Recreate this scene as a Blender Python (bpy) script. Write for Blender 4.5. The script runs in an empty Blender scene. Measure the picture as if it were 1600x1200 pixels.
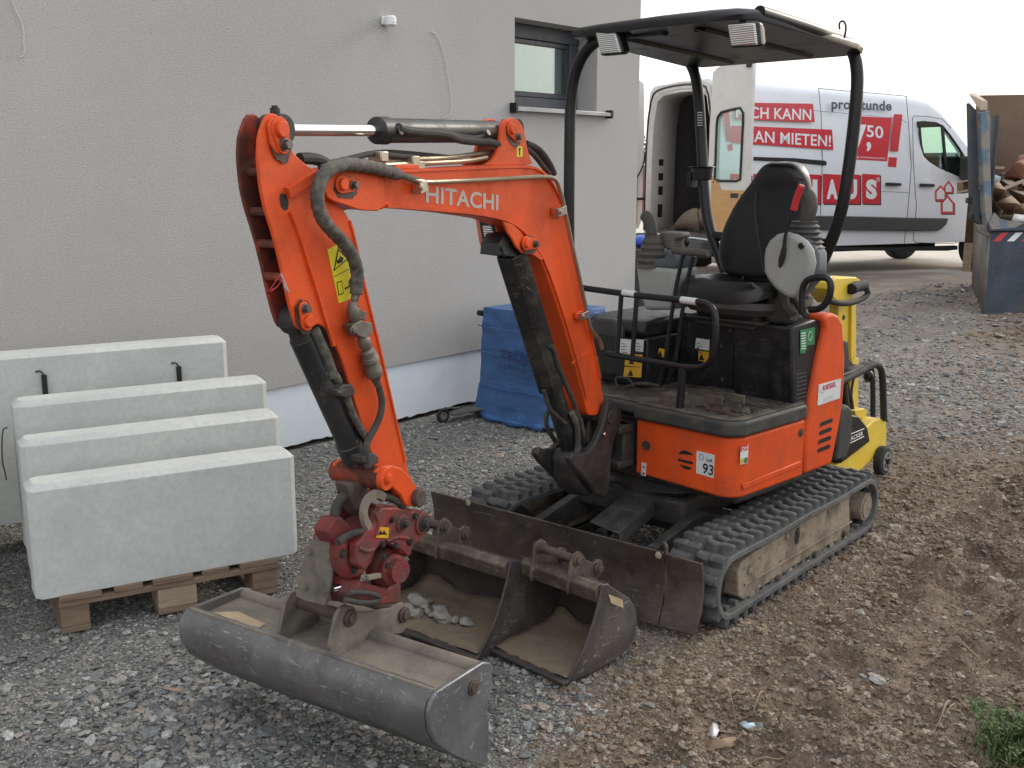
import bpy, bmesh, math, random
import numpy as np
from mathutils import Matrix, Vector, noise
random.seed(7); rng=np.random.default_rng(11)
sc=bpy.context.scene; col=sc.collection
R=math.radians
# ------------------------------------------------------------------ camera
FPX=1680.0; CX=800.0; CY=600.0; YH=260.0; CAMH=1.65
PITCH=math.atan((CY-YH)/FPX)
cd=bpy.data.cameras.new('camera'); cam=bpy.data.objects.new('camera',cd); col.objects.link(cam)
cam.location=(0,0,CAMH); cam.rotation_euler=(R(90)-PITCH,0,0)
cd.sensor_width=36; cd.lens=36*FPX/1600; cd.clip_end=2000; cd.clip_start=.05
sc.camera=cam
# ------------------------------------------------------------------ sky, sun, exposure
SUN_EL,SUN_AZ=24.0,42.0           # sun stands behind the yard to the right, veiled by cloud
w=bpy.data.worlds.new('World'); sc.world=w; w.use_nodes=True
nt=w.node_tree; nt.nodes.clear()
out=nt.nodes.new('ShaderNodeOutputWorld'); sky=nt.nodes.new('ShaderNodeTexSky'); sky.sky_type='NISHITA'
sky.sun_disc=False; sky.sun_elevation=R(SUN_EL); sky.sun_rotation=R(90-SUN_AZ); sky.dust_density=4; sky.air_density=1.2
b1=nt.nodes.new('ShaderNodeBackground'); b1.inputs[1].default_value=.05; nt.links.new(sky.outputs[0],b1.inputs[0])
b2=nt.nodes.new('ShaderNodeBackground'); b2.inputs[0].default_value=(.95,.975,1,1); b2.inputs[1].default_value=1.12
ad=nt.nodes.new('ShaderNodeAddShader'); nt.links.new(b1.outputs[0],ad.inputs[0]); nt.links.new(b2.outputs[0],ad.inputs[1])
nt.links.new(ad.outputs[0],out.inputs[0])
sd=bpy.data.lights.new('sun','SUN'); sun=bpy.data.objects.new('sun',sd); col.objects.link(sun)
sd.energy=1.1; sd.angle=R(10); sd.color=(1,.93,.82)
sv=Vector((math.cos(R(SUN_EL))*math.cos(R(SUN_AZ)),math.cos(R(SUN_EL))*math.sin(R(SUN_AZ)),math.sin(R(SUN_EL))))
sun.rotation_euler=sv.to_track_quat('Z','Y').to_euler(); sun.location=(10,14,9)
vs=sc.view_settings; vs.view_transform='Standard'; vs.look='None'; vs.exposure=0.12; vs.gamma=1; vs.use_curve_mapping=False
# ------------------------------------------------------------------ frames
def ray(x,y):
    a=((x-CX)/FPX,1.0,-(y-CY)/FPX); c,s=math.cos(PITCH),math.sin(PITCH)
    return np.array([a[0],a[1]*c+a[2]*s,-a[1]*s+a[2]*c])
class Frame:
    """a local frame standing in the yard; at() takes a sight line to one of its planes"""
    def __init__(s,loc,rz=0,roll=0,rx=0):
        M=Matrix.Translation(loc)@Matrix.Rotation(R(rz),4,'Z')@Matrix.Rotation(R(roll),4,'Y')@Matrix.Rotation(R(rx),4,'X')
        s.M=M; s.R=np.array(M.to_3x3()); s.o=np.array(loc,float)
    def w(s,p): return s.R@np.array(p,float)+s.o
    def l(s,p): return s.R.T@(np.array(p,float)-s.o)
    def at(s,ax,val,px,py):
        i='xyz'.index(ax); d=s.R.T@ray(px,py); c=s.l((0,0,CAMH)); return c+d*((val-c[i])/d[i])
    def poly(s,ax,val,pts):
        k=[j for j in range(3) if j!='xyz'.index(ax)]
        return [tuple(float(s.at(ax,val,*p)[j]) for j in k) for p in pts]
    def pts(s,ax,val,pts): return [Vector(s.at(ax,val,*p)) for p in pts]
G=Frame((0,0,0))
# ------------------------------------------------------------------ materials
MATS={}
def lnk(t,a,b): t.links.new(a,b)
def mat(name,c,rough=.6,metal=0,var=.12,vs_=6,dirt=None,damt=.5,dscale=5,bump=0,bs=60,scr=0,scol=(.35,.34,.33),spec=.5,coat=0,stretch=None,fine=None,clear=0,dsharp=.12):
    if name in MATS: return MATS[name]
    m=bpy.data.materials.new(name); m.use_nodes=True; t=m.node_tree; p=t.nodes['Principled BSDF']
    tc=t.nodes.new('ShaderNodeTexCoord'); src=tc.outputs['Object']
    if stretch:
        mp=t.nodes.new('ShaderNodeMapping'); mp.inputs['Scale'].default_value=stretch; lnk(t,src,mp.inputs[0]); src=mp.outputs[0]
    def nz(scale,det=5,r=.6):
        n=t.nodes.new('ShaderNodeTexNoise'); n.inputs['Scale'].default_value=scale; n.inputs['Detail'].default_value=det; n.inputs['Roughness'].default_value=r
        lnk(t,src,n.inputs['Vector']); return n.outputs['Fac']
    def mr(s,a,b,c_,d):
        n=t.nodes.new('ShaderNodeMapRange'); n.inputs[1].default_value=a;n.inputs[2].default_value=b;n.inputs[3].default_value=c_;n.inputs[4].default_value=d; lnk(t,s,n.inputs[0]); return n.outputs[0]
    def mix(f,a,b):
        n=t.nodes.new('ShaderNodeMix'); n.data_type='RGBA'
        if isinstance(f,float): n.inputs[0].default_value=f
        else: lnk(t,f,n.inputs[0])
        for i,x in ((6,a),(7,b)):
            if isinstance(x,tuple): n.inputs[i].default_value=(*x[:3],1)
            else: lnk(t,x,n.inputs[i])
        return n.outputs[2]
    lo=tuple(max(0,x*(1-var)) for x in c); hi=tuple(min(1,x*(1+var)) for x in c)
    cur=mix(mr(nz(vs_),.3,.7,0,1),lo,hi)
    if fine: cur=mix(mr(nz(fine[0],3,.7),.42,.62,0,fine[1]),cur,fine[2])
    if dirt:
        f=mr(nz(dscale,8,.65),.5-dsharp+(.5-damt)*.5,.5+dsharp+(.5-damt)*.5,0,1)
        f2=mr(f,0,1,0,min(1,damt*1.3)); cur=mix(f2,cur,dirt); rr=mr(f,0,1,rough,min(1,rough+.25))
    else: rr=mr(nz(vs_*3),.3,.7,max(.02,rough-.08),min(1,rough+.08))
    if scr:
        wear=nz(3.1,7,.72)
        cur=mix(mr(wear,.50,.66,0,scr*.45),cur,tuple(min(1,(a_*.5+b_*.5)) for a_,b_ in zip(c,scol)))
        for sc3,rt,th0 in (((5,110,110),(.3,.9,.5),.62),((90,7,90),(.7,.2,-.6),.63),((26,26,26),(0,0,0),.66)):
            mp=t.nodes.new('ShaderNodeMapping'); mp.inputs['Scale'].default_value=sc3; mp.inputs['Rotation'].default_value=rt; lnk(t,src,mp.inputs[0])
            n=t.nodes.new('ShaderNodeTexNoise'); n.inputs['Scale'].default_value=1.0; n.inputs['Detail'].default_value=4; n.inputs['Roughness'].default_value=.6; n.inputs['Distortion'].default_value=.4; lnk(t,mp.outputs[0],n.inputs['Vector'])
            m1=t.nodes.new('ShaderNodeMath'); m1.operation='MULTIPLY'; lnk(t,mr(n.outputs['Fac'],th0,th0+.05,0,scr),m1.inputs[0]); lnk(t,mr(nz(7.3,4,.6),.42,.6,0,1),m1.inputs[1])
            cur=mix(m1.outputs[0],cur,scol)
    lnk(t,cur,p.inputs['Base Color']); lnk(t,rr,p.inputs['Roughness']); p.inputs['Metallic'].default_value=metal
    p.inputs['Specular IOR Level'].default_value=spec
    if coat: p.inputs['Coat Weight'].default_value=coat; p.inputs['Coat Roughness'].default_value=.15
    if bump:
        b=t.nodes.new('ShaderNodeBump'); b.inputs['Strength'].default_value=min(1,bump); b.inputs['Distance'].default_value=.004 if bump<=1 else .004*bump
        lnk(t,nz(bs,6,.65),b.inputs['Height']); lnk(t,b.outputs[0],p.inputs['Normal'])
    MATS[name]=m; return m
DUST=(.27,.22,.16)
ORANGE=mat('orange_paint',(.70,.082,.014),.46,var=.12,vs_=4,dirt=(.30,.055,.022),damt=.36,dscale=7,bump=.06,bs=30,spec=.3,scr=.30,scol=(.13,.05,.03))
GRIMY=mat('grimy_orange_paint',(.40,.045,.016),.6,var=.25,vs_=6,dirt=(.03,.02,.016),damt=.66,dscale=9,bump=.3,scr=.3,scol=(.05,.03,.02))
REDDARK=mat('grimy_dark_red_casting',(.20,.018,.018),.6,var=.3,dirt=(.05,.035,.03),damt=.52,dscale=16,bump=.5,scr=.4,scol=(.16,.13,.11))
RED=mat('red_casting_paint',(.24,.020,.022),.55,var=.3,dirt=(.07,.05,.042),damt=.56,dscale=13,bump=.7,bs=60,scr=.6,scol=(.19,.15,.12))
DARKIRON=mat('dark_cast_iron',(.022,.019,.018),.58,var=.35,dirt=(.085,.062,.048),damt=.34,dscale=9,bump=.4,bs=45,scr=.2)
BLACKPAINT=mat('black_paint',(.009,.009,.011),.34,spec=.4,var=.2,dirt=(.05,.045,.04),damt=.2,dscale=12,bump=.05,scr=.15,scol=(.16,.15,.14))
CYLBLACK=mat('black_cylinder_paint',(.014,.015,.017),.4,var=.25,dirt=(.10,.08,.06),damt=.28,dscale=10,bump=.1,scr=.35,scol=(.22,.21,.2))
GUARD=mat('scratched_guard_plate',(.012,.012,.014),.34,var=.2,dirt=(.10,.075,.05),damt=.26,dscale=15,scr=.45,scol=(.36,.31,.24),bump=.1)
CABBLACK=mat('dusty_black_cab_panel',(.009,.009,.010),.42,spec=.4,var=.3,dirt=(.06,.055,.05),damt=.3,dscale=16,bump=.1,scr=.2,scol=(.2,.19,.17))
FLOORM=mat('dusty_rubber_floor',(.035,.033,.030),.75,var=.3,dirt=(.19,.155,.115),damt=.48,dscale=9,bump=.3)
SKIRT=mat('dark_floor_skirt',(.035,.035,.034),.6,var=.2,dirt=(.13,.115,.09),damt=.35,dscale=14,bump=.15)
CHROME=mat('chrome_rod',(.82,.84,.88),.08,1,var=.02)
STEEL=mat('zinc_steel',(.42,.38,.31),.38,.85,var=.2,dirt=(.2,.15,.1),damt=.3)
PIPE=mat('tan_hydraulic_pipe',(.40,.33,.24),.35,.75,var=.15,dirt=(.2,.14,.09),damt=.3)
BOLT=mat('bolt_steel',(.13,.12,.115),.42,.7,var=.2)
GREASE=mat('black_grease_stain',(.035,.02,.015),.45,var=.4,vs_=40)
HOSE=mat('braided_hose',(.03,.03,.028),.7,var=.25,dirt=(.12,.10,.08),damt=.4,dscale=25,bump=.5,bs=220)
HOSEW=mat('worn_wrapped_hose',(.065,.06,.052),.7,var=.4,dirt=(.26,.24,.2),damt=.42,dscale=45,bump=.9,bs=180)
RUBBER=mat('track_rubber',(.055,.058,.062),.72,var=.25,dirt=(.17,.16,.148),damt=.5,dscale=14,bump=.6,bs=90)
MUDDY=mat('mud_caked_frame',(.13,.10,.078),.85,var=.4,vs_=5,dirt=(.34,.275,.20),damt=.56,dscale=6,bump=2,bs=26,dsharp=.06,scr=.5,scol=(.06,.045,.035))
BLADEM=mat('worn_blade_steel',(.068,.050,.042),.5,.35,var=.35,vs_=5,dirt=(.15,.115,.09),damt=.42,dscale=8,scr=.55,scol=(.33,.31,.29),bump=.15)
BUCKETM=mat('worn_bucket_steel',(.155,.152,.150),.45,.3,var=.35,vs_=3,dirt=(.092,.070,.058),damt=.50,dscale=3.2,dsharp=.08,scr=.8,scol=(.42,.42,.43),bump=.25,bs=80)
BUCKETD=mat('dusty_bucket_steel',(.15,.132,.115),.6,.2,var=.3,dirt=(.30,.25,.185),damt=.5,dscale=6,scr=.5,scol=(.32,.3,.28),bump=.4,bs=80)
BUCKETP=mat('scraped_bluish_plate',(.155,.16,.17),.38,.4,var=.25,vs_=4,dirt=(.12,.10,.09),damt=.3,dscale=5,scr=.8,scol=(.45,.45,.47),bump=.2)
GBUCK=mat('old_dark_bucket_steel',(.070,.064,.060),.5,.35,var=.35,vs_=4,dirt=(.115,.082,.060),damt=.46,dscale=6,scr=.7,scol=(.34,.33,.32),bump=.35,bs=70)
GBEAM=mat('rust_brown_beam',(.085,.064,.050),.62,.2,var=.35,vs_=7,dirt=(.22,.175,.13),damt=.36,dscale=14,scr=.7,scol=(.32,.27,.20),bump=.6,bs=80,dsharp=.05)
BUCKETIN=mat('sandy_bucket_inside',(.052,.044,.037),.75,.1,var=.3,dirt=(.15,.115,.08),damt=.36,dscale=5,bump=.4,bs=70)
RUSTED=mat('rusty_pin_steel',(.085,.062,.050),.6,.3,var=.35,dirt=(.17,.12,.09),damt=.42,dscale=20,bump=.5)
SAND=mat('pale_sand_tone',(.47,.37,.23),.95,var=.12,vs_=30,dirt=(.34,.26,.17),damt=.4,dscale=20,bump=.6,bs=160)  # pale sand tone, also carries the painted sunlight patch on the bucket deck
CONCRETE=mat('pale_precast_concrete',(.60,.615,.58),.8,var=.07,vs_=2.2,dirt=(.42,.435,.42),damt=.46,dscale=3.4,bump=.4,bs=60,fine=(42,.42,(.43,.445,.43)),scr=.22,dsharp=.2,scol=(.36,.37,.36))
STUCCO=None
PLINTH=mat('white_plinth_board',(.72,.77,.82),.75,var=.05,vs_=2,dirt=(.5,.52,.56),damt=.25,dscale=2.5,bump=.08,bs=90)
WOODG=mat('weathered_pallet_wood',(.17,.115,.078),.8,var=.25,dirt=(.30,.22,.155),damt=.42,dscale=7,stretch=(1,8,8),bump=.5,bs=12)
WOODL=mat('pale_pallet_block_wood',(.36,.28,.20),.8,var=.15,dirt=(.27,.19,.12),damt=.4,dscale=8,stretch=(1,1,5),bump=.3,bs=20)
BLUEF=mat('blue_wrapping_film',(.035,.105,.26),.32,var=.22,vs_=4,dirt=(.05,.16,.42),damt=.35,dscale=5,bump=4,bs=7,spec=.6,stretch=(1,1,2.6))
VANW=mat('van_white_paint',(.76,.79,.84),.3,var=.015,vs_=1,coat=.3,bump=0)
VANIN=mat('van_inner_white',(.66,.64,.62),.45,var=.06)
LINING=mat('dark_cargo_lining',(.055,.05,.055),.8,var=.15)
PLY=mat('plywood_liner',(.55,.31,.12),.55,var=.12,stretch=(1,1,6))
REDP=mat('red_print',(.60,.035,.05),.35,var=.03,coat=.3)
WHITEP=mat('white_print',(.80,.81,.84),.4,var=.02)
SLATE=mat('slate_print',(.07,.09,.13),.4,var=.03)
BLACKP=mat('black_print',(.012,.012,.014),.5,var=.05)
YELLOWP=mat('yellow_label',(.68,.58,.02),.45,var=.07)
AMBERP=mat('amber_label',(.62,.33,.015),.5,var=.1)
LABELW=mat('white_label',(.62,.63,.63),.5,var=.06,dirt=(.45,.42,.38),damt=.25,dscale=30)
LABELG=mat('green_label',(.02,.20,.07),.5,var=.06)
GREYP=mat('silver_lettering',(.47,.42,.40),.5,var=.04)
VINYL=mat('black_seat_vinyl',(.009,.009,.010),.34,var=.15,bump=.12,bs=240,spec=.5)
GREYPL=mat('grey_console_plastic',(.30,.31,.29),.5,var=.06,dirt=(.2,.19,.17),damt=.2,dscale=20)
SLATEPL=mat('slate_console_plastic',(.075,.085,.10),.5,var=.1)
DARKPL=mat('dark_grey_plastic',(.045,.042,.042),.55,var=.15,dirt=(.11,.10,.09),damt=.3)
REDGRIP=mat('red_lever_grip',(.50,.02,.03),.35,var=.06)
TYRE=mat('tyre_rubber',(.02,.02,.021),.8,var=.2,bump=.3)
YELLOW=mat('worn_yellow_paint',(.72,.50,.035),.5,var=.08,dirt=(.40,.33,.20),damt=.30,dscale=11,scr=.5,scol=(.5,.46,.36),bump=.1)
ANTHRA=mat('anthracite_window_frame',(.045,.052,.066),.45,var=.05)
ALU=mat('brushed_sill',(.30,.31,.33),.4,.6,var=.2,stretch=(1,1,1))
CONTB=mat('faded_blue_container_paint',(.035,.055,.08),.65,var=.3,vs_=3,dirt=(.12,.085,.06),damt=.35,dscale=4,scr=.3,scol=(.3,.3,.3),bump=.2)
CONTW=mat('peeling_blue_container_paint',(.12,.175,.23),.6,var=.2,dirt=(.36,.28,.20),damt=.5,dscale=5,scr=.4,scol=(.05,.05,.05),dsharp=.03,bump=.2)
CONTR=mat('rusty_container_wall',(.15,.095,.065),.8,var=.2,vs_=2,dirt=(.21,.15,.11),damt=.35,dscale=3)
CONTG=mat('grey_container_side',(.16,.14,.12),.75,var=.25,dirt=(.09,.09,.1),damt=.4,dscale=4)
CARD=mat('brown_cardboard',(.28,.19,.125),.85,var=.15)
STONE1=None
def stone_mat(name,ramp,rough=.85):
    m=bpy.data.materials.new(name); m.use_nodes=True; t=m.node_tree; p=t.nodes['Principled BSDF']
    oi=t.nodes.new('ShaderNodeObjectInfo'); cr=t.nodes.new('ShaderNodeValToRGB'); cr.color_ramp.interpolation='LINEAR'
    e=cr.color_ramp.elements; e[0].position=0; e[0].color=(*ramp[0],1); e[1].position=1; e[1].color=(*ramp[-1],1)
    for i,c in enumerate(ramp[1:-1]): x=e.new((i+1)/(len(ramp)-1)); x.color=(*c,1)
    lnk(t,oi.outputs['Random'],cr.inputs[0])
    n=t.nodes.new('ShaderNodeTexNoise'); n.inputs['Scale'].default_value=2.2; n.inputs['Detail'].default_value=5
    tc=t.nodes.new('ShaderNodeTexCoord'); lnk(t,tc.outputs['Object'],n.inputs['Vector'])
    mr=t.nodes.new('ShaderNodeMapRange'); mr.inputs[1].default_value=.3; mr.inputs[2].default_value=.7; mr.inputs[3].default_value=.6; mr.inputs[4].default_value=1.3; lnk(t,n.outputs['Fac'],mr.inputs[0])
    mx=t.nodes.new('ShaderNodeVectorMath'); mx.operation='SCALE'; lnk(t,cr.outputs[0],mx.inputs[0]); lnk(t,mr.outputs[0],mx.inputs['Scale'])
    lnk(t,mx.outputs[0],p.inputs['Base Color']); p.inputs['Roughness'].default_value=rough; return m
GRAVELM=stone_mat('gravel_stone',[(.085,.09,.09),(.22,.225,.22),(.12,.12,.12),(.33,.33,.31),(.10,.105,.11),(.27,.26,.235),(.47,.46,.43),(.15,.145,.135),(.31,.305,.285),(.34,.27,.22),(.17,.175,.18)])
CLODM=stone_mat('earth_clod',[(.135,.092,.060),(.215,.155,.108),(.165,.118,.080),(.27,.205,.15),(.185,.135,.093),(.36,.30,.24),(.125,.086,.058)])
STRAWM=stone_mat('dry_straw',[(.28,.21,.13),(.40,.31,.20),(.20,.14,.09),(.34,.27,.18)])
# ------------------------------------------------------------------ mesh builder
WM={}
def mw(o): return WM.get(o.name,Matrix.Identity(4))
class MB:
    def __init__(s,F=None): s.M=F.M if isinstance(F,Frame) else (F if F is not None else Matrix.Identity(4)); s.v=[]; s.f=[]
    def add(s,v,f,X=None):
        n=len(s.v)
        for p in v:
            p=Vector(p); s.v.append(X@p if X is not None else p)
        s.f+= [tuple(i+n for i in q) for q in f]; return s
    def box(s,x0,x1,y0,y1,z0,z1,X=None):
        v=[(x,y,z) for x in (x0,x1) for y in (y0,y1) for z in (z0,z1)]
        return s.add(v,[(0,1,3,2),(4,6,7,5),(0,4,5,1),(2,3,7,6),(0,2,6,4),(1,5,7,3)],X)
    def prism(s,ax,pts,a,b,X=None):
        n=len(pts)
        def mk(q,h):
            if ax=='x': return (h,q[0],q[1])
            if ax=='y': return (q[0],h,q[1])
            return (q[0],q[1],h)
        v=[mk(q,a) for q in pts]+[mk(q,b) for q in pts]
        return s.add(v,[tuple(range(n)),tuple(range(2*n-1,n-1,-1))]+[(i,n+i,n+(i+1)%n,(i+1)%n) for i in range(n)],X)
    def loft(s,rings,cap=True,close=True,X=None):
        n=len(rings[0]); v=[p for r in rings for p in r]; f=[]
        for k in range(len(rings)-1):
            for i in range(n if close else n-1):
                j=(i+1)%n; f.append((k*n+i,k*n+j,(k+1)*n+j,(k+1)*n+i))
        if cap: f+=[tuple(range(n-1,-1,-1)),tuple((len(rings)-1)*n+i for i in range(n))]
        return s.add(v,f,X)
    def cyl(s,p0,p1,r,r2=None,n=20):
        p0,p1=Vector(p0),Vector(p1); d=(p1-p0).normalized(); a=d.orthogonal().normalized(); b=d.cross(a); r2=r if r2 is None else r2
        return s.loft([[p+(a*math.cos(2*math.pi*i/n)+b*math.sin(2*math.pi*i/n))*q for i in range(n)] for p,q in ((p0,r),(p1,r2))])
    def lathe(s,p0,p1,prof,n=20):
        p0,p1=Vector(p0),Vector(p1); d=(p1-p0).normalized(); a=d.orthogonal().normalized(); b=d.cross(a)
        return s.loft([[p0+(p1-p0)*t+(a*math.cos(2*math.pi*i/n)+b*math.sin(2*math.pi*i/n))*q for i in range(n)] for t,q in prof])
    def tube(s,pts,r,n=10,smooth=0,closed=False,rf=None):
        pts=[Vector(p) for p in pts]
        for _ in range(smooth):
            q=[] if closed else [pts[0]]
            m=len(pts)
            for i in range(m if closed else m-1):
                a,b=pts[i],pts[(i+1)%m]; q+=[a*.75+b*.25,a*.25+b*.75]
            if not closed: q.append(pts[-1])
            pts=q
        m=len(pts); rings=[]; up=None
        for i in range(m):
            t=((pts[(i+1)%m]-pts[i-1]) if closed else (pts[min(i+1,m-1)]-pts[max(i-1,0)])).normalized()
            if up is None: up=t.orthogonal().normalized()
            up=(up-t*up.dot(t)).normalized(); b=t.cross(up); rr=r if rf is None else r*rf(i/(m-1))
            rings.append([pts[i]+(up*math.cos(2*math.pi*k/n)+b*math.sin(2*math.pi*k/n))*rr for k in range(n)])
        if closed: rings.append(rings[0]); return s.loft(rings,cap=False)
        return s.loft(rings)
    def ball(s,c,r,n=14,m=9,sc_=(1,1,1)):
        c=Vector(c); rings=[]
        for j in range(m+1):
            a=math.pi*(j+.001)/(m+.002); rings.append([c+Vector((sc_[0]*r*math.sin(a)*math.cos(2*math.pi*i/n),sc_[1]*r*math.sin(a)*math.sin(2*math.pi*i/n),sc_[2]*r*math.cos(a))) for i in range(n)])
        return s.loft(rings)
    def bolt(s,p,d,r=.009,h=.008):
        p=Vector(p); d=Vector(d).normalized(); s.cyl(p,p+d*h*.4,r*1.35,n=12); s.cyl(p,p+d*h,r,n=6); return s
    def build(s,name,m,parent=None,bevel=0,seg=2,ang=35,loc=None,subsurf=0,label=None,cat=None,group=None,kind=None,disp=0,solid=0):
        me=bpy.data.meshes.new(name)
        base=mw(parent) if parent is not None else (Matrix.Translation(loc) if loc is not None else Matrix.Identity(4))
        X=base.inverted()@s.M
        me.from_pydata([tuple(X@p) for p in s.v],[],s.f)
        bm=bmesh.new(); bm.from_mesh(me); bmesh.ops.recalc_face_normals(bm,faces=bm.faces)
        bm.to_mesh(me); bm.free()
        me.materials.append(m)
        me.polygons.foreach_set('use_smooth',[True]*len(me.polygons)); me.set_sharp_from_angle(angle=R(ang))
        o=bpy.data.objects.new(name,me); col.objects.link(o)
        if parent is not None: o.parent=parent; WM[o.name]=mw(parent)
        else: o.matrix_basis=base; WM[o.name]=base
        if solid:
            md=o.modifiers.new('solid','SOLIDIFY'); md.thickness=solid; md.offset=0
        if subsurf:
            md=o.modifiers.new('sub','SUBSURF'); md.levels=md.render_levels=subsurf
        if bevel:
            md=o.modifiers.new('bevel','BEVEL'); md.width=bevel; md.segments=seg; md.limit_method='ANGLE'; md.angle_limit=R(38); md.harden_normals=False
        tag(o,label,cat,group,kind); return o
def tag(o,label=None,cat=None,group=None,kind=None):
    for k,v in (('label',label),('category',cat),('group',group),('kind',kind)):
        if v: o[k]=v
    return o
def thing(name,label,cat,F,group=None):
    o=bpy.data.objects.new(name,None); col.objects.link(o); M=F.M if isinstance(F,Frame) else Matrix.Translation(F)
    o.matrix_basis=M; WM[o.name]=M; o.empty_display_size=.2; return tag(o,label,cat,group)
def share(src,name,parent,Mw,material=None):
    """another object on the same mesh, standing at world matrix Mw"""
    o=bpy.data.objects.new(name,src.data); col.objects.link(o); o.parent=parent; o.matrix_basis=mw(parent).inverted()@Mw; WM[o.name]=Mw; return o
_tc={}
def glyphs(txt,bold=.0,ext=.0):
    k=(txt,bold,ext)
    if k not in _tc:
        c=bpy.data.curves.new('t','FONT'); c.body=txt; c.offset=bold; c.resolution_u=4; c.space_character=1.0+bold*1.5
        o=bpy.data.objects.new('t',c); col.objects.link(o); dg=bpy.context.evaluated_depsgraph_get(); dg.update()
        me=bpy.data.meshes.new_from_object(o.evaluated_get(dg)); 
        v=[tuple(p.co) for p in me.vertices]; f=[tuple(q.vertices) for q in me.polygons]
        bpy.data.objects.remove(o); bpy.data.meshes.remove(me); bpy.data.curves.remove(c); _tc[k]=(v,f)
    return _tc[k]
def lettering(txt,F,ax,val,quad,m,parent,bold=.0,out=.0015,name='lettering'):
    """flat print: quad = px of baseline left, baseline right, top left"""
    v,f=glyphs(txt,bold); xs=[p[0] for p in v]; ys=[p[1] for p in v]; x0,x1,y0,y1=min(xs),max(xs),min(ys),max(ys)
    A,B,C=[Vector(F.at(ax,val,*q)) for q in quad]; n=Vector([1.0 if a==ax else 0.0 for a in 'xyz']); cl=Vector(F.l((0,0,CAMH)))
    if (cl-A).dot(n)<0: n=-n
    mb=MB(F); mb.add([A+(B-A)*((p[0]-x0)/(x1-x0))+(C-A)*((p[1]-y0)/(y1-y0))+n*out for p in v],f)
    return mb.build(name,m,parent)
def sticker(F,ax,val,quad,m,parent,th=.0012,name='sticker',label=None):
    P=[Vector(F.at(ax,val,*q)) for q in quad]; n=Vector([1.0 if a==ax else 0.0 for a in 'xyz']); cl=Vector(F.l((0,0,CAMH)))
    if (cl-P[0]).dot(n)<0: n=-n
    k=len(P); mb=MB(F); mb.add([p+n*.0002 for p in P]+[p+n*th for p in P],[tuple(range(k)),tuple(range(2*k-1,k-1,-1))]+[(i,(i+1)%k,k+(i+1)%k,k+i) for i in range(k)])
    return mb.build(name,m,parent,label=label)
def quadof(x0,y0,x1,y1): return [(x0,y1),(x1,y1),(x1,y0),(x0,y0)]
def vnoise(x,y,sc_=1.0,seed=0):
    x=np.asarray(x)*sc_; y=np.asarray(y)*sc_; xi=np.floor(x).astype(np.int64); yi=np.floor(y).astype(np.int64); xf=x-xi; yf=y-yi
    xf=xf*xf*(3-2*xf); yf=yf*yf*(3-2*yf)
    def h(a,b):
        n=(a*374761393+b*668265263+seed*974634777)&0x7fffffff; n=((n^(n>>13))*1274126177)&0x7fffffff; return ((n^(n>>16))&0xffff)/65535.0
    return (h(xi,yi)*(1-xf)+h(xi+1,yi)*xf)*(1-yf)+(h(xi,yi+1)*(1-xf)+h(xi+1,yi+1)*xf)*yf
def fbm(x,y,s,o=4,seed=0): return sum(vnoise(x,y,s*2**k,seed+k)*.5**k for k in range(o))/sum(.5**k for k in range(o))
# frames of the things in the yard
T=Frame((.688,4.607,0),-40)          # undercarriage: x along the blade, y towards its rear
U=Frame((.688,4.607,0),-46)          # upper structure
B=Frame((.35,4.244,0),-30)           # boom and arm, swung aside
D=Frame(tuple(G.at('z',0,752,1194)),-31.5,1.5)   # ditching bucket
K=Frame(tuple(G.at('z',.144,57,938)),29.8)       # concrete blocks
HW=Frame((-1.286,6.224,0),50)        # house wall, x along it, y into the house
S=Frame(tuple(G.at('z',.02,890,1060)),-45); S=Frame((S.o[0],S.o[1],.0),-45)
WB=Frame(tuple(G.at('z',.02,750,1022)),-40); WB=Frame((WB.o[0],WB.o[1],.0),-40)
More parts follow.
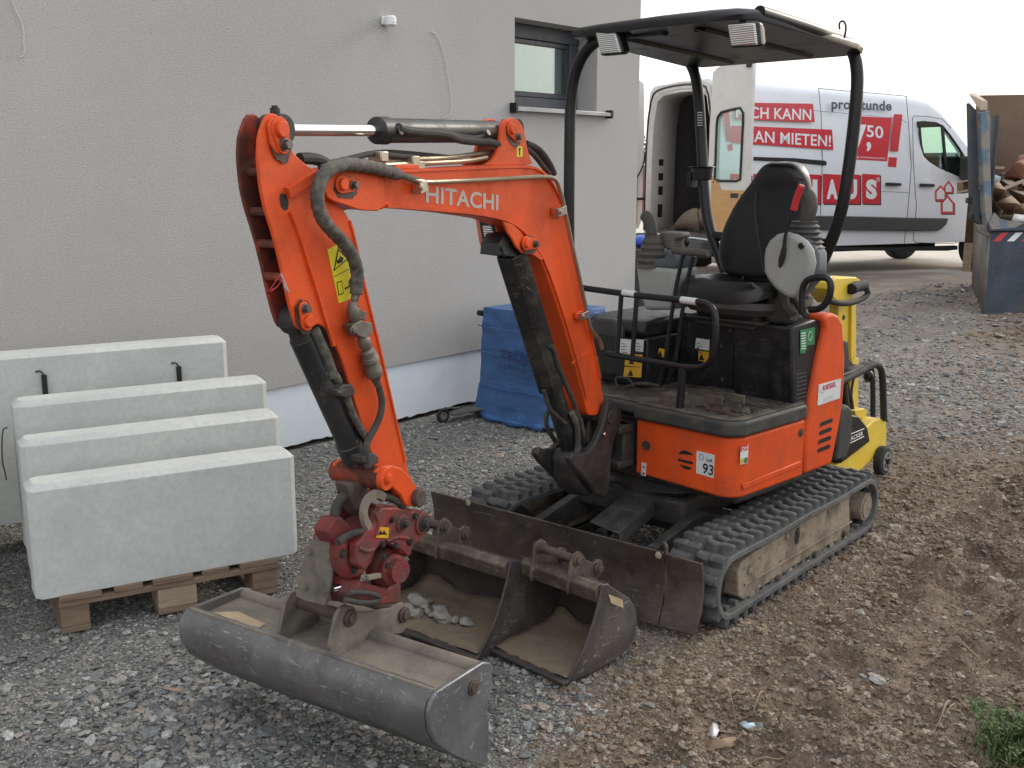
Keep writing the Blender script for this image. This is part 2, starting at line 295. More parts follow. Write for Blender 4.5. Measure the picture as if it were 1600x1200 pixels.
# ================================================================== GROUND
def dirtmask(x,y):
    n=fbm(x,y,1.3,4,3)-.5
    d=(x-(-.15+.60*(y-2.75)))+n*1.3
    m=np.clip(d/.35+.5,0,1)
    far=np.clip((y+n*2.0-6.0)/1.2,0,1)*(1-np.clip((y+n*1.5-9.0)/1.5,0,1))
    return np.clip(m*(1-far*.8),0,1)
def roadmask(x,y): return np.clip((y+(fbm(x,y,.7,3,9)-.5)*1.2-15.5-.06*(x-3))/.4,0,1)
def gheight(x,y):
    x=np.asarray(x,float); y=np.asarray(y,float)
    m=dirtmask(x,y); t=np.clip((y-8.5)/4,0,1); base=.10*t*t*(3-2*t)
    g=-.022*(fbm(x,y,2.2,3,1))-.008*fbm(x,y,14,3,2)
    u=.643*x+.766*y; v=.766*x-.643*y            # along / across the tracks
    outt=np.clip((v+1.62)/.25,0,1)              # only beside the machine, not under it
    clod=np.clip(fbm(x,y,8,4,5)-.47,0,1)*.27+np.clip(fbm(x,y,24,3,6)-.48,0,1)*.11*np.clip(fbm(x,y,1.8,3,61)*2.4-.6,.15,1)-np.abs(fbm(x,y,5,3,62)-.5)*.05
    rut=.05*np.clip(fbm(x,y,1.1,3,21)-.45,-.2,.3)*4*.5; wv=v+1.0+.10*np.sin(u*1.3)+.12*(fbm(x,y,1.0,3,71)-.5); rut=rut*.6-.05*np.exp(-((wv-.15)/.09)**2)-.055*np.exp(-((wv-.62)/.11)**2)+.04*np.exp(-((wv-.38)/.09)**2)+.014*np.sin(wv*38+fbm(x,y,3,3,72)*6)*np.clip(fbm(x,y,1.5,3,73)*2-.7,0,1)
    d=outt*(clod*.9+rut+.006)+(1-outt)*(clod*.15)
    imp=np.exp(-((v+1.42)/.10)**2)*.012*np.sin(u*2*math.pi/.075)*(u>3.2)*(u<6.5)
    far=np.clip((y-9)/4,0,1)*np.clip(1-(y-15.6)/1.0,0,1)*.14*(fbm(x,y,.9,4,14)-.35)
    road=roadmask(x,y)
    return base+(g*(1-m)+(d-.012+imp)*m)*(1-road)+far*(1-road)
def axis(a,b,step,lo,hi,gr=1.16):
    c=list(np.arange(a,b,step)); s=step
    while c[-1]<hi: s*=gr; c.append(c[-1]+s)
    s=step
    while c[0]>lo: s*=gr; c.insert(0,c[0]-s)
    return np.array(c)
gx=axis(-2.4,4.6,.015,-400,400,1.13); gy=axis(2.4,7.4,.015,-30,900,1.075)
X,Y=np.meshgrid(gx,gy); Z=gheight(X,Y)
nx,ny=len(gx),len(gy)
me=bpy.data.meshes.new('ground'); V=np.stack([X.ravel(),Y.ravel(),Z.ravel()],1)
i=np.arange(nx*ny).reshape(ny,nx); Q=np.stack([i[:-1,:-1].ravel(),i[:-1,1:].ravel(),i[1:,1:].ravel(),i[1:,:-1].ravel()],1)
me.vertices.add(len(V)); me.vertices.foreach_set('co',V.ravel()); me.loops.add(Q.size); me.loops.foreach_set('vertex_index',Q.ravel())
me.polygons.add(len(Q)); me.polygons.foreach_set('loop_start',np.arange(0,Q.size,4)); me.polygons.foreach_set('loop_total',np.full(len(Q),4)); me.update(); me.validate()
a=me.attributes.new('earth','FLOAT','POINT'); a.data.foreach_set('value',dirtmask(X,Y).ravel().astype(np.float32))
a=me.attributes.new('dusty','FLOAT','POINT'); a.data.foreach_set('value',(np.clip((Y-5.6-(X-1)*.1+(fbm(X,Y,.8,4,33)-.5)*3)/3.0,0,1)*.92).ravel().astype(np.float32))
a=me.attributes.new('road','FLOAT','POINT'); a.data.foreach_set('value',roadmask(X,Y).ravel().astype(np.float32))
me.polygons.foreach_set('use_smooth',[True]*len(me.polygons))
ground=bpy.data.objects.new('ground',me); col.objects.link(ground); tag(ground,kind='structure')
m=bpy.data.materials.new('gravel_and_earth'); m.use_nodes=True; t=m.node_tree; p=t.nodes['Principled BSDF']; p.inputs['Roughness'].default_value=.95; p.inputs['Specular IOR Level'].default_value=.25
tc=t.nodes.new('ShaderNodeTexCoord')
def N(k,**kw):
    n=t.nodes.new(k)
    for a_,b_ in kw.items(): setattr(n,a_,b_)
    return n
def noise_(s,d=5,r=.6):
    n=N('ShaderNodeTexNoise'); n.inputs['Scale'].default_value=s; n.inputs['Detail'].default_value=d; n.inputs['Roughness'].default_value=r; lnk(t,tc.outputs['Object'],n.inputs['Vector']); return n.outputs['Fac']
def ramp(f,*st):
    n=N('ShaderNodeValToRGB'); e=n.color_ramp.elements; e[0].position,e[0].color=st[0][0],(*st[0][1],1); e[1].position,e[1].color=st[-1][0],(*st[-1][1],1)
    for q in st[1:-1]: z=e.new(q[0]); z.color=(*q[1],1)
    lnk(t,f,n.inputs[0]); return n.outputs[0]
def mixc(f,a_,b_,bt='MIX'):
    n=N('ShaderNodeMix',data_type='RGBA',blend_type=bt)
    if isinstance(f,float): n.inputs[0].default_value=f
    else: lnk(t,f,n.inputs[0])
    lnk(t,a_,n.inputs[6]); lnk(t,b_,n.inputs[7]); return n.outputs[2]
vo=N('ShaderNodeTexVoronoi'); vo.inputs['Scale'].default_value=95; lnk(t,tc.outputs['Object'],vo.inputs['Vector'])
vo2=N('ShaderNodeTexVoronoi'); vo2.inputs['Scale'].default_value=38; lnk(t,tc.outputs['Object'],vo2.inputs['Vector'])
sep=N('ShaderNodeSeparateColor'); lnk(t,vo.outputs['Color'],sep.inputs[0])
grav=ramp(sep.outputs[0],(0,(.075,.08,.082)),(.4,(.15,.155,.155)),(.75,(.25,.25,.24)),(1,(.42,.42,.40)))
sep2=N('ShaderNodeSeparateColor'); lnk(t,vo2.outputs['Color'],sep2.inputs[0])
g2=ramp(sep2.outputs[1],(0,(.10,.105,.108)),(.6,(.19,.19,.185)),(1,(.36,.355,.335))); grav=mixc(.4,grav,g2)
dust=ramp(noise_(1.7,5),(.35,(.9,.92,.94)),(.65,(1.15,1.1,1.02))); grav=mixc(1.0,grav,dust,'MULTIPLY')
earth=ramp(noise_(7,8,.7),(.25,(.095,.062,.040)),(.5,(.205,.145,.100)),(.75,(.34,.26,.19)))
em=ramp(noise_(1.6,6,.65),(.36,(.58,.55,.53)),(.64,(1.22,1.22,1.24))); earth=mixc(1.0,earth,em,'MULTIPLY')
peb=ramp(sep.outputs[1],(0,(.14,.105,.08)),(.7,(.22,.17,.13)),(1,(.45,.41,.36))); earth=mixc(.30,earth,peb)
road=ramp(noise_(2.5,6),(.3,(.58,.52,.455)),(.7,(.68,.62,.55)))
at=N('ShaderNodeAttribute',attribute_name='earth'); at2=N('ShaderNodeAttribute',attribute_name='road')
mm=N('ShaderNodeMath',operation='ADD'); lnk(t,at.outputs['Fac'],mm.inputs[0]); m2=N('ShaderNodeMapRange'); m2.inputs[3].default_value=-.35; m2.inputs[4].default_value=.35; lnk(t,noise_(5,6,.7),m2.inputs[0]); lnk(t,m2.outputs[0],mm.inputs[1]); mm.use_clamp=True
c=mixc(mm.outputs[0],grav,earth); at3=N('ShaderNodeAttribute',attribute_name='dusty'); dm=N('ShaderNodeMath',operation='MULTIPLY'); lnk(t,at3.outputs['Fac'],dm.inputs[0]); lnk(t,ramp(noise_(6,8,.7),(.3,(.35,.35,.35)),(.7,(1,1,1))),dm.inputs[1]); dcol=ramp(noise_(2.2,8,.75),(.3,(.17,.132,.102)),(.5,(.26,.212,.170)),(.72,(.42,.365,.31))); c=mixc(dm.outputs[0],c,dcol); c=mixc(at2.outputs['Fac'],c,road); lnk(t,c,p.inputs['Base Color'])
bb=N('ShaderNodeBump'); bb.inputs['Strength'].default_value=.9; bb.inputs['Distance'].default_value=.007
s1=N('ShaderNodeMath',operation='SUBTRACT'); lnk(t,noise_(60,8,.7),s1.inputs[0]); lnk(t,vo.outputs['Distance'],s1.inputs[1]); lnk(t,s1.outputs[0],bb.inputs['Height'])
b3=N('ShaderNodeBump'); b3.inputs['Strength'].default_value=.8; b3.inputs['Distance'].default_value=.03; lnk(t,noise_(14,8,.7),b3.inputs['Height']); lnk(t,bb.outputs[0],b3.inputs['Normal'])
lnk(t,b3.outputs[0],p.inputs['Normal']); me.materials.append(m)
# ---- loose stones, clods, straw: point clouds that carry instances
lib=bpy.data.collections.new('stone_shapes')
def stone_mesh(name,mt,k,flat=.6,sub=1,jit=.35):
    bm=bmesh.new(); bmesh.ops.create_icosphere(bm,subdivisions=sub,radius=1); off=Vector((k*7.3,k*3.1,k*1.7))
    for v in bm.verts:
        n=noise.noise(v.co*1.1+off)*jit*1.6+noise.noise(v.co*2.7+off)*jit*.6; v.co*=1+n; v.co.z*=flat
    me=bpy.data.meshes.new(name); bm.to_mesh(me); bm.free(); me.materials.append(mt)
    me.polygons.foreach_set('use_smooth',[True]*len(me.polygons)); me.set_sharp_from_angle(angle=R(32)); return me
def shapes(pref,mt,n,**kw):
    c=bpy.data.collections.new(pref); ms=[]
    for k in range(n):
        me=stone_mesh(pref,mt,k+1,**kw); ms.append(me); c.objects.link(bpy.data.objects.new('%s_%02d'%(pref,k),me))
    return c,ms
GC,GMS=shapes('gravel_shape',GRAVELM,9,flat=.55,sub=2,jit=.42); CC,CMS=shapes('clod_shape',CLODM,7,flat=.7,sub=2,jit=.6)
SC_=bpy.data.collections.new('straw_shape')
for k in range(5):
    q=[Vector((-1+i*.4,.12*math.sin(i*1.1+k),.1*math.cos(i*1.7+k*2))) for i in range(6)]
    b=MB(); b.tube(q,.03,n=4); mesh_=bpy.data.meshes.new('straw'); mesh_.from_pydata([tuple(v) for v in b.v],[],b.f); mesh_.materials.append(STRAWM)
    SC_.objects.link(bpy.data.objects.new('straw_shape_%02d'%k,mesh_))
def scatter(name,pts,rots,scs,coll,kind='stuff'):
    me=bpy.data.meshes.new(name); me.vertices.add(len(pts)); me.vertices.foreach_set('co',np.asarray(pts,np.float32).ravel())
    a=me.attributes.new('rot','FLOAT_VECTOR','POINT'); a.data.foreach_set('vector',np.asarray(rots,np.float32).ravel())
    a=me.attributes.new('sc','FLOAT_VECTOR','POINT'); a.data.foreach_set('vector',np.asarray(scs,np.float32).ravel()); me.update()
    o=bpy.data.objects.new(name,me); col.objects.link(o); tag(o,kind=kind)
    g=bpy.data.node_groups.new('scatter','GeometryNodeTree'); g.interface.new_socket('Geometry',in_out='INPUT',socket_type='NodeSocketGeometry'); g.interface.new_socket('Geometry',in_out='OUTPUT',socket_type='NodeSocketGeometry')
    gi=g.nodes.new('NodeGroupInput'); go=g.nodes.new('NodeGroupOutput'); ip=g.nodes.new('GeometryNodeInstanceOnPoints'); ci=g.nodes.new('GeometryNodeCollectionInfo')
    ci.inputs['Collection'].default_value=coll; ci.inputs['Separate Children'].default_value=True; ci.inputs['Reset Children'].default_value=True
    mp=g.nodes.new('GeometryNodeMeshToPoints'); g.links.new(gi.outputs[0],mp.inputs[0]); g.links.new(mp.outputs[0],ip.inputs['Points']); g.links.new(ci.outputs[0],ip.inputs['Instance']); ip.inputs['Pick Instance'].default_value=True
    for nm,so in (('rot','Rotation'),('sc','Scale')):
        na=g.nodes.new('GeometryNodeInputNamedAttribute'); na.data_type='FLOAT_VECTOR'; na.inputs['Name'].default_value=nm; g.links.new(na.outputs[0],ip.inputs[so])
    g.links.new(ip.outputs[0],go.inputs[0]); md=o.modifiers.new('scatter','NODES'); md.node_group=g; return o
def field(n,x0,x1,y0,y1,fac):
    """random spots in a rectangle kept with probability fac(x,y)"""
    x=rng.uniform(x0,x1,n); y=rng.uniform(y0,y1,n); k=rng.random(n)<fac(x,y); return x[k],y[k]
def inview(x,y): u=800+FPX*x/(y*.98+.33); return (u>-60)&(u<1660)
def offwall(x,y): 
    d=(x-HW.o[0])*HW.R[0,1]+(y-HW.o[1])*HW.R[1,1]; return d<-.01
def clump(x,y,s=2.5,seed=40): return np.clip((fbm(x,y,s,3,seed)-.36)*3.2,0.06,1)
def lay(xs,ys,r,flat=1.0,sink=.15,el=.5):
    n=len(xs); r=np.asarray(r); z=gheight(xs,ys)+r*(.45-sink); 
    sx=np.stack([r*rng.uniform(1,1+el,n),r*rng.uniform(.75,1.1,n),r*rng.uniform(.6,1.1,n)*flat],1)
    ro=np.stack([rng.uniform(-.35,.35,n),rng.uniform(-.35,.35,n),rng.uniform(0,6.283,n)],1); return np.stack([xs,ys,z],1),ro,sx
ok=lambda x,y: inview(x,y)&offwall(x,y)
P=[]
for n,x0,x1,y0,y1,ra,rs,fa in ((105000,-2.3,1.6,2.5,4.8,.0032,.40,.9),(75000,-2.6,2.0,4.4,8.2,.0048,.42,.8),(2500,-2.2,1.4,2.5,4.4,.0075,.35,.45),(16000,1.2,7.5,5.5,10.5,.0080,.5,.9),(700,-2.2,.9,2.5,4.0,.0120,.22,.4)):
    x,y=field(n,x0,x1,y0,y1,lambda x,y:(1-dirtmask(x,y)*.93)*ok(x,y)*(clump(x,y) if ra>.007 else .55+.45*clump(x,y,4,50))); P.append(lay(x,y,ra*np.exp(rng.normal(0,rs,len(x)))))
x,y=field(90000,.8,9.5,5.6,14.5,lambda x,y:ok(x,y)*np.clip((y-5.3-(x-1)*.12)/1.8,0,1)*(1-.72*np.clip((y-8.3)/1.5,0,1))*(.25+.75*clump(x,y,1.6,90))); P.append(lay(x,y,(.0055+.0006*(y-5))*np.exp(rng.normal(0,.45,len(x)))))
for cx_,cy_,sx_,n_,r_ in ((330,1095,.20,900,.0085),(430,1130,.16,500,.0085),(560,1090,.18,350,.008),(200,1150,.22,450,.0075),(860,1110,.15,160,.007),(120,1090,.25,250,.007)):
    c0=G.at('z',0,cx_,cy_); x=rng.normal(float(c0[0]),sx_,n_); y=rng.normal(float(c0[1]),sx_*.8,n_); P.append(lay(x,y,r_*np.exp(rng.normal(0,.35,n_)),sink=.05))
gravel=scatter('gravel',*[np.concatenate([q[i] for q in P]) for i in range(3)],GC)
P=[]
for n,x0,x1,y0,y1,ra,rs in ((95000,-.4,3.2,2.6,5.0,.0040,.5),(40000,.4,5.5,4.4,8.5,.0065,.5),(5000,-.2,3.4,2.6,6.0,.0085,.4),(26000,1.5,10.5,7.5,15.5,.013,.5),(120,0,3.4,2.6,6.0,.018,.3)):
    x,y=field(n,x0,x1,y0,y1,lambda x,y:dirtmask(x,y)*ok(x,y)*(.3+.7*clump(x,y,2.2,60))); P.append(lay(x,y,ra*np.exp(rng.normal(0,rs,len(x))),sink=.3,el=.3))
clods=scatter('earth_clods',*[np.concatenate([q[i] for q in P]) for i in range(3)],CC)
P=[]
for n,ra,rs in ((7000,.0034,.45),(350,.007,.35)):
    x,y=field(n,-.3,5.0,2.6,8.0,lambda x,y:dirtmask(x,y)*ok(x,y)*clump(x,y,1.6,70)); P.append(lay(x,y,ra*np.exp(rng.normal(0,rs,len(x)))))
x,y=field(1200,-.3,6.0,2.6,8.0,lambda x,y:dirtmask(x,y)*ok(x,y)); 
pebbles=scatter('pebbles_in_the_earth',*[np.concatenate([q[i] for q in P]) for i in range(3)],GC)
x,y=field(4500,.1,3.4,2.6,5.6,lambda x,y:dirtmask(x,y)*ok(x,y)*clump(x,y,1.4,80)); n=len(x); L=rng.uniform(.006,.026,n)
straw=scatter('dry_straw',np.stack([x,y,gheight(x,y)+.004],1),np.stack([rng.uniform(-.2,.2,n),rng.uniform(-.3,.3,n),rng.uniform(0,6.28,n)],1),np.stack([L,L*.7,L*.6],1),SC_)
# the larger stones lie singly on the ground
def lone(px,py,r,mesh,flat=1.0,rot=None):
    q=G.at('z',0,px,py); z=float(gheight(q[0],q[1]))
    o=bpy.data.objects.new('stone',mesh); col.objects.link(o); o.parent=ground
    o.location=(q[0],q[1],z+r*.28); o.rotation_euler=(random.uniform(-.25,.25),random.uniform(-.25,.25),random.uniform(0,6.28) if rot is None else rot); o.scale=(r*random.uniform(1,1.35),r*random.uniform(.75,1),r*.85*flat)
for px,py,r in ((235,1140,.025),(108,1125,.024),(440,1156,.02),(690,1178,.016),(180,1058,.022),(90,983,.018),(612,1040,.017),(485,1080,.018),(260,1108,.018),(206,1160,.015),(445,1030,.0),(238,1117,.015),(255,1115,.014),(300,1113,.013),(218,1105,.016),(270,1087,.015),(160,1043,.016),(178,1178,.017),(122,1190,.018),(320,1175,.016),(390,1120,.014),(420,1180,.016),(540,1130,.013),(572,1150,.016),(500,1120,.014),(825,1082,.014),(1112,1133,.020),(1100,870,.0),(1160,905,.014),(1240,990,.014),(1395,930,.015),(1410,870,.022),(1455,905,.015),(1340,995,.012),(1290,770,.0),(1512,960,.018),(1395,700,.0),(1475,960,.012),(1530,640,.03),(1580,905,.02),(1198,1018,.012),(1265,1130,.013),(35,1020,.017),(12,1145,.02),(60,1085,.014),(340,1060,.015),(370,1095,.013),(1005,1045,.012),(940,1095,.012),(1290,1055,.012),(1486,1100,.011),(1420,1160,.01),(640,1170,.015),(600,1110,.013),(470,1185,.013),(330,1120,.014),(280,1150,.014)):
    if r: lone(px,py,r*(.8 if px>1000 else 1),random.choice(GMS))
# ================================================================== HOUSE
m=bpy.data.materials.new('grey_scratch_render'); m.use_nodes=True; t=m.node_tree; p=t.nodes['Principled BSDF']; p.inputs['Roughness'].default_value=.92; p.inputs['Specular IOR Level'].default_value=.2
tc=t.nodes.new('ShaderNodeTexCoord'); mp=N('ShaderNodeMapping'); mp.inputs['Scale'].default_value=(1,1,2.3); mp.inputs['Rotation'].default_value=(0,-.4,0); lnk(t,tc.outputs['Object'],mp.inputs[0])
n1=N('ShaderNodeTexNoise'); n1.inputs['Scale'].default_value=82; n1.inputs['Detail'].default_value=5; n1.inputs['Roughness'].default_value=.65; lnk(t,mp.outputs[0],n1.inputs['Vector'])
bu=N('ShaderNodeBump'); bu.inputs['Strength'].default_value=.62; bu.inputs['Distance'].default_value=.009; lnk(t,n1.outputs['Fac'],bu.inputs['Height']); lnk(t,bu.outputs[0],p.inputs['Normal'])
c1=ramp(noise_(.6,6,.62),(.3,(.415,.40,.387)),(.7,(.475,.46,.447))); c2=ramp(n1.outputs['Fac'],(.35,(.86,.86,.86)),(.6,(1.05,1.05,1.05))); lnk(t,mixc(1.0,c1,c2,'MULTIPLY'),p.inputs['Base Color']); STUCCO=m
house=thing('house','grey rendered house wall with a white insulated plinth and one small window','house',HW)
wx0,wx1,wz0,wz1=2.03,3.013,2.065,2.66; cxr=3.597
b=MB(HW)
b.box(-9,wx0,0,.34,.385,6.4); b.box(wx1,cxr,0,.34,.385,6.4); b.box(wx0,wx1,0,.34,.385,wz0); b.box(wx0,wx1,0,.34,wz1,6.4)
b.box(cxr-.34,cxr,.34,9,.385,6.4); b.build('wall',STUCCO,house)
rgp=random.Random(3); bot=[(-9,.02)]; xx=-3.0
while xx<cxr-.02: bot.append((xx,.012+.022*abs(noise.noise(Vector((xx*3,0,1))))+rgp.uniform(-.006,.008))); xx+=rgp.uniform(.02,.07)
b=MB(HW); b.prism('y',bot+[(cxr,.02),(cxr,.383),(-9,.383)],.018,.06); b.box(cxr-.34,cxr-.018,.34,9,.05,.383); pl=b.build('plinth',PLINTH,house,bevel=.003)
b=MB(HW); b.box(-9,cxr-.02,.062,.3,-.3,.38); b.build('foundation',mat('dark_foundation_seal',(.03,.03,.032),.9),house)
win=MB(HW)
fy=.17; fx0,fx1=wx0+.002,wx1-.002
win.box(fx0,fx1,fy,fy+.09,wz1-.10,wz1-.002); win.box(fx0,fx1,fy+.01,fy+.07,wz0+.005,wz0+.085); win.box(fx0,fx0+.05,fy+.01,fy+.07,wz0+.085,wz1-.10); win.box(fx1-.11,fx1,fy+.01,fy+.07,wz0+.085,wz1-.10)
window=win.build('window',ANTHRA,house,bevel=.004)
b=MB(HW); b.box(fx0+.05,fx1-.11,fy+.016,fy+.06,wz0+.088,wz0+.125); b.box(fx0+.05,fx1-.11,fy+.016,fy+.06,wz1-.135,wz1-.103); b.box(fx0+.05,fx0+.075,fy+.016,fy+.06,wz0+.125,wz1-.135); b.box(fx1-.15,fx1-.11,fy+.016,fy+.06,wz0+.125,wz1-.135)
b.build('sash',mat('dark_sash',(.02,.024,.03),.35),window,bevel=.003)
GLASS=bpy.data.materials.new('window_glass'); GLASS.use_nodes=True; t=GLASS.node_tree; t.nodes.clear()
o_=N('ShaderNodeOutputMaterial'); gl=N('ShaderNodeBsdfGlossy'); gl.inputs['Roughness'].default_value=.03; gl.inputs[0].default_value=(.9,.95,.95,1); tr=N('ShaderNodeBsdfTransparent'); tr.inputs[0].default_value=(.72,.86,.83,1); mx=N('ShaderNodeMixShader'); lw=N('ShaderNodeLayerWeight'); lw.inputs[0].default_value=.25; fr=N('ShaderNodeMapRange'); fr.inputs[3].default_value=.10; fr.inputs[4].default_value=.75; lnk(t,lw.outputs['Facing'],fr.inputs[0])
lnk(t,fr.outputs[0],mx.inputs[0]); lnk(t,tr.outputs[0],mx.inputs[1]); lnk(t,gl.outputs[0],mx.inputs[2]); lnk(t,mx.outputs[0],o_.inputs[0])
VGLASS=GLASS.copy(); VGLASS.name='van_glass'; VGLASS.node_tree.nodes['Transparent BSDF'].inputs[0].default_value=(.84,.95,.90,1); VGLASS.node_tree.nodes['Map Range'].inputs[3].default_value=.04; VGLASS.node_tree.nodes['Map Range'].inputs[4].default_value=.4
b=MB(HW); b.box(fx0+.075,fx1-.15,fy+.035,fy+.041,wz0+.125,wz1-.135); b.build('pane',GLASS,window)
b=MB(HW)
rg=[[Vector((fx0-.1+i*.02,.235+.008*math.sin(i*1.1),z)) for i in range(60)] for z in (wz0,wz1)]
b.loft(rg,cap=False,close=False); b.build('curtain',mat('pale_teal_curtain',(.13,.19,.18),.8),window)
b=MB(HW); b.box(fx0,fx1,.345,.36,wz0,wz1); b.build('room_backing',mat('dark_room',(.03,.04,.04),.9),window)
b=MB(HW); b.box(wx0-.03,wx1+.12,-.055,fy+.01,wz0-.035,wz0-.008); sill=b.build('window_sill',ALU,house,bevel=.002)
b=MB(HW); b.box(wx0-.055,wx0-.031,-.06,.0-.001,wz0-.05,wz0+.02); b.build('sill_end_cap',BLACKPAINT,sill,bevel=.002); b=MB(HW); b.box(wx1+.121,wx1+.145,-.06,-.001,wz0-.05,wz0+.012); b.build('sill_end_cap',BLACKPAINT,sill,bevel=.002)
# motion sensor and loose cables on the wall
MS=Frame(tuple(HW.w((.793,0,2.49))),50); sn=thing('motion_sensor','small white motion sensor screwed to the grey wall','sensor',MS)
PW=mat('white_plastic',(.78,.78,.77),.35,var=.02)
b=MB(MS); b.box(-.032,.032,-.03,-.001,.0,.05); b.build('base',PW,sn,bevel=.008)
b=MB(MS); b.lathe((0,-.055,-.012),(0,-.055,.052),[(0,.018),(.15,.036),(.8,.036),(1,.026)],n=24); b.build('head',PW,sn,bevel=.003)
b=MB(MS); b.ball((0,-.075,.012),.022,sc_=(1,.8,.8)); b.build('lens',mat('frosted_lens',(.55,.56,.58),.3),sn)
def cable(lab,px,r=.004):
    P=[HW.w(HW.at('y',-.012,*q)) for q in px]; b=MB(); b.tube([Vector(q) for q in P],r*.8,n=8,smooth=3); o=b.build('cable',mat('grey_white_cable',(.52,.51,.49),.5),loc=Vector(P[-1])); tag(o,lab,'cable')
cable('thin white cable loop hanging from the wall beside the sensor, above the long cylinder',[(673,50),(680,52),(688,68),(696,92),(700,125),(706,150),(705,178),(698,182),(692,184)])
cable('short white cable end dangling at the upper left of the wall',[(16,-10),(22,12),(33,32),(38,52),(36,66),(39,80),(36,88),(31,89)])
# ================================================================== EXCAVATOR
ex=thing('mini_excavator','orange mini excavator with open black canopy, arm resting on a tilted ditching bucket','excavator',T)
def part(mb,name,m,parent=ex,**kw): return mb.build(name,m,parent,**kw)
def PX(F,ax,val,pts,a,b,mb=None):
    mb=mb or MB(F); return mb.prism(ax,F.poly(ax,val,pts),a,b)
# ---- tracks
ZB,ZT,YE=.021,.272,.66
rad=(ZT-ZB)/2; zc=(ZT+ZB)/2
def loop(n_arc,rr,sag=True):
    P=[]
    for i in range(n_arc+1): a=-math.pi/2-math.pi*i/n_arc; P.append((-YE+rad+math.cos(a)*rr,zc+math.sin(a)*rr))
    for i in range(1,12):
        t=i/12; P.append((-YE+rad+t*2*(YE-rad),zc+rr-(.006*math.sin(t*math.pi*2)**2 if sag else 0)))
    for i in range(n_arc+1): a=math.pi/2-math.pi*i/n_arc; P.append((YE-rad+math.cos(a)*rr,zc+math.sin(a)*rr))
    for i in range(1,12): t=i/12; P.append((YE-rad-t*2*(YE-rad),zc-rr))
    return P
YE=.742
def track(x0,x1,side,lab):
    o=loop(12,rad); i_=loop(12,rad-.024); n=len(o); b=MB(T); r=[]
    for (yo,zo),(yi,zi) in zip(o,i_): r.append([Vector((x0,yo,zo)),Vector((x1,yo,zo)),Vector((x1,yi,zi)),Vector((x0,yi,zi))])
    r.append(r[0]); b.loft(r,cap=False); tr=part(b,'track',RUBBER,bevel=.004)
    if lab: tr['label']=lab
    # tread lugs, staggered in two rows
    seg=[(Vector((0,*o[k])),Vector((0,*o[(k+1)%n]))) for k in range(n)]; L=[(q-p).length for p,q in seg]; tot=sum(L); N_=46; pit=tot/N_
    w_=(x1-x0); lm=MB(); hw=w_*.225
    prof=[(-.024,-.004),(-.017,.029),(-.009,.033),(.008,.033),(.016,.029),(.023,-.004)]
    lm.loft([[Vector((xx,(p[0]*k),p[1] if k==1 else p[1]*.82)) for p in prof] for xx,k in ((-hw*1.1,.75),(-hw*.9,1),(-hw*.15,1.0),(-hw*.02,.84),(hw*.12,1.05),(hw*.85,1),(hw*1.02,.8))])
    lm2=lm.build('lug',RUBBER,tr,bevel=.003); me=lm2.data; bpy.data.objects.remove(lm2)
    # vertices of that mesh were stored relative to tr: bring them back to their own origin
    me.transform(mw(tr))
    for row in (0,1):
        xc=(x0+x1)/2+(-1 if row==0 else 1)*w_*.235
        for k in range(N_):
            d=(k+(.5 if row else 0))*pit%tot; j=0
            while d>L[j]: d-=L[j]; j+=1
            p=seg[j][0].lerp(seg[j][1],d/L[j]); tv=(seg[j][1]-seg[j][0]).normalized(); nv=Vector((0,p.y,p.z))
            c=Vector((0,max(-YE+rad,min(YE-rad,p.y)),zc)); nv=(Vector((0,p.y,p.z))-c).normalized()
            if abs(p.y)<YE-rad: nv=Vector((0,0,1 if p.z>zc else -1))
            tx=nv.cross(Vector((1,0,0))) # tangent
            M=Matrix(((1,0,0,xc),(0,tx.y,nv.y,p.y),(0,tx.z,nv.z,p.z),(0,0,0,1)))
            if (k*7+row*3)%5==0: M=M@Matrix.Diagonal((1,.94,.9,1))
            if row==1: M=M@Matrix.Rotation(math.pi,4,'Z')
            ob=bpy.data.objects.new('lug',me); col.objects.link(ob); ob.parent=tr; ob.matrix_basis=mw(tr).inverted()@T.M@M
    # inner drive teeth
    b=MB(T)
    for k in range(N_):
        d=k*pit; j=0
        while d>L[j]: d-=L[j]; j+=1
        p=seg[j][0].lerp(seg[j][1],d/L[j]); c=Vector((0,max(-YE+rad,min(YE-rad,p.y)),zc)); v=(p-c); nv=v.normalized() if abs(p.y)>=YE-rad else Vector((0,0,1 if p.z>zc else -1)); q=p-nv*.03; tx=nv.cross(Vector((1,0,0)))
        xs=(x1-.055,x1-.025) if side>0 else (x0+.025,x0+.055); a_=[]
        for xx in xs:
            for s1,s2 in ((-1,-1),(1,-1),(1,1),(-1,1)): pp=q+tx*s1*.012-nv*s2*.012; a_.append((xx,pp.y,pp.z))
        b.add(a_,[(0,1,2,3),(7,6,5,4),(0,4,5,1),(1,5,6,2),(2,6,7,3),(3,7,4,0)])
    o_=b.build('drive_tooth',RUBBER,tr); o_['kind']='stuff'
    return tr
trR=track(.445,.680,1,'nearer rubber track with two rows of tread lugs'); trL=track(-.565,-.330,-1,None)
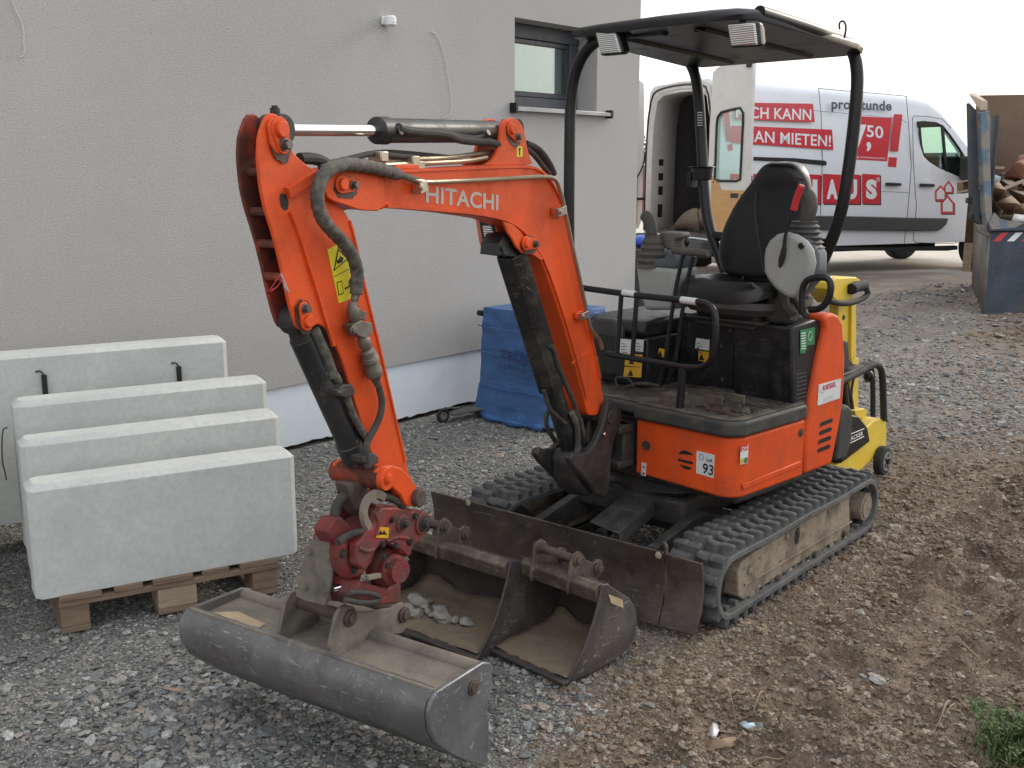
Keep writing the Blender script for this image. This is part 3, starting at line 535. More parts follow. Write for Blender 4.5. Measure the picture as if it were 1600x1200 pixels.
for s in (1,-1):
    dx_=0 if s>0 else .115
    if s<0: T0=T; T=Frame(tuple(T0.w((.115,0,0))),-40)
    side=[(1155,893),(1163,878),(1178,866),(1250,822),(1326,777),(1329,783),(1331,836),(1318,842),(1290,856),(1262,873),(1236,889),(1205,910),(1180,926),(1163,938),(1156,932)]
    q=T0.poly('x',.66,side) if s<0 else T.poly('x',.66,side); b=MB(T); b.prism('x',q,.655*s,.53*s); fr_=part(b,'track_frame',MUDDY,bevel=.006)
    b=MB(T); b.box(min(.40*s,.64*s),max(.40*s,.64*s),-.42,.48,.08,.17); part(b,'roller_frame',MUDDY,bevel=.01)
    b=MB(T)
    for yy in (-.36,-.12,.12,.36): b.cyl((.51*s,yy,.085),(.645*s,yy,.085),.042,n=16)
    o_=part(b,'track_roller',DARKIRON); o_['kind']='stuff'
    b=MB(T); c_=(T0 if s<0 else T).at('x',.655,1352,790); b.lathe((.50*s,c_[1],c_[2]-.005),(.672*s,c_[1],c_[2]-.005),[(0,.088),(.55,.088),(.6,.066),(.93,.064),(.94,.05),(.97,.05),(.98,.012),(1,.01)],n=26); sp=part(b,'sprocket_hub',MUDDY)
    b=MB(T); b.cyl((.47*s,-YE+rad+.005,zc),(.60*s,-YE+rad+.005,zc),rad-.034,n=28); part(b,'idler_wheel',DARKIRON,bevel=.006)
T=T0
hl=T.at('x',.66,1247,838)
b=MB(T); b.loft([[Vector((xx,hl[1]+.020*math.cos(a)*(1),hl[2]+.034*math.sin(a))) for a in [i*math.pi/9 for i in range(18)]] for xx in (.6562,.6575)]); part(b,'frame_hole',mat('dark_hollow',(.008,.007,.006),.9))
b=MB(T)
for px in ((1214,904),(1272,866),(1318,834)): b.bolt(T.at('x',.657,*px),(1,0,0),.012,.012)
o_=part(b,'frame_bolt',RUSTED); o_['kind']='stuff'
# mud lumps caked on the frame and in the track
mdm=mat('dry_mud',(.27,.215,.155),.95,var=.3,vs_=14,dirt=(.14,.11,.085),damt=.45,dscale=12,bump=1.5,bs=60)
b=MB(T); rg=random.Random(9)
for k in range(150):
    t_=rg.random(); x_=1163+t_*160; y_=884-t_*102+rg.uniform(-6,4)
    if rg.random()<.35: x_=1165+t_*160; y_=(934-t_*96)+rg.uniform(-7,2)
    elif rg.random()<.3: y_+=rg.uniform(4,40)
    c_=T.at('x',.655,x_,y_); r_=rg.uniform(.004,.015); b.ball((.655+rg.uniform(-.02,.003),c_[1],c_[2]),r_,n=6,m=4,sc_=(rg.uniform(.3,.7),rg.uniform(.8,1.8),rg.uniform(.5,1)))
o_=part(b,'mud_cake',mdm); o_['kind']='stuff'
strip_=T.poly('x',.657,[(1163,916),(1330,816),(1330,813),(1163,912)]); b=MB(T); b.prism('x',strip_,.6562,.662); part(b,'frame_rib',MUDDY,bevel=.002)
DBS=mat('dusty_black_steel',(.05,.05,.05),.45,.1,var=.3,dirt=(.13,.11,.09),damt=.4,dscale=8,scr=.6,scol=(.3,.29,.27))
# chassis between the tracks
b=MB(T); b.box(-.52,.52,-.20,-.10,.13,.25); part(b,'cross_beam',DARKIRON,bevel=.01)
b=MB(T); b.box(-.52,.52,.22,.32,.13,.25); part(b,'cross_beam',DARKIRON,bevel=.01)
b=MB(T); b.box(-.27,.27,-.30,.30,.19,.31); part(b,'car_body',DARKIRON,bevel=.02)
b=MB(T); b.cyl((0.02,-.02,.30),(0.02,-.02,.40),.27,n=36); part(b,'slewing_ring',DARKIRON,bevel=.008)
# ---- dozer blade
def arc_blade(x0,x1,zt0,zt1,yo0=0,yo1=0):
    rings=[]
    for x,zt,yo in ((x0,zt0,yo0),(x1,zt1,yo1)):
        pr=[]; N2=9
        for i in range(N2+1): t=i/N2; pr.append((-.842+.032*math.sin(t*math.pi*.95)+yo-(.02*(1-t)),.028+t*(zt-.028)))
        back=[(y+.012,z) for y,z in pr][::-1]; rings.append([Vector((x,y,z)) for y,z in pr+back])
    return MB(T).loft(rings)
blade=part(arc_blade(-.648,.505,.298,.300),'dozer_blade',BLADEM,bevel=.002)
part(arc_blade(.511,.652,.296,.286,.002,.02),'blade_extension',BLADEM,blade,bevel=.002)
b=MB(T); b.tube([(.508,-.815,.04),(.508,-.812,.31),(.49,-.80,.322),(.475,-.79,.315)],.007,n=8,smooth=1); part(b,'hinge_pin',RUSTED,blade)
for px in ((731,786),(1028,868)):
    q=T.at('y',-.84,*px); b=MB(T); b.ball((q[0],-.838,q[2]),.014,n=10,m=6,sc_=(1,.35,1)); part(b,'blade_hole',mat('bright_hole',(.30,.27,.20),.9),blade)
for s in (-1,1):
    b=MB(T); b.prism('x',[(-.775,.05),(-.775,.15),(-.25,.245),(-.1,.245),(-.1,.13),(-.30,.13)],.26*s+.0,.26*s+.045*s); part(b,'blade_arm',DBS,bevel=.005)
b=MB(T); q=[(922,806),(985,768),(1046,772),(968,824)]
P=[Vector(T.at('z',.27,*k)) for k in q]
P=[Vector((p.x,p.y,.235+.17*(p.y+.75)*.5)) for p in P]
b.add(P+[p-Vector((0,0,.008)) for p in P],[(0,1,2,3),(7,6,5,4),(0,4,5,1),(1,5,6,2),(2,6,7,3),(3,7,4,0)])
b.add([P[3],P[2],P[2]-Vector((0,0,.055)),P[3]-Vector((0,0,.055)),P[0],P[1],P[1]-Vector((0,0,.055)),P[0]-Vector((0,0,.055))],[(0,1,2,3),(4,7,6,5)])
part(b,'blade_cylinder_cover',DBS,bevel=.003)
b=MB(T); b.cyl((P[0]+P[3])/2-Vector((0,.03,.03)),(P[1]+P[2])/2-Vector((0,0,.03)),.026,n=16); part(b,'blade_cylinder',CYLBLACK)
b=MB(T); b.tube([T.at('z',.22,*k) for k in ((966,829),(985,815),(1005,805),(1040,801),(1075,797),(1092,785),(1094,770))],.010,smooth=2); part(b,'blade_hose',HOSEW)
# ---- upper body, orange
def rrect(x0,x1,y0,y1,r,cs=(1,1,1,1),n=5):
    P=[]
    for (cx_,cy_,a0),on in zip(((x1-r,y0+r,-90),(x1-r,y1-r,0),(x0+r,y1-r,90),(x0+r,y0+r,180)),cs):
        if on:
            for i in range(n+1): a=R(a0+90*i/n); P.append((cx_+r*math.cos(a),cy_+r*math.sin(a)))
        else: P.append({-90:(x1,y0),0:(x1,y1),90:(x0,y1),180:(x0,y0)}[a0])
    return P
XS=.600; YF=-.365
# front/side panel follows the photographed lower and upper edge
def ring_panel(z0f,z1f,x0,x1,yF,yB,r,th):
    out=[(x0,yF)]+[(x1-r+r*math.sin(R(a)),yF+r-r*math.cos(R(a))) for a in range(0,91,15)]+[(x1,yB)]
    inn=[(x0,yF+th)]+[(x1-r+(r-th)*math.sin(R(a)),yF+r-(r-th)*math.cos(R(a))) for a in range(0,91,15)]+[(x1-th,yB)]
    rings=[]
    for (ox,oy),(ix,iy) in zip(out,inn):
        t0=z0f(ox,oy); t1=z1f(ox,oy); rings.append([Vector((ox,oy,t0)),Vector((ox,oy,t0+(t1-t0)*.33)),Vector((ox,oy,t0+(t1-t0)*.66)),Vector((ox,oy,t1)),Vector((ix,iy,t1)),Vector((ix,iy,t0))])
    return MB(U).loft(rings)
zb=.402; zt=.640
fp=part(ring_panel(lambda x,y:zb+max(0,(.22-x))*.10,lambda x,y:zt-(.0 if y<-.3 else 0),.118,XS,YF,float(U.at('x',XS,1256.5,700)[1]),.075,.04),'front_side_cover',ORANGE,bevel=.010,seg=3)
# raised rib on the side and its recess, slots, bolts on the front
b=MB(U); q=U.poly('x',XS,[(1160,765),(1250,727),(1251,722),(1249,720),(1158,757)]); b.prism('x',q,XS+.0005,XS+.006); part(b,'pressed_rib',ORANGE,fp,bevel=.003)
for pts in ([(1060,709),(1066,704),(1072,704),(1082,709),(1083,711)],[(1059,716),(1083,722),(1083,726),(1060,720)],[(1061,725),(1082,731),(1077,734),(1069,732)]):
    b=PX(U,'y',YF,pts,YF-.0015,YF+.001); part(b,'vent_slot',BLACKP,fp)
for px in ((1010,696),): 
    b=MB(U); c_=Vector(U.at('y',YF,*px)); b.cyl(c_,c_+Vector((0,-.003,0)),.020,n=20); b.bolt(c_+Vector((0,-.003,0)),(0,-1,0),.009,.006); part(b,'cover_bolt',RUSTED,fp)
b=MB(U); c_=Vector(U.at('x',XS,1251,676)); b.cyl(c_,c_+Vector((.003,0,0)),.018,n=20); b.bolt(c_+Vector((.003,0,0)),(1,0,0),.009,.006); part(b,'cover_bolt',RUSTED,fp)
# rear side pillar cover
pil=[(1257,741),(1258,690),(1262,651),(1270,610),(1281,555),(1290,516),(1288,504),(1286,497),(1292,491),(1302,489),(1310,493),(1317,505),(1320,560),(1319,600),(1316,634),(1312,660),(1306,690),(1299,725)]
pc=part(PX(U,'x',XS,pil,XS-.085,XS+.003),'rear_pillar_cover',ORANGE,bevel=.014,seg=3)
for k in range(4):
    y=657.5+k*13.6; dx=-k*1.3
    b=PX(U,'x',XS+.004,[(1281+dx,y+5),(1284+dx,y+2.2),(1299+dx,y-4),(1301.5+dx,y-2),(1300+dx,y+2.2),(1282+dx,y+9)],XS+.002,XS+.0048); part(b,'vent_slot',BLACKP,pc)
b=MB(U); b.box(.36,XS-.03,.02,.20,.46,.70); part(b,'rear_body',DARKIRON,bevel=.02)
b=PX(U,'x',XS-.06,[(1303,720),(1311,640),(1322,632),(1330,640),(1328,690),(1320,716)],XS-.30,XS-.05); part(b,'counterweight_corner',SKIRT,bevel=.012)
b=MB(U); b.box(-.36,XS-.03,-.30,.30,.36,.64); part(b,'main_frame',DARKIRON,bevel=.02)
# ---- floor
b=MB(U); b.prism('z',rrect(.115,XS+.012,YF-.022,.12,.085,(1,0,0,0),7),.645,.706); b.prism('z',rrect(-.36,.114,YF+.01,.12,.02,(0,0,0,1)),.655,.700); floor=part(b,'floor_skirt',SKIRT,bevel=.012,seg=3)
floor['label']='black moulded floor edge with a step'
b=MB(U); b.prism('z',rrect(.13,XS-.0,YF-.008,.118,.075,(1,0,0,0),7),.7065,.713); fm=part(b,'floor_mat',FLOORM,bevel=.002)
b=MB(U)
for i in range(13):
    yy=YF+.06+i*.033; b.box(.20 if i>5 else .34,XS-.03,yy,yy+.012,.713,.718)
o_=part(b,'floor_rib',FLOORM,fm); o_['kind']='stuff'
b=MB(U); b.box(-.36,.13,YF+.03,.118,.7005,.708); part(b,'floor_plate',FLOORM,bevel=.002)
# pedals
PEDM=mat('dusty_pedal_iron',(.07,.062,.05),.7,.2,var=.25,dirt=(.22,.18,.13),damt=.42,dscale=30,bump=.4)
def pedal(x,y,hh,mt,tx):
    b=MB(U); b.box(x-.012,x+.012,y,y+.02,.713,.713+hh); pd=part(b,'pedal',mt,bevel=.003)
    b=MB(U); b.box(x-.05,x+.02+tx,y-.004,y+.006,.713+hh-.032,.713+hh+.004); part(b,'pedal_plate',mt,pd,bevel=.003)
    b=MB(U); b.cyl((x-.05,y+.01,.722),(x+.05,y+.01,.722),.011,n=10); b.cyl((x+.03,y+.01,.722),(x+.045,y+.01,.722),.019,n=8); b.cyl((x-.035,y+.01,.722),(x-.025,y+.01,.722),.017,n=8); part(b,'pedal_shaft',mt,pd)
q=U.at('z',.713,1150,645); pedal(q[0],q[1]-.0,.07,PEDM,.015)
q=U.at('z',.713,1118,645); pedal(q[0],q[1]+.0,.065,RUSTED,.01)
q=U.at('z',.708,1045,637); b=MB(U); b.box(q[0]-.045,q[0]+.035,q[1]-.0,q[1]+.08,.709,.765); part(b,'pedal_cover_box',PEDM,bevel=.006)
# ---- seat base and side boxes
YSB=.105
b=MB(U); b.box(-.03,.31,YSB,.55,.705,1.02); part(b,'seat_base',CABBLACK,bevel=.008)
b=MB(U); b.box(.318,.572,YSB-.006,.24,.705,1.035); part(b,'seat_base_side_box',CABBLACK,bevel=.014,seg=3)
q_=U.poly('x',.585,[(1240,632),(1255,560),(1283,520),(1284,500),(1262,498),(1230,520),(1236,600)])
b=PX(U,'x',.575,[(1237,640),(1262,648),(1272,600),(1287,520),(1288,500),(1270,500),(1236,512)],.30,.578); part(b,'fan_side_panel',CABBLACK,bevel=.008)
b=MB(U)
for k in range(8):
    q=U.at('x',.579,1249,588+k*6.2-4); b.box(.578,.583,q[1]-.03,q[1]+.05,q[2]-.003,q[2]+.003)
o_=part(b,'vent_louvre',DARKPL); o_['kind']='stuff'
# left side box, with its upper hump
b=MB(U); b.box(-.36,-.035,-.12,.5,.705,.93); part(b,'left_side_box',CABBLACK,bevel=.012)
b=MB(U); b.prism('x',[(-.13,.93),(-.15,.96),(-.12,.995),(-.02,1.005),(.5,1.01),(.5,.93)],-.36,-.04); part(b,'left_side_hood',CABBLACK,bevel=.015,seg=3)
b=MB(U); b.prism('y',[(-.33,.80),(-.33,.97),(-.29,1.0),(-.18,1.0),(-.14,.96),(-.14,.80)],-.17,-.13); part(b,'battery_cover',DARKPL,bevel=.012)
# bolts on the seat base
b=MB(U)
for px in ((1057,499),(1078,507),(1142,516),(1152,516),(1162,516),(1058,531),(1128,540),(1163,548),(1129,593),(1091,545)):
    b.bolt(U.at('y',YSB-.002,*px),(0,-1,0),.007,.006)
o_=part(b,'panel_bolt',BOLT); o_['kind']='stuff'
b=MB(U); c_=Vector(U.at('y',YSB-.006,1215,527)); b.cyl(c_,c_+Vector((0,-.006,0)),.013,n=20); part(b,'lock_barrel',BOLT,bevel=.002)
b=MB(U); b.prism('y',U.poly('y',YSB,[(1124,536),(1146,539),(1145,606),(1126,602)]),YSB-.004,YSB+.01); part(b,'inspection_panel',CABBLACK,bevel=.003)
b=MB(U); b.prism('y',U.poly('y',YSB-.01,[(1203,535),(1220,538),(1218,567),(1202,564)]),YSB-.009,YSB+.01); part(b,'hatch_plate',DARKPL,bevel=.002)
# stickers there
for quad,m_,lab in (([(968,551),(988,554),(989,531),(970,529)],LABELW,None),([(991,548),(1005,550),(1006,531),(993,530)],LABELW,None),([(1086,544),(1108,548),(1109,531),(1088,528)],LABELW,None),([(976,571),(1003,574),(1004,554),(978,552)],AMBERP,None),([(974,588),(1002,590),(1003,574),(976,573)],AMBERP,None),([(1028,557),(1040,559),(1041,546),(1030,544)],AMBERP,None),([(1091,563),(1106,567),(1108,550),(1092,548)],AMBERP,None)):
    y_=-.195 if quad[0][0]<1020 else (-.125 if quad[0][0]<1045 else YSB-.004)
    s_=sticker(U,'y',y_,quad,m_,ex)
    (x0,y0),(x1,y1)=quad[0],quad[2]
    if m_ is AMBERP:
        cx_,cy_=(x0+x1)/2-3,(y0+y1)/2+1; b=MB(U); b.prism('y',U.poly('y',y_-.0015,[(cx_-5,cy_+5),(cx_+4,cy_+6),(cx_,cy_-5)]),y_-.0018,y_-.0013); part(b,'warning_mark',BLACKP,s_)
    else:
        b=MB(U)
        for k in range(4): b.prism('y',U.poly('y',y_-.0015,[(x0+3,y1+5+k*4.5),(x0+9+k%2*3,y1+6+k*4.5),(x0+9+k%2*3,y1+7+k*4.5),(x0+3,y1+6+k*4.5)]),y_-.0018,y_-.0013)
        o_=part(b,'print_lines',SLATE,s_); o_['kind']='stuff'
b=MB(U); b.box(-.30,-.035,-.19,-.121,.76,.925); part(b,'sticker_bracket',CABBLACK,bevel=.004)
s_=sticker(U,'x',.580,[(1250,552),(1257,552),(1259,548),(1261,540),(1272,538),(1273,511),(1250,516)],LABELG,ex)
b=MB(U)
for k in range(7): b.prism('x',U.poly('x',.5815,[(1252,520+k*4),(1259,519+k*4),(1259,521+k*4),(1252,522+k*4)]),.5815,.582)
o_=part(b,'print_lines',LABELW,s_); o_['kind']='stuff'
b=MB(U); c_=Vector(U.at('x',.582,1266,525)); b.tube([c_+Vector((0,.014*math.cos(a),.018*math.sin(a))) for a in [i*math.pi/8 for i in range(16)]],.0015,n=6,closed=True); part(b,'print_ring',LABELW,s_)
# KIESEL plate, number plate, small ones
s_=sticker(U,'x',XS+.004,[(1277,634),(1312,622),(1314,591),(1279,601)],LABELW,pc)
lettering('KIESEL',U,'x',XS+.0055,[(1285.5,610.5),(1306,603.5),(1286,602.5)],mat('magenta_print',(.45,.02,.09),.5),s_,bold=.02)
b=MB(U); P=[(1280,606),(1281.5,611),(1286,612.5),(1290,611),(1286,614.5),(1281,613)]; b.prism('x',U.poly('x',XS+.0055,P),XS+.0055,XS+.0058); part(b,'swoosh',GREYP,s_)
b=MB(U)
for k,(a_,c2) in enumerate(((1290,1302),(1288,1304),(1284,1308))): b.prism('x',U.poly('x',XS+.0055,[(a_,621+k*3.2),(c2,617.2+k*3.2-.5),(c2,617.8+k*3.2),(a_,622+k*3.2)]),XS+.0055,XS+.0058)
o_=part(b,'print_lines',mat('pale_print',(.4,.4,.42),.6),s_); o_['kind']='stuff'
s_=sticker(U,'y',YF,[(1088,739),(1115,747),(1117,711),(1089,704)],LABELW,fp,th=.002)
lettering('93',U,'y',YF-.002,[(1097.5,739),(1114,743.5),(1099,723)],BLACKP,s_,bold=.015)
lettering('LwA',U,'y',YF-.002,[(1103.5,721),(1113,723),(1104,715)],BLACKP,s_,bold=.01)
b=MB(U); c_=Vector(U.at('y',YF-.003,1096,714)); b.tube([c_+Vector((.011*math.cos(a),0,.012*math.sin(a))) for a in [i*math.pi/3 for i in range(6)]],.001,n=6,closed=True); part(b,'emblem_ring',SLATE,s_)
s_=sticker(U,'x',XS+.0005,[(1156,726),(1168,723),(1169,694),(1157,697)],LABELW,fp,th=.0015)
b=MB(U); b.prism('x',U.poly('x',XS+.002,[(1157,706),(1168.5,703),(1168.7,694),(1157.3,697)]),XS+.0022,XS+.0026); part(b,'red_field',REDP,s_)
lettering('DH',U,'x',XS+.0028,[(1158.5,705),(1167.5,702.5),(1158.7,698.5)],LABELW,s_,bold=.02)
b=MB(U); b.prism('x',U.poly('x',XS+.002,[(1156.5,725),(1162,723.7),(1162.3,716),(1157,717.5)]),XS+.0022,XS+.0026); part(b,'amber_field',AMBERP,s_)
b=MB(U); b.prism('x',U.poly('x',XS+.002,[(1162.4,723.6),(1168,722.5),(1168.3,714.5),(1162.6,716)]),XS+.0022,XS+.0026); part(b,'green_field',LABELG,s_)
s_=sticker(U,'y',YF,[(1002,742),(1009,744),(1010,724),(1003,722)],LABELW,fp,th=.0015)
for c0 in (728,738):
    b=MB(U); b.prism('y',U.poly('y',YF-.002,[(1004,c0),(1008,c0+1),(1006.5,c0+4),(1004.5,c0+3)]),YF-.0022,YF-.0018); part(b,'print_mark',REDP if c0<730 else BLACKP,s_)
# ---- seat
b=MB(U)
def sup(cx_,cy_,z,a_,b_,n=28,e=3.0):
    P=[]
    for i in range(n):
        t_=2*math.pi*i/n; c_,s_=math.cos(t_),math.sin(t_); P.append(Vector((cx_+a_*math.copysign(abs(c_)**(2/e),c_),cy_+b_*math.copysign(abs(s_)**(2/e),s_),z)))
    return P
cxs=.27
b.loft([sup(cxs,.17,z,a_,b_,36) for z,a_,b_ in ((1.05,.17,.16),(1.058,.22,.215),(1.085,.245,.24),(1.112,.245,.24))]); sb=part(b,'seat_pan',DARKPL)
b=MB(U); rings=[]
for z,a_,b_ in ((1.112,.247,.24),(1.14,.25,.24),(1.162,.235,.225),(1.172,.19,.18),(1.160,.10,.11),(1.156,.02,.02)):
    r_=sup(cxs,.17,z,a_,b_,36)
    for p in r_:
        fr_=(.17-p.y)/.22; p.z+=.018*math.exp(-((fr_-.75)/.3)**2)-.028*max(0,fr_-.8)*4*.5+.022*(abs(p.x-cxs)/.22)**2*(1 if fr_<.6 else .3)
    rings.append(r_)
b.loft(rings); part(b,'seat_cushion',VINYL)
b=MB(U); b.prism('x',[(.0,1.0),(.02,1.03),(.0,1.06),(.36,1.06),(.38,1.0)],cxs-.15,cxs+.15); part(b,'suspension_boot',mat('black_rubber_boot',(.02,.019,.018),.8,var=.3,dirt=(.09,.08,.07),damt=.3),bevel=.01)
b=MB(U); b.box(cxs-.19,cxs+.19,-.01,.38,1.022,1.035); part(b,'seat_rail',DARKIRON,bevel=.003)
# backrest: outline read from the photo on the plane of the back
YB=.36
rows=[(252,1209,1243),(258,1199,1253),(270,1190,1262),(285,1180,1267),(300,1168,1270),(320,1156,1272),(345,1144,1271),(370,1136,1268),(395,1134,1262),(412,1136,1255),(426,1144,1240),(432,1152,1228)]
b=MB(U); rings=[]
P3=[(U.at('y',YB,l,y),U.at('y',YB,r,y)) for y,l,r in rows]
zt_=P3[0][0][2]; zb_=P3[-1][0][2]
for k,(l,r_) in enumerate(P3):
    z=(l[2]+r_[2])/2; t_=(zt_-z)/(zt_-zb_); cx_=(l[0]+r_[0])/2; hw=(r_[0]-l[0])/2; yb=YB-.06*t_+.0; th_=.055 if k not in (0,len(P3)-1) else .03
    rg=[]
    for i in range(32):
        a=2*math.pi*i/32; c_,s_=math.cos(a),math.sin(a); x=cx_+hw*math.copysign(abs(c_)**.7,c_); y=yb+th_*math.copysign(abs(s_)**.7,s_)
        if s_<0: 
            u_=(x-cx_)/hw; y+=.030*(1-u_*u_)*(1 if .18<t_<.95 else .2)  # hollow between the side bolsters
            if t_<.17: y-=.012
        rg.append(Vector((x,y,z)))
    rings.append(rg)
b.loft(rings); bk=part(b,'backrest',VINYL,subsurf=1,ang=80)
# seam lines of the back as thin piping
b=MB(U)
for px in ([(1184,279),(1210,277),(1240,278),(1256,282)],[(1178,300),(1176,330),(1180,360),(1186,400),(1190,425)],[(1252,300),(1256,330),(1252,360),(1246,400)]):
    b.tube([Vector(U.at('y',YB-.055-.06*((k_[1]-252)/180),*k_))+Vector((0,.012,0)) for k_ in px],.0022,n=6,smooth=2)
o_=part(b,'piping',VINYL,bk); o_['kind']='stuff'
b=MB(U); b.box(cxs-.13,cxs+.14,YB-.05,YB+.08,1.06,1.22); part(b,'seat_back_bracket',DARKIRON,bevel=.02)
# rag on the cushion
b=MB(U); pr=U.pts('z',1.17,[(1112,402),(1128,400),(1140,408),(1146,416),(1138,418),(1128,412),(1112,410)]); cen=sum(pr,Vector())/len(pr)+Vector((0,0,.03))
b.add(pr+[cen],[(i,(i+1)%len(pr),len(pr)) for i in range(len(pr))]); rag=MB(U); rag.v=b.v; rag.f=b.f
rg_=rag.build('rag',mat('grey_rag',(.28,.26,.23),.9,var=.2),loc=Vector(U.w(cen)),subsurf=0,solid=.004); tag(rg_,'crumpled grey rag lying on the left of the black seat cushion','rag')
# ---- consoles
b=PX(U,'y',.0,[(997,408),(1004,404),(1040,404),(1046,392),(1062,392),(1064,404),(1060,420),(998,418)],-.02,.13); lc=part(b,'left_console_top',SLATEPL,bevel=.015,seg=3)
b=PX(U,'y',-.005,[(998,414),(1062,420),(1056,452),(1051,484),(1012,484),(1003,456)],-.03,.13); part(b,'left_console',GREYPL,bevel=.018,seg=3)
def boot(base,top,r0,r1,n,m_,name='lever_boot',elx=1.0,ely=1.0,parent=ex):
    base,top=Vector(base),Vector(top); b=MB(U); rings=[]; K_=n*4
    for k in range(K_+1):
        t_=k/K_; rr=(r0*(1-t_)**.8+r1*(1-(1-t_)**.8))*(1+.10*math.cos(t_*n*2*math.pi)); c_=base.lerp(top,t_)
        rings.append([c_+Vector((rr*elx*math.cos(i*math.pi/10),rr*ely*math.sin(i*math.pi/10),0)) for i in range(20)])
    b.loft(rings); return part(b,name,m_,parent,ang=60)
GR=mat('grey_rubber_bellows',(.075,.066,.060),.75,var=.12,dirt=(.14,.12,.10),damt=.3)
lb=U.at('y',.03,1021,413); lt=U.at('y',.03,1019,367)
boot((lb[0],.03,lb[2]-.01),(lt[0],.03,lt[2]),.072,.030,5,GR)
g_=[U.at('y',.03,*k) for k in ((1019,368),(1018,360),(1016,350),(1012,340),(1006,336))]
b=MB(U); b.tube(g_,.021,n=14,smooth=2,rf=lambda t_:1.0+.35*math.sin(t_*3.0)); part(b,'joystick_grip',GR)
b=PX(U,'y',.10,[(1031,367),(1038,362),(1068,363),(1070,371),(1057,374),(1055,388),(1046,391),(1034,380)],.08,.15); ar=part(b,'left_armrest',mat('dusty_armrest',(.13,.12,.105),.7,var=.15),bevel=.010,seg=3)
# right hand console: shell, dark band, bellows, lever
sh=[(1197,400),(1199,388),(1206,375),(1217,366),(1232,362),(1248,366),(1262,375),(1272,390),(1276,410),(1272,430),(1262,450),(1250,464),(1240,467),(1226,460),(1212,448),(1203,436),(1197,424)]
b=PX(U,'y',-.06,sh,-.085,-.045); rc=part(b,'right_console',GREYPL,bevel=.02,seg=4)
b=PX(U,'y',-.03,[(1210,372),(1240,358),(1266,372),(1281,396),(1281,430),(1262,452),(1220,450)],-.05,.035); part(b,'right_console_shell',SLATEPL,bevel=.02,seg=3)
b=PX(U,'y',-.085,[(1222,386),(1227,384),(1229,390),(1227,404),(1223,415),(1219,419),(1216,416),(1217,404)],-.0885,-.080); part(b,'lever_slot',BLACKP,bevel=.002)
b=MB(U); c_=Vector(U.at('y',-.086,1253,384)); b.cyl(c_,c_+Vector((0,-.01,0)),.012,n=14); part(b,'key_switch',BLACKPAINT,bevel=.002)
lb=U.at('y',.0,1256,378); lt=U.at('y',.0,1253,346)
boot((lb[0],.0,lb[2]-.02),(lt[0],.02,lt[2]),.074,.046,5,DARKPL)
b=MB(U); b.tube([U.at('y',.04,*k) for k in ((1256,350),(1264,338),(1268,322),(1266,308),(1261,301))],.022,n=12,smooth=2,rf=lambda t_:.8+.4*math.sin(t_*3)); part(b,'joystick_grip',GR)
b=MB(U)
for k in range(0): pass
lv=[U.at('y',-.10,*k) for k in ((1222,410),(1225,392),(1226,372),(1233,345),(1240,326))]
b=MB(U); b.tube(lv,.007,n=10,smooth=1); lk=part(b,'lock_lever',BLACKPAINT)
lv=[U.at('y',-.10,*k) for k in ((1240,328),(1244,312),(1250,296),(1253,289))]
b=MB(U); b.tube(lv,.013,n=12,smooth=1,rf=lambda t_:1 if t_<.9 else .8); part(b,'lever_grip',REDGRIP,lk)
# black stay loop beside the console
lp=[U.at('y',-.11,*k) for k in ((1254,488),(1253,455),(1258,440),(1270,434),(1290,433),(1297,438),(1299,450),(1294,470),(1282,483),(1265,484))]
b=MB(U); b.tube(lp,.013,n=12,smooth=2); part(b,'grab_handle',BLACKPAINT)
b=MB(U); b.box(.44,.55,.03,.12,1.03,1.16); part(b,'console_stand',DARKIRON,bevel=.02)
b=MB(U); b.tube([U.at('y',.02,*k) for k in ((1212,436),(1225,460),(1228,480),(1240,492))],.018,n=10,smooth=2); b.tube([U.at('y',.06,*k) for k in ((1222,440),(1240,465),(1252,485),(1262,495))],.014,n=10,smooth=2); part(b,'console_hose',HOSE)
# ---- travel levers and their grips
for (gx0,gx1,gy),st in (((1051,1089,393),((1069,396),(1066,404),(1058,440),(1048,500),(1040,560),(1030,605))),((1078,1106,395),((1084,400),(1081,408),(1074,440),(1064,500),(1056,560),(1043,600)))):
    b=MB(U); b.tube([U.at('y',-.20,*k) for k in st],.0085,n=10); tl=part(b,'travel_lever',BLACKPAINT)
    b=MB(U); b.tube([U.at('y',-.20,*k) for k in ((gx0,gy-2),((gx0+gx1)/2,gy),(gx1,gy+1))],.0165,n=12,rf=lambda t_:.8+.2*math.sin(t_*math.pi)); part(b,'lever_grip',GR,tl)
b=MB(U); b.tube([U.at('y',-.15,*k) for k in ((1073,393),(1073,384))],.004,n=6); b.ball(U.at('y',-.15,1073,378),.011,sc_=(1,1,1.6)); part(b,'blade_lever',BLACKPAINT)
b=MB(U); b.tube([U.at('y',-.24,*k) for k in ((966,605),(960,592),(968,588),(984,592),(990,604))],.005,n=8,smooth=1); b.tube([U.at('y',-.22,*k) for k in ((975,606),(1000,598),(1030,603))],.008,n=8,smooth=1); part(b,'floor_cable',HOSE)
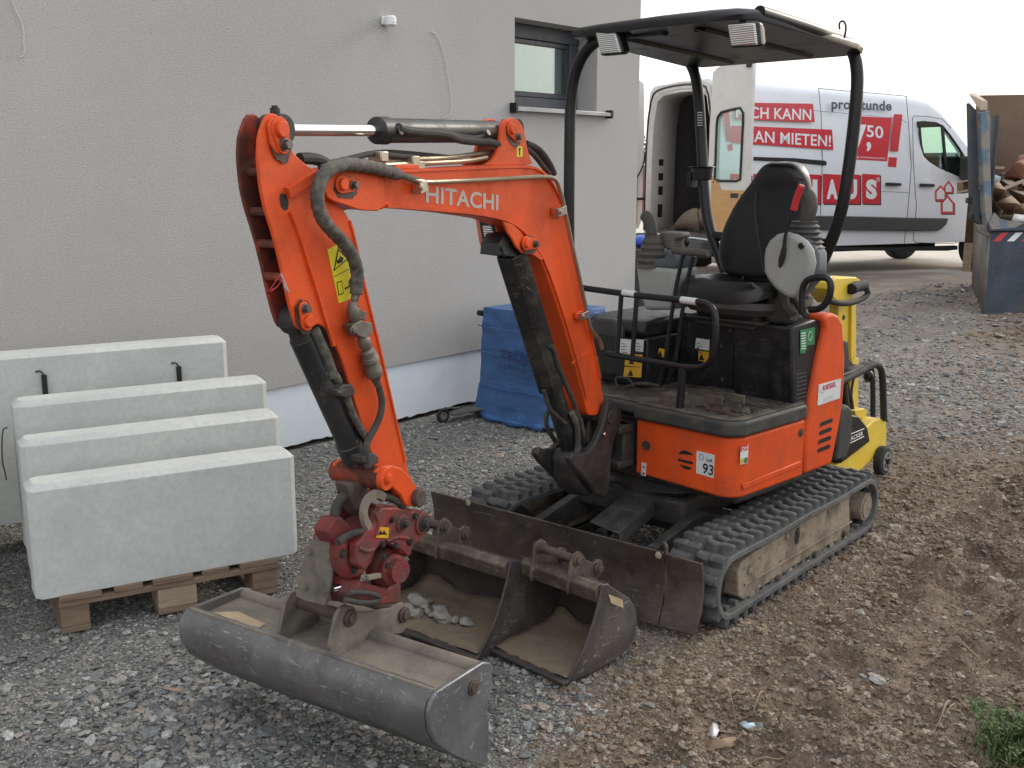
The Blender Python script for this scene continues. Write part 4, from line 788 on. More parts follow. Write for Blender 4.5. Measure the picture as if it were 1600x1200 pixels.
# ---- front guard rail
YG=-.33
rail=[(905,449),(940,454),(1000,462),(1060,468),(1095,472),(1110,477),(1118,490),(1119,515),(1117,545),(1110,566),(1096,575),(1076,575),(1040,569),(990,560),(948,552)]
b=MB(U); b.tube([U.at('y',YG,*k) for k in rail],.013,n=12,smooth=1); gr=part(b,'guard_rail',BLACKPAINT)
for a_,c_ in (((971,458),(964,556)),((995,462),(988,560))):
    b=MB(U); b.cyl(U.at('y',YG,*a_),U.at('y',YG,*c_),.010,n=10); part(b,'rail_bar',BLACKPAINT,gr)
b=MB(U); b.cyl(U.at('y',YG,1067,574),U.at('y',YG,1062,643),.016,n=14); part(b,'rail_post',BLACKPAINT,gr)
for a_,c_ in (((974,457.6),(993,460)),((1065,468.5),(1089,471.5))):
    b=MB(U); b.cyl(U.at('y',YG,*a_),U.at('y',YG,*c_),.0142,n=14); part(b,'white_tape',LABELW,gr)
# ---- canopy
def zroof(x,y): return 2.172-.052*(y+.45)/.87
outl=[(-.165,-.465),(.0,-.475),(.25,-.485),(.50,-.475),(.60,-.455),(.645,-.41),(.635,.30),(.60,.40),(.50,.44),(-.20,.44),(-.255,.38)]
b=MB(U)
def off(pts,d):
    cx_=sum(p[0] for p in pts)/len(pts); cy_=sum(p[1] for p in pts)/len(pts); return [(cx_+(p[0]-cx_)*(1-d/.4),cy_+(p[1]-cy_)*(1-d/.45)) for p in pts]
rings=[]
for d_,dz in ((.035,-.028),(.0,-.030),(-.004,-.012),(.012,.008),(.06,.022),(.2,.034)):
    rings.append([Vector((x,y,zroof(x,y)+dz)) for x,y in off(outl,d_)])
b.loft(rings); cn=part(b,'canopy_roof',BLACKPAINT,ang=50)
b=MB(U)
for xx in (.0,.38): b.loft([[Vector((xx+dx,y,zroof(xx,y)-.030+dz)) for dx,dz in ((-.03,0),(-.018,-.010),(.018,-.010),(.03,0))] for y in (-.38,-.1,.2,.36)],cap=False,close=False)
o_=part(b,'roof_stiffener',BLACKPAINT,cn); o_['kind']='stuff'
def post(px,y,r=.027): 
    b=MB(U); b.tube([U.at('y',y,*k) for k in px],r,n=16,smooth=3); return part(b,'canopy_post',BLACKPAINT)
post([(1040,46),(985,50),(945,57),(918,74),(899,108),(891,160),(890,230),(889,300),(889,400),(891,470),(894,560),(896,640)],-.38,.023)
pl_=post([(1020,74),(1050,77),(1072,88),(1086,112),(1092,150),(1096,220),(1100,300),(1106,350),(1122,395),(1134,425)],.40,.025)
b=MB(U); b.tube([U.at('x',.625,*k) for k in ((1186,20),(1240,37),(1292,54))]+[U.at('y',.40,*k) for k in ((1320,63),(1334,80),(1340,110),(1339,150),(1333,210),(1324,280),(1314,335),(1298,380),(1276,430))],.0255,n=16,smooth=3); part(b,'canopy_post',BLACKPAINT)
b=MB(U); b.tube([U.at('y',.40,*k) for k in ((1112,368),(1160,372),(1210,376),(1290,380))],.022,n=12); part(b,'canopy_cross_tube',BLACKPAINT)
b=MB(U); q=U.at('y',.385,1094,262); b.cyl((q[0],.40,q[2]-.055),(q[0],.40,q[2]),.045,.05,n=18); b.cyl((q[0],.40,q[2]),(q[0],.40,q[2]+.006),.060,n=20); b.box(q[0]-.055,q[0]-.035,.36,.42,q[2]-.09,q[2]-.02); part(b,'beacon_bracket',BLACKPAINT,bevel=.003)
s_=sticker(U,'y',.372,[(1088,199),(1100,199),(1099,172),(1087,172)],BLACKP,pl_)
b=MB(U)
for k in range(6): b.prism('y',U.poly('y',.3705,[(1089.5,175+k*4),(1098,175+k*4),(1098,176.6+k*4),(1089.5,176.6+k*4)]),.3702,.3706)
o_=part(b,'print_lines',LABELW,s_); o_['kind']='stuff'
LENS=bpy.data.materials.new('ribbed_lamp_glass'); LENS.use_nodes=True; t=LENS.node_tree; p=t.nodes['Principled BSDF']; tc=N('ShaderNodeTexCoord'); wv=N('ShaderNodeTexWave'); wv.bands_direction='Z'; wv.inputs['Scale'].default_value=44; wv.inputs['Distortion'].default_value=1.5; lnk(t,tc.outputs['Object'],wv.inputs['Vector'])
lnk(t,ramp(wv.outputs['Fac'],(.1,(.32,.31,.29)),(.8,(.78,.78,.76))),p.inputs['Base Color']); p.inputs['Roughness'].default_value=.12; p.inputs['Metallic'].default_value=.55; bu=N('ShaderNodeBump'); bu.inputs['Strength'].default_value=.5; bu.inputs['Distance'].default_value=.003; lnk(t,wv.outputs['Fac'],bu.inputs['Height']); lnk(t,bu.outputs[0],p.inputs['Normal'])
def lamp(F,y,quad,parent=ex,house_m=BLACKPAINT,dep=.07,grow=.010):
    P=[Vector(F.at('y',y,*q)) for q in quad]; c_=sum(P,Vector())/4
    Q=[c_+(p-c_)*(1+grow/(p-c_).length*1.0) for p in P]; b=MB(F)
    b.loft([[c_+(q-c_)*1.0+Vector((0,.002,0)) for q in Q],[q+Vector((0,.028,0)) for q in Q],[c_+(q-c_)*.72+Vector((0,dep,0)) for q in Q]]); l_=part(b,'work_lamp',house_m,parent,bevel=.010,seg=3)
    b=MB(F); b.loft([[p+Vector((0,.004,0)) for p in P],[p+Vector((0,-.002,0)) for p in P],[c_+(p-c_)*.9+Vector((0,-.006,0)) for p in P]]); part(b,'lamp_lens',LENS,l_,bevel=.003); return l_
lamp(U,-.47,[(939,84),(971,82),(962,50),(931,50)]); lamp(U,-.47,[(1143,72),(1184,70),(1180,36),(1137,38)])
b=MB(U); b.cyl(U.at('y',-.42,974,62),U.at('y',-.42,983,52),.012); b.cyl(U.at('y',-.42,1180,52),U.at('y',-.42,1192,48),.012); b.cyl(U.at('y',-.42,1160,44),U.at('y',-.42,1160,30),.012); b.cyl(U.at('y',-.42,952,56),U.at('y',-.42,952,40),.012); o_=part(b,'lamp_bracket',BLACKPAINT); o_['kind']='stuff'
b=MB(U); b.tube([U.at('y',.1,*k) for k in ((1312,46),(1311,36),(1316,32),(1321,36),(1322,46),(1319,60))],.004,n=8,smooth=2); part(b,'cable_loop',HOSE)
# ---- swing bracket (king post) in front of the body
kp=[(945,629),(956,625),(965,632),(967,652),(961,672),(954,690),(950,716),(949,745),(946,768),(938,777),(926,770),(919,757),(905,742),(893,730),(885,716),(890,706),(900,709),(914,706),(926,690),(937,665)]
for a_,c_ in ((.055,.085),(-.085,-.055)):
    part(PX(B,'x',.07,kp,a_,c_),'swing_bracket',DARKIRON,bevel=.008)
b=PX(B,'x',.07,[(905,722),(912,706),(928,700),(945,720),(948,745),(946,768),(930,778),(915,768),(908,748)],-.06,.05); part(b,'swing_casting',DARKIRON,bevel=.02,seg=3)
b=MB(B); 
for px,l_ in (((953,652),.10),): q=B.at('x',.085,*px); b.cyl((-.10,q[1],q[2]),(.093,q[1],q[2]),.026,n=22)
part(b,'boom_foot_pin',DARKIRON,bevel=.004)
b=MB(B); b.bolt(B.at('x',.088,944,679),(1,0,0),.008,.008); part(b,'grease_nipple',CHROME)
b=MB(U); b.box(-.16,.10,-.42,-.30,.44,.62); b.box(-.12,.112,-.46,-.36,.44,.475); b.box(-.12,.112,-.46,-.36,.585,.62); part(b,'swing_mount',DARKIRON,bevel=.01)
b=MB(U); b.cyl((-.02,-.44,.43),(-.02,-.44,.63),.045,n=20); part(b,'swing_pin',DARKIRON)
b=MB(B); b.tube([B.at('x',.02,*k) for k in ((905,655),(915,700),(925,730),(960,760),(985,765))],.014,smooth=2); b.tube([B.at('x',.05,*k) for k in ((897,640),(905,690),(898,720),(930,745),(975,750))],.012,smooth=2); b.tube([B.at('x',0,*k) for k in ((930,560),(937,600),(930,650),(945,700),(980,735))],.015,smooth=2); part(b,'swing_hose',HOSE)
# ================================================================== BOOM, ARM, TOOL (all parts of the excavator, swung aside in frame B)
boom_out=[(933,649),(944,640),(944,627),(938,590),(930,548),(918,488),(905,425),(893,370),(882,323),(872,296),(858,275),(845,264),(828,257),(760,258),(700,262),(640,266),(600,269),(597,262),(560,259),(538,262),(520,270),(509,282),(506,296),(511,308),(524,316),(543,321),(563,328),(597,328),(604,323),(700,331),(745,337),(780,343),(800,352),(817,366),(833,388),(848,412),(872,480),(893,550),(912,620),(918,649)]
HB=.047
def soft(P,k=.2):
    q=[]
    for a,b in zip(P,P[1:]+P[:1]): q+=[(a[0]+(b[0]-a[0])*k,a[1]+(b[1]-a[1])*k),(a[0]+(b[0]-a[0])*(1-k),a[1]+(b[1]-a[1])*(1-k))]
    return q
bm_=part(PX(B,'x',HB,soft(boom_out),-HB,HB),'boom',ORANGE,bevel=.004); bm_['label']='orange gooseneck boom with lettering on its side'
# edge flanges, proud of the side plates
def strip(F,ax,val,px,wd,th,name,m,parent,n2=-1,smooth=1):
    """narrow raised strip that follows a line of sight points on a side plate"""
    P=[Vector(F.at(ax,val,*q)) for q in px]
    for _ in range(smooth):
        q=[P[0]]
        for a,b in zip(P,P[1:]): q+=[a*.75+b*.25,a*.25+b*.75]
        P=q+[P[-1]]
    n=Vector([1.0 if a==ax else 0.0 for a in 'xyz']); b=MB(F); r=[]
    for i,p in enumerate(P):
        t_=(P[min(i+1,len(P)-1)]-P[max(i-1,0)]).normalized(); s_=t_.cross(n).normalized()*wd/2
        r.append([p-s_,p+s_,p+s_*.8+n*th,p-s_*.8+n*th])
    b.loft(r); return part(b,name,m,parent)
strip(B,'x',HB,[(603,322),(700,329),(745,334),(782,341),(803,350),(820,364),(836,386),(851,410),(875,478),(896,548),(915,622)],.010,.008,'weld_flange',ORANGE,bm_)
strip(B,'x',HB,[(610,268),(700,264),(770,261),(828,260),(845,267),(857,278),(869,298),(880,325),(903,427),(916,489),(928,549),(936,590)],.010,.006,'weld_flange',ORANGE,bm_)
# boom end fork around the arm
fork=[(506,296),(504,284),(512,272),(528,264),(560,260),(597,262),(600,300),(597,330),(563,329),(543,322),(524,316),(511,309)]
for a_,c_ in ((HB+.001,HB+.012),(-HB-.012,-HB-.001)): part(PX(B,'x',HB+.01,soft(fork),a_,c_),'boom_end_plate',ORANGE,bm_,bevel=.003)
def pinboss(F,ax,val,px,pxb,r=.026,m=ORANGE,parent=None,h=.012,keep=True):
    """pin head with its keeper plate and bolt"""
    parent=parent or ex; c_=Vector(F.at(ax,val,*px)); d_=Vector(F.at(ax,val,*pxb)); n=Vector((1,0,0)); b=MB(F)
    if keep:
        t_=(d_-c_).normalized(); s_=t_.cross(n).normalized(); k=[]
        for i in range(9): a=math.pi*(.5+i/8); k.append(c_+t_*math.cos(a)*r+s_*math.sin(a)*r)
        for i in range(9): a=math.pi*(-.5+i/8); k.append(d_+t_*math.cos(a)*r*.75+s_*math.sin(a)*r*.75)
        b.loft([k,[p+n*h*.55 for p in k]])
        pl_=part(b,'pin_keeper',m,parent,bevel=.002)
    else: pl_=parent
    if keep:
        b=MB(F); rr_=random.Random(int(px[0])); pts=[]
        m_c=(c_+d_)/2+Vector((0,.0,-.006)); L_=(d_-c_).length/2
        t2=(d_-c_).normalized(); s2=t2.cross(n).normalized()
        ring=[m_c+t2*math.cos(i*math.pi/12)*(L_+r*1.15+rr_.uniform(-.002,.006))+s2*math.sin(i*math.pi/12)*(r*1.2+rr_.uniform(-.002,.006)) for i in range(24)]
        b.loft([[p+n*.0006 for p in ring],[p+n*.0012 for p in ring]]); b.build('grease_stain',GREASE,parent)
    b=MB(F); b.cyl(c_,c_+n*h*1.3,r*.66,n=20); part(b,'pin_head',m,pl_ if keep else parent,bevel=.003) if not keep else b.build('pin_head',m,parent,bevel=.003)
    b=MB(F); b.cyl(d_,d_+n*h*.9,r*.52,n=16); b.cyl(d_+n*h*.9,d_+n*h*1.9,r*.40,n=6); b.build('keeper_bolt',BOLT,parent,bevel=.001)
pinboss(B,'x',HB+.012,(532,288),(548,289),.024,parent=bm_)
pinboss(B,'x',HB+.012,(820,380),(833,381),.024,parent=bm_)
# lug for the boom cylinder and the recess plate
part(PX(B,'x',HB+.008,[(786,346),(800,350),(813,362),(824,378),(836,388),(848,404),(846,408),(832,398),(816,396),(806,386),(800,374),(792,362)],HB+.001,HB+.010),'boom_lug',ORANGE,bm_,bevel=.003)
# upper bracket with the arm cylinder foot
br=[(752,259),(766,252),(774,240),(779,222),(781,205),(783,192),(790,186),(799,184),(808,188),(815,198),(819,213),(821,228),(826,246),(832,258)]
for a_,c_ in ((.032,.046),(-.046,-.032)): part(PX(B,'x',.04,soft(br),a_,c_),'cylinder_bracket',ORANGE,bm_,bevel=.003)
pinboss(B,'x',.046,(797,202),(806,214),.024,parent=bm_)
s_=sticker(B,'x',.046,[(807,245),(816,245),(816,229),(808,228)],YELLOWP,bm_)
b=MB(B); q=B.poly('x',.0475,[(811,243),(813,243),(812.8,236),(814,233),(812,230),(810,233),(811,236)]); b.prism('x',q,.0474,.0478); part(b,'warning_mark',BLACKP,s_)
lettering('HITACHI',B,'x',HB,[(665,316.5),(778,329),(665,289)],GREYP,bm_,bold=.022,out=.0012)
# lower rear gusset line on the boom, and rungs of welded reinforcement
strip(B,'x',HB,[(893,568),(900,562),(912,556),(920,552)],.012,.003,'weld_patch',ORANGE,bm_)
# boom work lamp under the elbow
PKL=mat('pale_red_lamp_housing',(.55,.14,.09),.45,var=.1)
LF=-.07
def hood(px,y0,y1,m_): 
    P=[Vector(B.at('y',y0,*q)) for q in px]; c_=sum(P,Vector())/len(P); b=MB(B); b.loft([[p for p in P],[c_+(p-c_)*.88+Vector((0,y1-y0,0)) for p in P]]); return b
yL=float(B.at('x',-.04,765,365)[1])
lh=part(hood([(741,338),(772,337),(778,372),(776,392),(752,389),(748,380)],yL,yL+.07,ORANGE),'boom_lamp_housing',PKL,bevel=.006)
lb_=part(hood([(748,345),(770,344),(775,365),(773,381),(754,380)],yL-.004,yL+.02,ORANGE),'boom_lamp_bezel',BLACKPAINT,lh,bevel=.003)
part(hood([(753,352),(768,352),(771,367),(770,377),(757,377)],yL-.009,yL+.0,ORANGE),'boom_lamp_lens',LENS,lb_,bevel=.003)
# hard pipe along the boom with its clips
pp=[(604,271),(622,275),(640,279),(655,283),(664,285),(690,284),(760,281),(830,277),(858,276),(868,280),(873,290),(879,312),(884,335),(893,378),(905,432),(912,465),(918,492),(922,512),(930,524),(938,532),(941,545)]
b=MB(B); b.tube([B.at('x',HB+.022,*q) for q in pp],.0075,n=10,smooth=2); pipe=part(b,'hydraulic_pipe',PIPE,bm_)
for (px,dx,dy) in (((657,291),(9,0),(1,13)),((874,329),(11,-3),(3,10)),((910,492),(9,-4),(3,8))):
    x,y=px; b=PX(B,'x',HB+.02,[(x-dx[0]*.6,y-dy[1]*.6+3),(x+dx[0]*.6,y-dy[1]*.6-2),(x+dx[0]*.75,y+dy[1]*.7-2),(x-dx[0]*.5,y+dy[1]*.7+3)],HB+.001,HB+.032); b.bolt(B.at('x',HB+.033,x+1,y+2),(1,0,0),.007,.007); part(b,'pipe_clip',STEEL,bm_,bevel=.003)
    b=PX(B,'x',HB+.001,[(x-14,y-4),(x-4,y-9),(x+3,y-6),(x+3,y+8),(x-14,y+6)],HB+.0005,HB+.018); part(b,'clip_block',ORANGE,bm_,bevel=.004)
# pipes and hoses on top of the boom
for k,(xx,pts) in enumerate(((.01,[(600,252),(640,249),(700,247),(740,241),(765,238),(778,238)]),(.03,[(600,258),(650,256),(690,254),(730,252),(760,246)]))):
    b=MB(B); b.tube([B.at('x',xx,*q) for q in pts],.0075,n=10,smooth=2); part(b,'top_pipe',PIPE,bm_)
b=MB(B); 
for px in ((640,250),(590,243),(648,258)): q=Vector(B.at('x',.02,*px)); b.box(q.x-.02,q.x+.025,q.y-.018,q.y+.018,q.z-.018,q.z+.012)
o_=part(b,'top_clip',STEEL,bm_,bevel=.004); o_['kind']='stuff'
b=PX(B,'x',.03,[(612,266),(612,257),(650,255),(654,264)],-.03,.045); part(b,'clip_block',ORANGE,bm_,bevel=.004)
for k,(xx,pts,r_) in enumerate(((.0,[(468,248),(482,247),(500,250),(520,262),(530,270)],.015),(.02,[(500,262),(540,250),(585,238),(610,243),(650,246)],.008),(-.02,[(500,258),(545,248),(590,237),(640,240),(700,246)],.008),(.0,[(822,224),(838,230),(850,242),(860,258),(866,272)],.011),(.02,[(822,232),(835,242),(850,262),(858,272)],.009),(-.02,[(830,230),(846,244),(858,270)],.009))):
    b=MB(B); b.tube([B.at('x',xx,*q) for q in pts],r_,n=10,smooth=2); part(b,'boom_hose',HOSE,bm_)
# ---- arm cylinder on top
p0=Vector(B.at('x',0,431,203)); p1=Vector(B.at('x',0,597,204)); p2=Vector(B.at('x',0,776,206)); p3=Vector(B.at('x',0,799,203))
b=MB(B); b.cyl(p1-(p2-p1)*.02,p2,.034,n=28); ac=part(b,'arm_cylinder',CYLBLACK,bevel=.002)
b=MB(B); b.lathe(p1-(p2-p1).normalized()*.03,p1+(p2-p1).normalized()*.02,[(0,.028),(.1,.037),(.9,.038),(1,.034)],n=28); part(b,'cylinder_head',CYLBLACK,ac,bevel=.001)
b=MB(B); b.cyl(p0+(p1-p0)*.08,p1,.0160,n=24); part(b,'piston_rod',CHROME,ac)
b=MB(B); b.cyl((-.030,p0.y,p0.z),(.030,p0.y,p0.z),.038,n=26); part(b,'rod_eye',DARKIRON,ac,bevel=.004)
b=MB(B); b.cyl((-.030,p3.y,p3.z),(.030,p3.y,p3.z),.036,n=26); b.cyl(p2,p3,.030,n=20); part(b,'base_eye',DARKIRON,ac,bevel=.004)
b=MB(B); b.tube([B.at('x',.036,*q) for q in ((622,199),(632,204),(650,206),(680,208),(700,211),(716,218),(740,221),(765,222),(778,226))],.0125,n=10,smooth=2); b.tube([B.at('x',.036,*q) for q in ((660,206),(685,203),(700,207),(720,213),(742,216),(756,212))],.007,n=8,smooth=2); part(b,'cylinder_hose',HOSE,ac)
b=MB(B); q=Vector(B.at('x',.038,625,203)); b.cyl(q-Vector((.015,0,0)),q+Vector((.006,0,0)),.013,n=12); q=Vector(B.at('x',.03,755,212)); b.cyl(q,q+Vector((.02,0,.01)),.010,n=10); o_=part(b,'hose_fitting',BOLT,ac); o_['kind']='stuff'
b=MB(B); q=p0+Vector((0,0,.045)); b.cyl(q-Vector((0,0,.02)),q+Vector((0,0,.006)),.012,n=10); b.bolt(q,(0,0,1),.008,.012); o_=part(b,'grease_nipple',DARKIRON,ac); o_['kind']='stuff'
# ---- arm
HA=.036
cheek=[(417,178),(430,177),(440,186),(447,210),(456,236),(472,252),(492,266),(506,276),(512,310),(535,325),(545,340),(553,362),(567,433),(583,500),(596,550),(609,610),(622,668),(632,710),(640,745),(648,790),(630,792),(616,772),(603,752),(587,738),(580,705),(571,686),(562,650),(550,612),(537,568),(526,540),(516,520),(507,511),(497,506),(488,512),(482,518),(474,518),(464,512),(456,489),(448,456),(440,417),(428,368),(414,324),(407,290),(403,245),(405,210)]
b=PX(B,'x',HA,soft(cheek),HA-.010,HA); arm=part(b,'arm',ORANGE,bevel=.003); arm['label']='orange arm of two side plates with a dark open front'
far=[(417,178),(430,177),(440,186),(447,210),(456,236),(472,252),(500,272),(520,330),(500,400),(497,506),(488,512),(474,518),(464,512),(456,489),(448,456),(440,417),(428,368),(414,324),(407,290),(403,245),(405,210)]
part(PX(B,'x',HA,soft(far),-HA,-HA+.010),'arm_side_plate',GRIMY,arm,bevel=.003)
web=[(452,240),(475,258),(505,280),(520,318),(545,345),(567,435),(583,502),(596,552),(609,612),(621,670),(633,745),(638,780),(620,772),(604,750),(590,732),(578,700),(562,650),(537,568),(516,520),(497,498),(480,440),(460,360),(446,300)]
part(PX(B,'x',HA,web,-HA+.010,HA-.010),'arm_box',GRIMY,arm)
for px in ((397,268),(402,330),(414,381),(424,433)):
    q=B.at('x',0,px[0],px[1]); b=MB(B); q2=B.at('x',HA,px[0]+17,px[1]+1); b.cyl((-HA+.008,q2[1]+.012,q2[2]),(HA-.008,q2[1]+.012,q2[2]),.0105,n=10); part(b,'plate_spacer',GRIMY,arm)
b=MB(B); b.tube([B.at('x',.0,*q) for q in ((428,300),(430,340),(436,380),(445,430),(455,470))],.012,n=8,smooth=1); part(b,'inner_hose',HOSE,arm)
strip(B,'x',HA,[(446,302),(458,295),(474,284),(489,276)],.030,.014,'stiffening_rib',ORANGE,arm,smooth=0)
strip(B,'x',HA,[(452,330),(464,360),(474,390),(483,420),(493,450),(503,485),(512,515),(520,540)],.012,.008,'stiffening_rib',ORANGE,arm)
strip(B,'x',HA,[(546,345),(552,365),(566,433),(582,500),(595,552),(608,612),(621,670),(633,722)],.008,.004,'weld_flange',ORANGE,arm)
b=PX(B,'x',HA+.001,[(437,310),(438,303),(442,302),(449,305),(451,318),(450,327),(446,329),(440,324)],HA,HA+.0012); part(b,'plate_opening',BLACKP,arm)
pinboss(B,'x',HA+.004,(435,202),(440,226),.030,parent=arm,h=.014)
b=PX(B,'x',HA+.003,[(417,196),(421,186),(430,183),(440,188),(447,202),(448,228),(445,240),(436,242),(428,238),(420,224)],HA+.0003,HA+.008); part(b,'boss_plate',ORANGE,arm,bevel=.003)
pinboss(B,'x',HA+.004,(478,502),(473,482),.024,parent=arm)
# warning label on the arm
s_=sticker(B,'x',HA,[(529,474),(549,466),(553,420),(548,378),(534,379),(511,390)],YELLOWP,arm)
def mark(pts,m_,out=.0016): 
    b=MB(B); b.prism('x',B.poly('x',HA+out,pts),HA+out-.0003,HA+out+.0003); return part(b,'warning_mark',m_,s_)
mark([(521,424),(545,404),(528,387)],BLACKP); mark([(523.5,420),(541.5,404.5),(529,392)],YELLOWP,.0024); mark([(527,412),(535,410),(537,403),(532,400),(530,405),(526,407)],BLACKP,.0032)
mark([(521.5,432),(549,418),(549,419),(521.7,433)],BLACKP); mark([(529,462),(537,458),(534,438),(526,441)],BLACKP); mark([(530,460),(536,457),(533.3,440),(527.3,442.3)],YELLOWP,.0024)
mark([(538,451),(541,448),(541,449.5),(543.5,448),(543.5,446.5),(546,448),(543.8,451),(543.7,449.8),(541,451.3),(541,453)],BLACKP); mark([(545,438),(549,433),(551,434),(551,447),(549,448),(548.5,442),(547,449),(545.5,449)],BLACKP)
# ---- main hose hanging over the arm, with couplings
hz=[(655,283),(630,275),(604,267),(576,260),(552,257),(530,257),(511,266),(500,282),(495,302),(497,325),(505,345),(520,362),(536,378),(549,395),(557,415),(559,438),(556,460)]
b=MB(B); P=[Vector(B.at('x',.066+.014*math.sin(i/16*math.pi),*q)) for i,q in enumerate(hz)]; b.tube(P,.0175,n=12,smooth=2,rf=lambda t_:.55 if t_<.1 else (1+.07*math.sin(t_*230))); part(b,'wrapped_hose',HOSEW)
CH=[(556,458,.011),(554,470,.010),(552,480,.017),(554,494,.019),(556,500,.013)]
b=MB(B); xx=.062
def chain(pts,name,m_,xx=.062,n=12):
    c_=[(Vector(B.at('x',xx,x,y)),r_) for x,y,r_ in pts]; b=MB(B); rings=[]
    for i,(p,r_) in enumerate(c_):
        t_=(c_[min(i+1,len(c_)-1)][0]-c_[max(i-1,0)][0]).normalized(); a=t_.orthogonal().normalized(); d=t_.cross(a); rings.append([p+(a*math.cos(2*math.pi*k/n)+d*math.sin(2*math.pi*k/n))*r_ for k in range(n)])
    b.loft(rings); return part(b,name,m_)
WS=mat('worn_grey_coupling_steel',(.20,.185,.16),.45,.6,var=.3,dirt=(.13,.10,.075),damt=.4,dscale=40)
chain([(556,458,.011),(554,468,.011),(553,471,.008),(552,474,.014),(551,479,.014),(552,481,.018),(553,492,.019),(555,500,.016)],'hose_coupling',WS)
b=PX(B,'x',.06,[(543,507),(556,500),(573,504),(575,514),(572,522),(563,528),(552,524),(546,518)],.045,.078); b.bolt(B.at('x',.079,551,516),(1,0,0),.009,.01); b.cyl(B.at('x',.06,564,500),B.at('x',.06,566,486),.012,n=10); part(b,'shut_off_valve',WS,bevel=.004)
chain([(566,524,.012),(568,530,.017),(571,540,.018),(573,545,.013),(574,548,.020),(577,556,.022),(577.5,558,.024),(579,564,.0245),(579.5,566,.021),(582,575,.022),(583,578,.025),(585,586,.023),(586,589,.016),(588,596,.011),(591,603,.009)],'quick_coupling',WS,n=16)
b=MB(B); b.tube([B.at('x',.06,*q) for q in ((591,600),(594,612),(597,625),(596,645),(588,665),(576,685),(571,700),(573,716),(575,730))],.0095,n=10,smooth=2); part(b,'tool_hose',HOSE)
b=MB(B); b.tube([B.at('x',.03,*q) for q in ((491,515),(500,535),(512,562),(521,588))],.014,n=10,smooth=1); b.tube([B.at('x',.04,*q) for q in ((540,610),(548,640),(560,665),(570,680))],.010,n=10,smooth=1); part(b,'cylinder_side_hose',HOSEW)
b=PX(B,'x',.05,[(524,608),(533,600),(546,600),(551,610),(549,618),(536,622),(526,618)],.02,.06); part(b,'valve_block',DARKIRON,bevel=.004)
b=PX(B,'x',.05,[(560,712),(578,706),(585,712),(586,722),(574,728),(562,722)],.02,.065); part(b,'valve_block',DARKIRON,bevel=.004)
chain([(521,582,.010),(525,590,.013),(530,598,.010)],'hose_coupling',WS,xx=.03)
# red and white tape tied to the arm
tp=mat('red_white_tape',(.45,.04,.06),.7,var=.3)
b=MB(B); P=[Vector(B.at('x',HA+.008,*q)) for q in ((437,432),(430,440),(422,452),(416,460),(423,458),(432,450),(438,440))]
b.loft([[p,p+Vector((.012,0,.012))] for p in P],cap=False,close=False); part(b,'marker_tape',tp,arm,solid=.001)
b=MB(B); P=[Vector(B.at('x',HA+.010,*q)) for q in ((437,430),(440,437),(444,448),(449,459))]; b.loft([[p,p+Vector((.006,0,.006))] for p in P],cap=False,close=False); part(b,'marker_tape',LABELW,arm,solid=.001)
# ---- bucket cylinder
q0=Vector(B.at('x',0,462,498)); q1=Vector(B.at('x',0,470,528)); q2=Vector(B.at('x',0,553,712)); q3=Vector(B.at('x',0,561,740))
b=MB(B); b.cyl(q1,q2,.031,n=26); bc=part(b,'bucket_cylinder',CYLBLACK,bevel=.002)
b=MB(B); b.lathe(q2-(q2-q1).normalized()*.05,q2+(q2-q1).normalized()*.012,[(0,.031),(.05,.036),(.95,.036),(1,.026)],n=26); part(b,'cylinder_head',CYLBLACK,bc)
b=MB(B); b.cyl((-.026,q0.y,q0.z),(.026,q0.y,q0.z),.040,n=24); b.cyl(q0,q1+(q2-q1)*.04,.029,n=20); part(b,'base_eye',DARKIRON,bc,bevel=.004)
b=MB(B); b.cyl(q2,q3,.015,n=16); part(b,'piston_rod',CHROME,bc)
# pin sleeve across, links
a_=Vector(B.at('x',.085,600,748)); 
b=MB(B); b.lathe((-.088,a_.y,a_.z),(.085,a_.y,a_.z),[(0,.020),(.0,.030),(.32,.031),(.34,.038),(.62,.038),(.64,.031),(1,.031),(1,.02)],n=24); part(b,'link_sleeve',GRIMY,bevel=.003)
b=MB(B); b.cyl((.080,a_.y,a_.z),(.098,a_.y,a_.z),.032,n=22); b.bolt((.099,a_.y,a_.z+.002),(1,0,0),.012,.008); part(b,'link_boss',ORANGE,bevel=.003)
lk_=[(589,735),(598,729),(612,727),(628,732),(641,745),(650,760),(655,775),(655,790),(646,792),(634,790),(626,774),(612,761),(598,758),(588,752)]
for x0,x1 in ((.064,.080),(-.080,-.064)): part(PX(B,'x',.078,lk_,x0,x1),'bucket_link',ORANGE,bevel=.004)
e_=Vector(B.at('x',.078,649,777)); b=MB(B); b.cyl((-.085,e_.y,e_.z),(.10,e_.y,e_.z),.026,n=20); part(b,'link_pin',RUSTED,bevel=.003)
part(PX(B,'x',.05,[(556,757),(578,754),(592,768),(588,798),(578,812),(564,792)],-.030,.028),'link_web',RUSTED,bevel=.01)
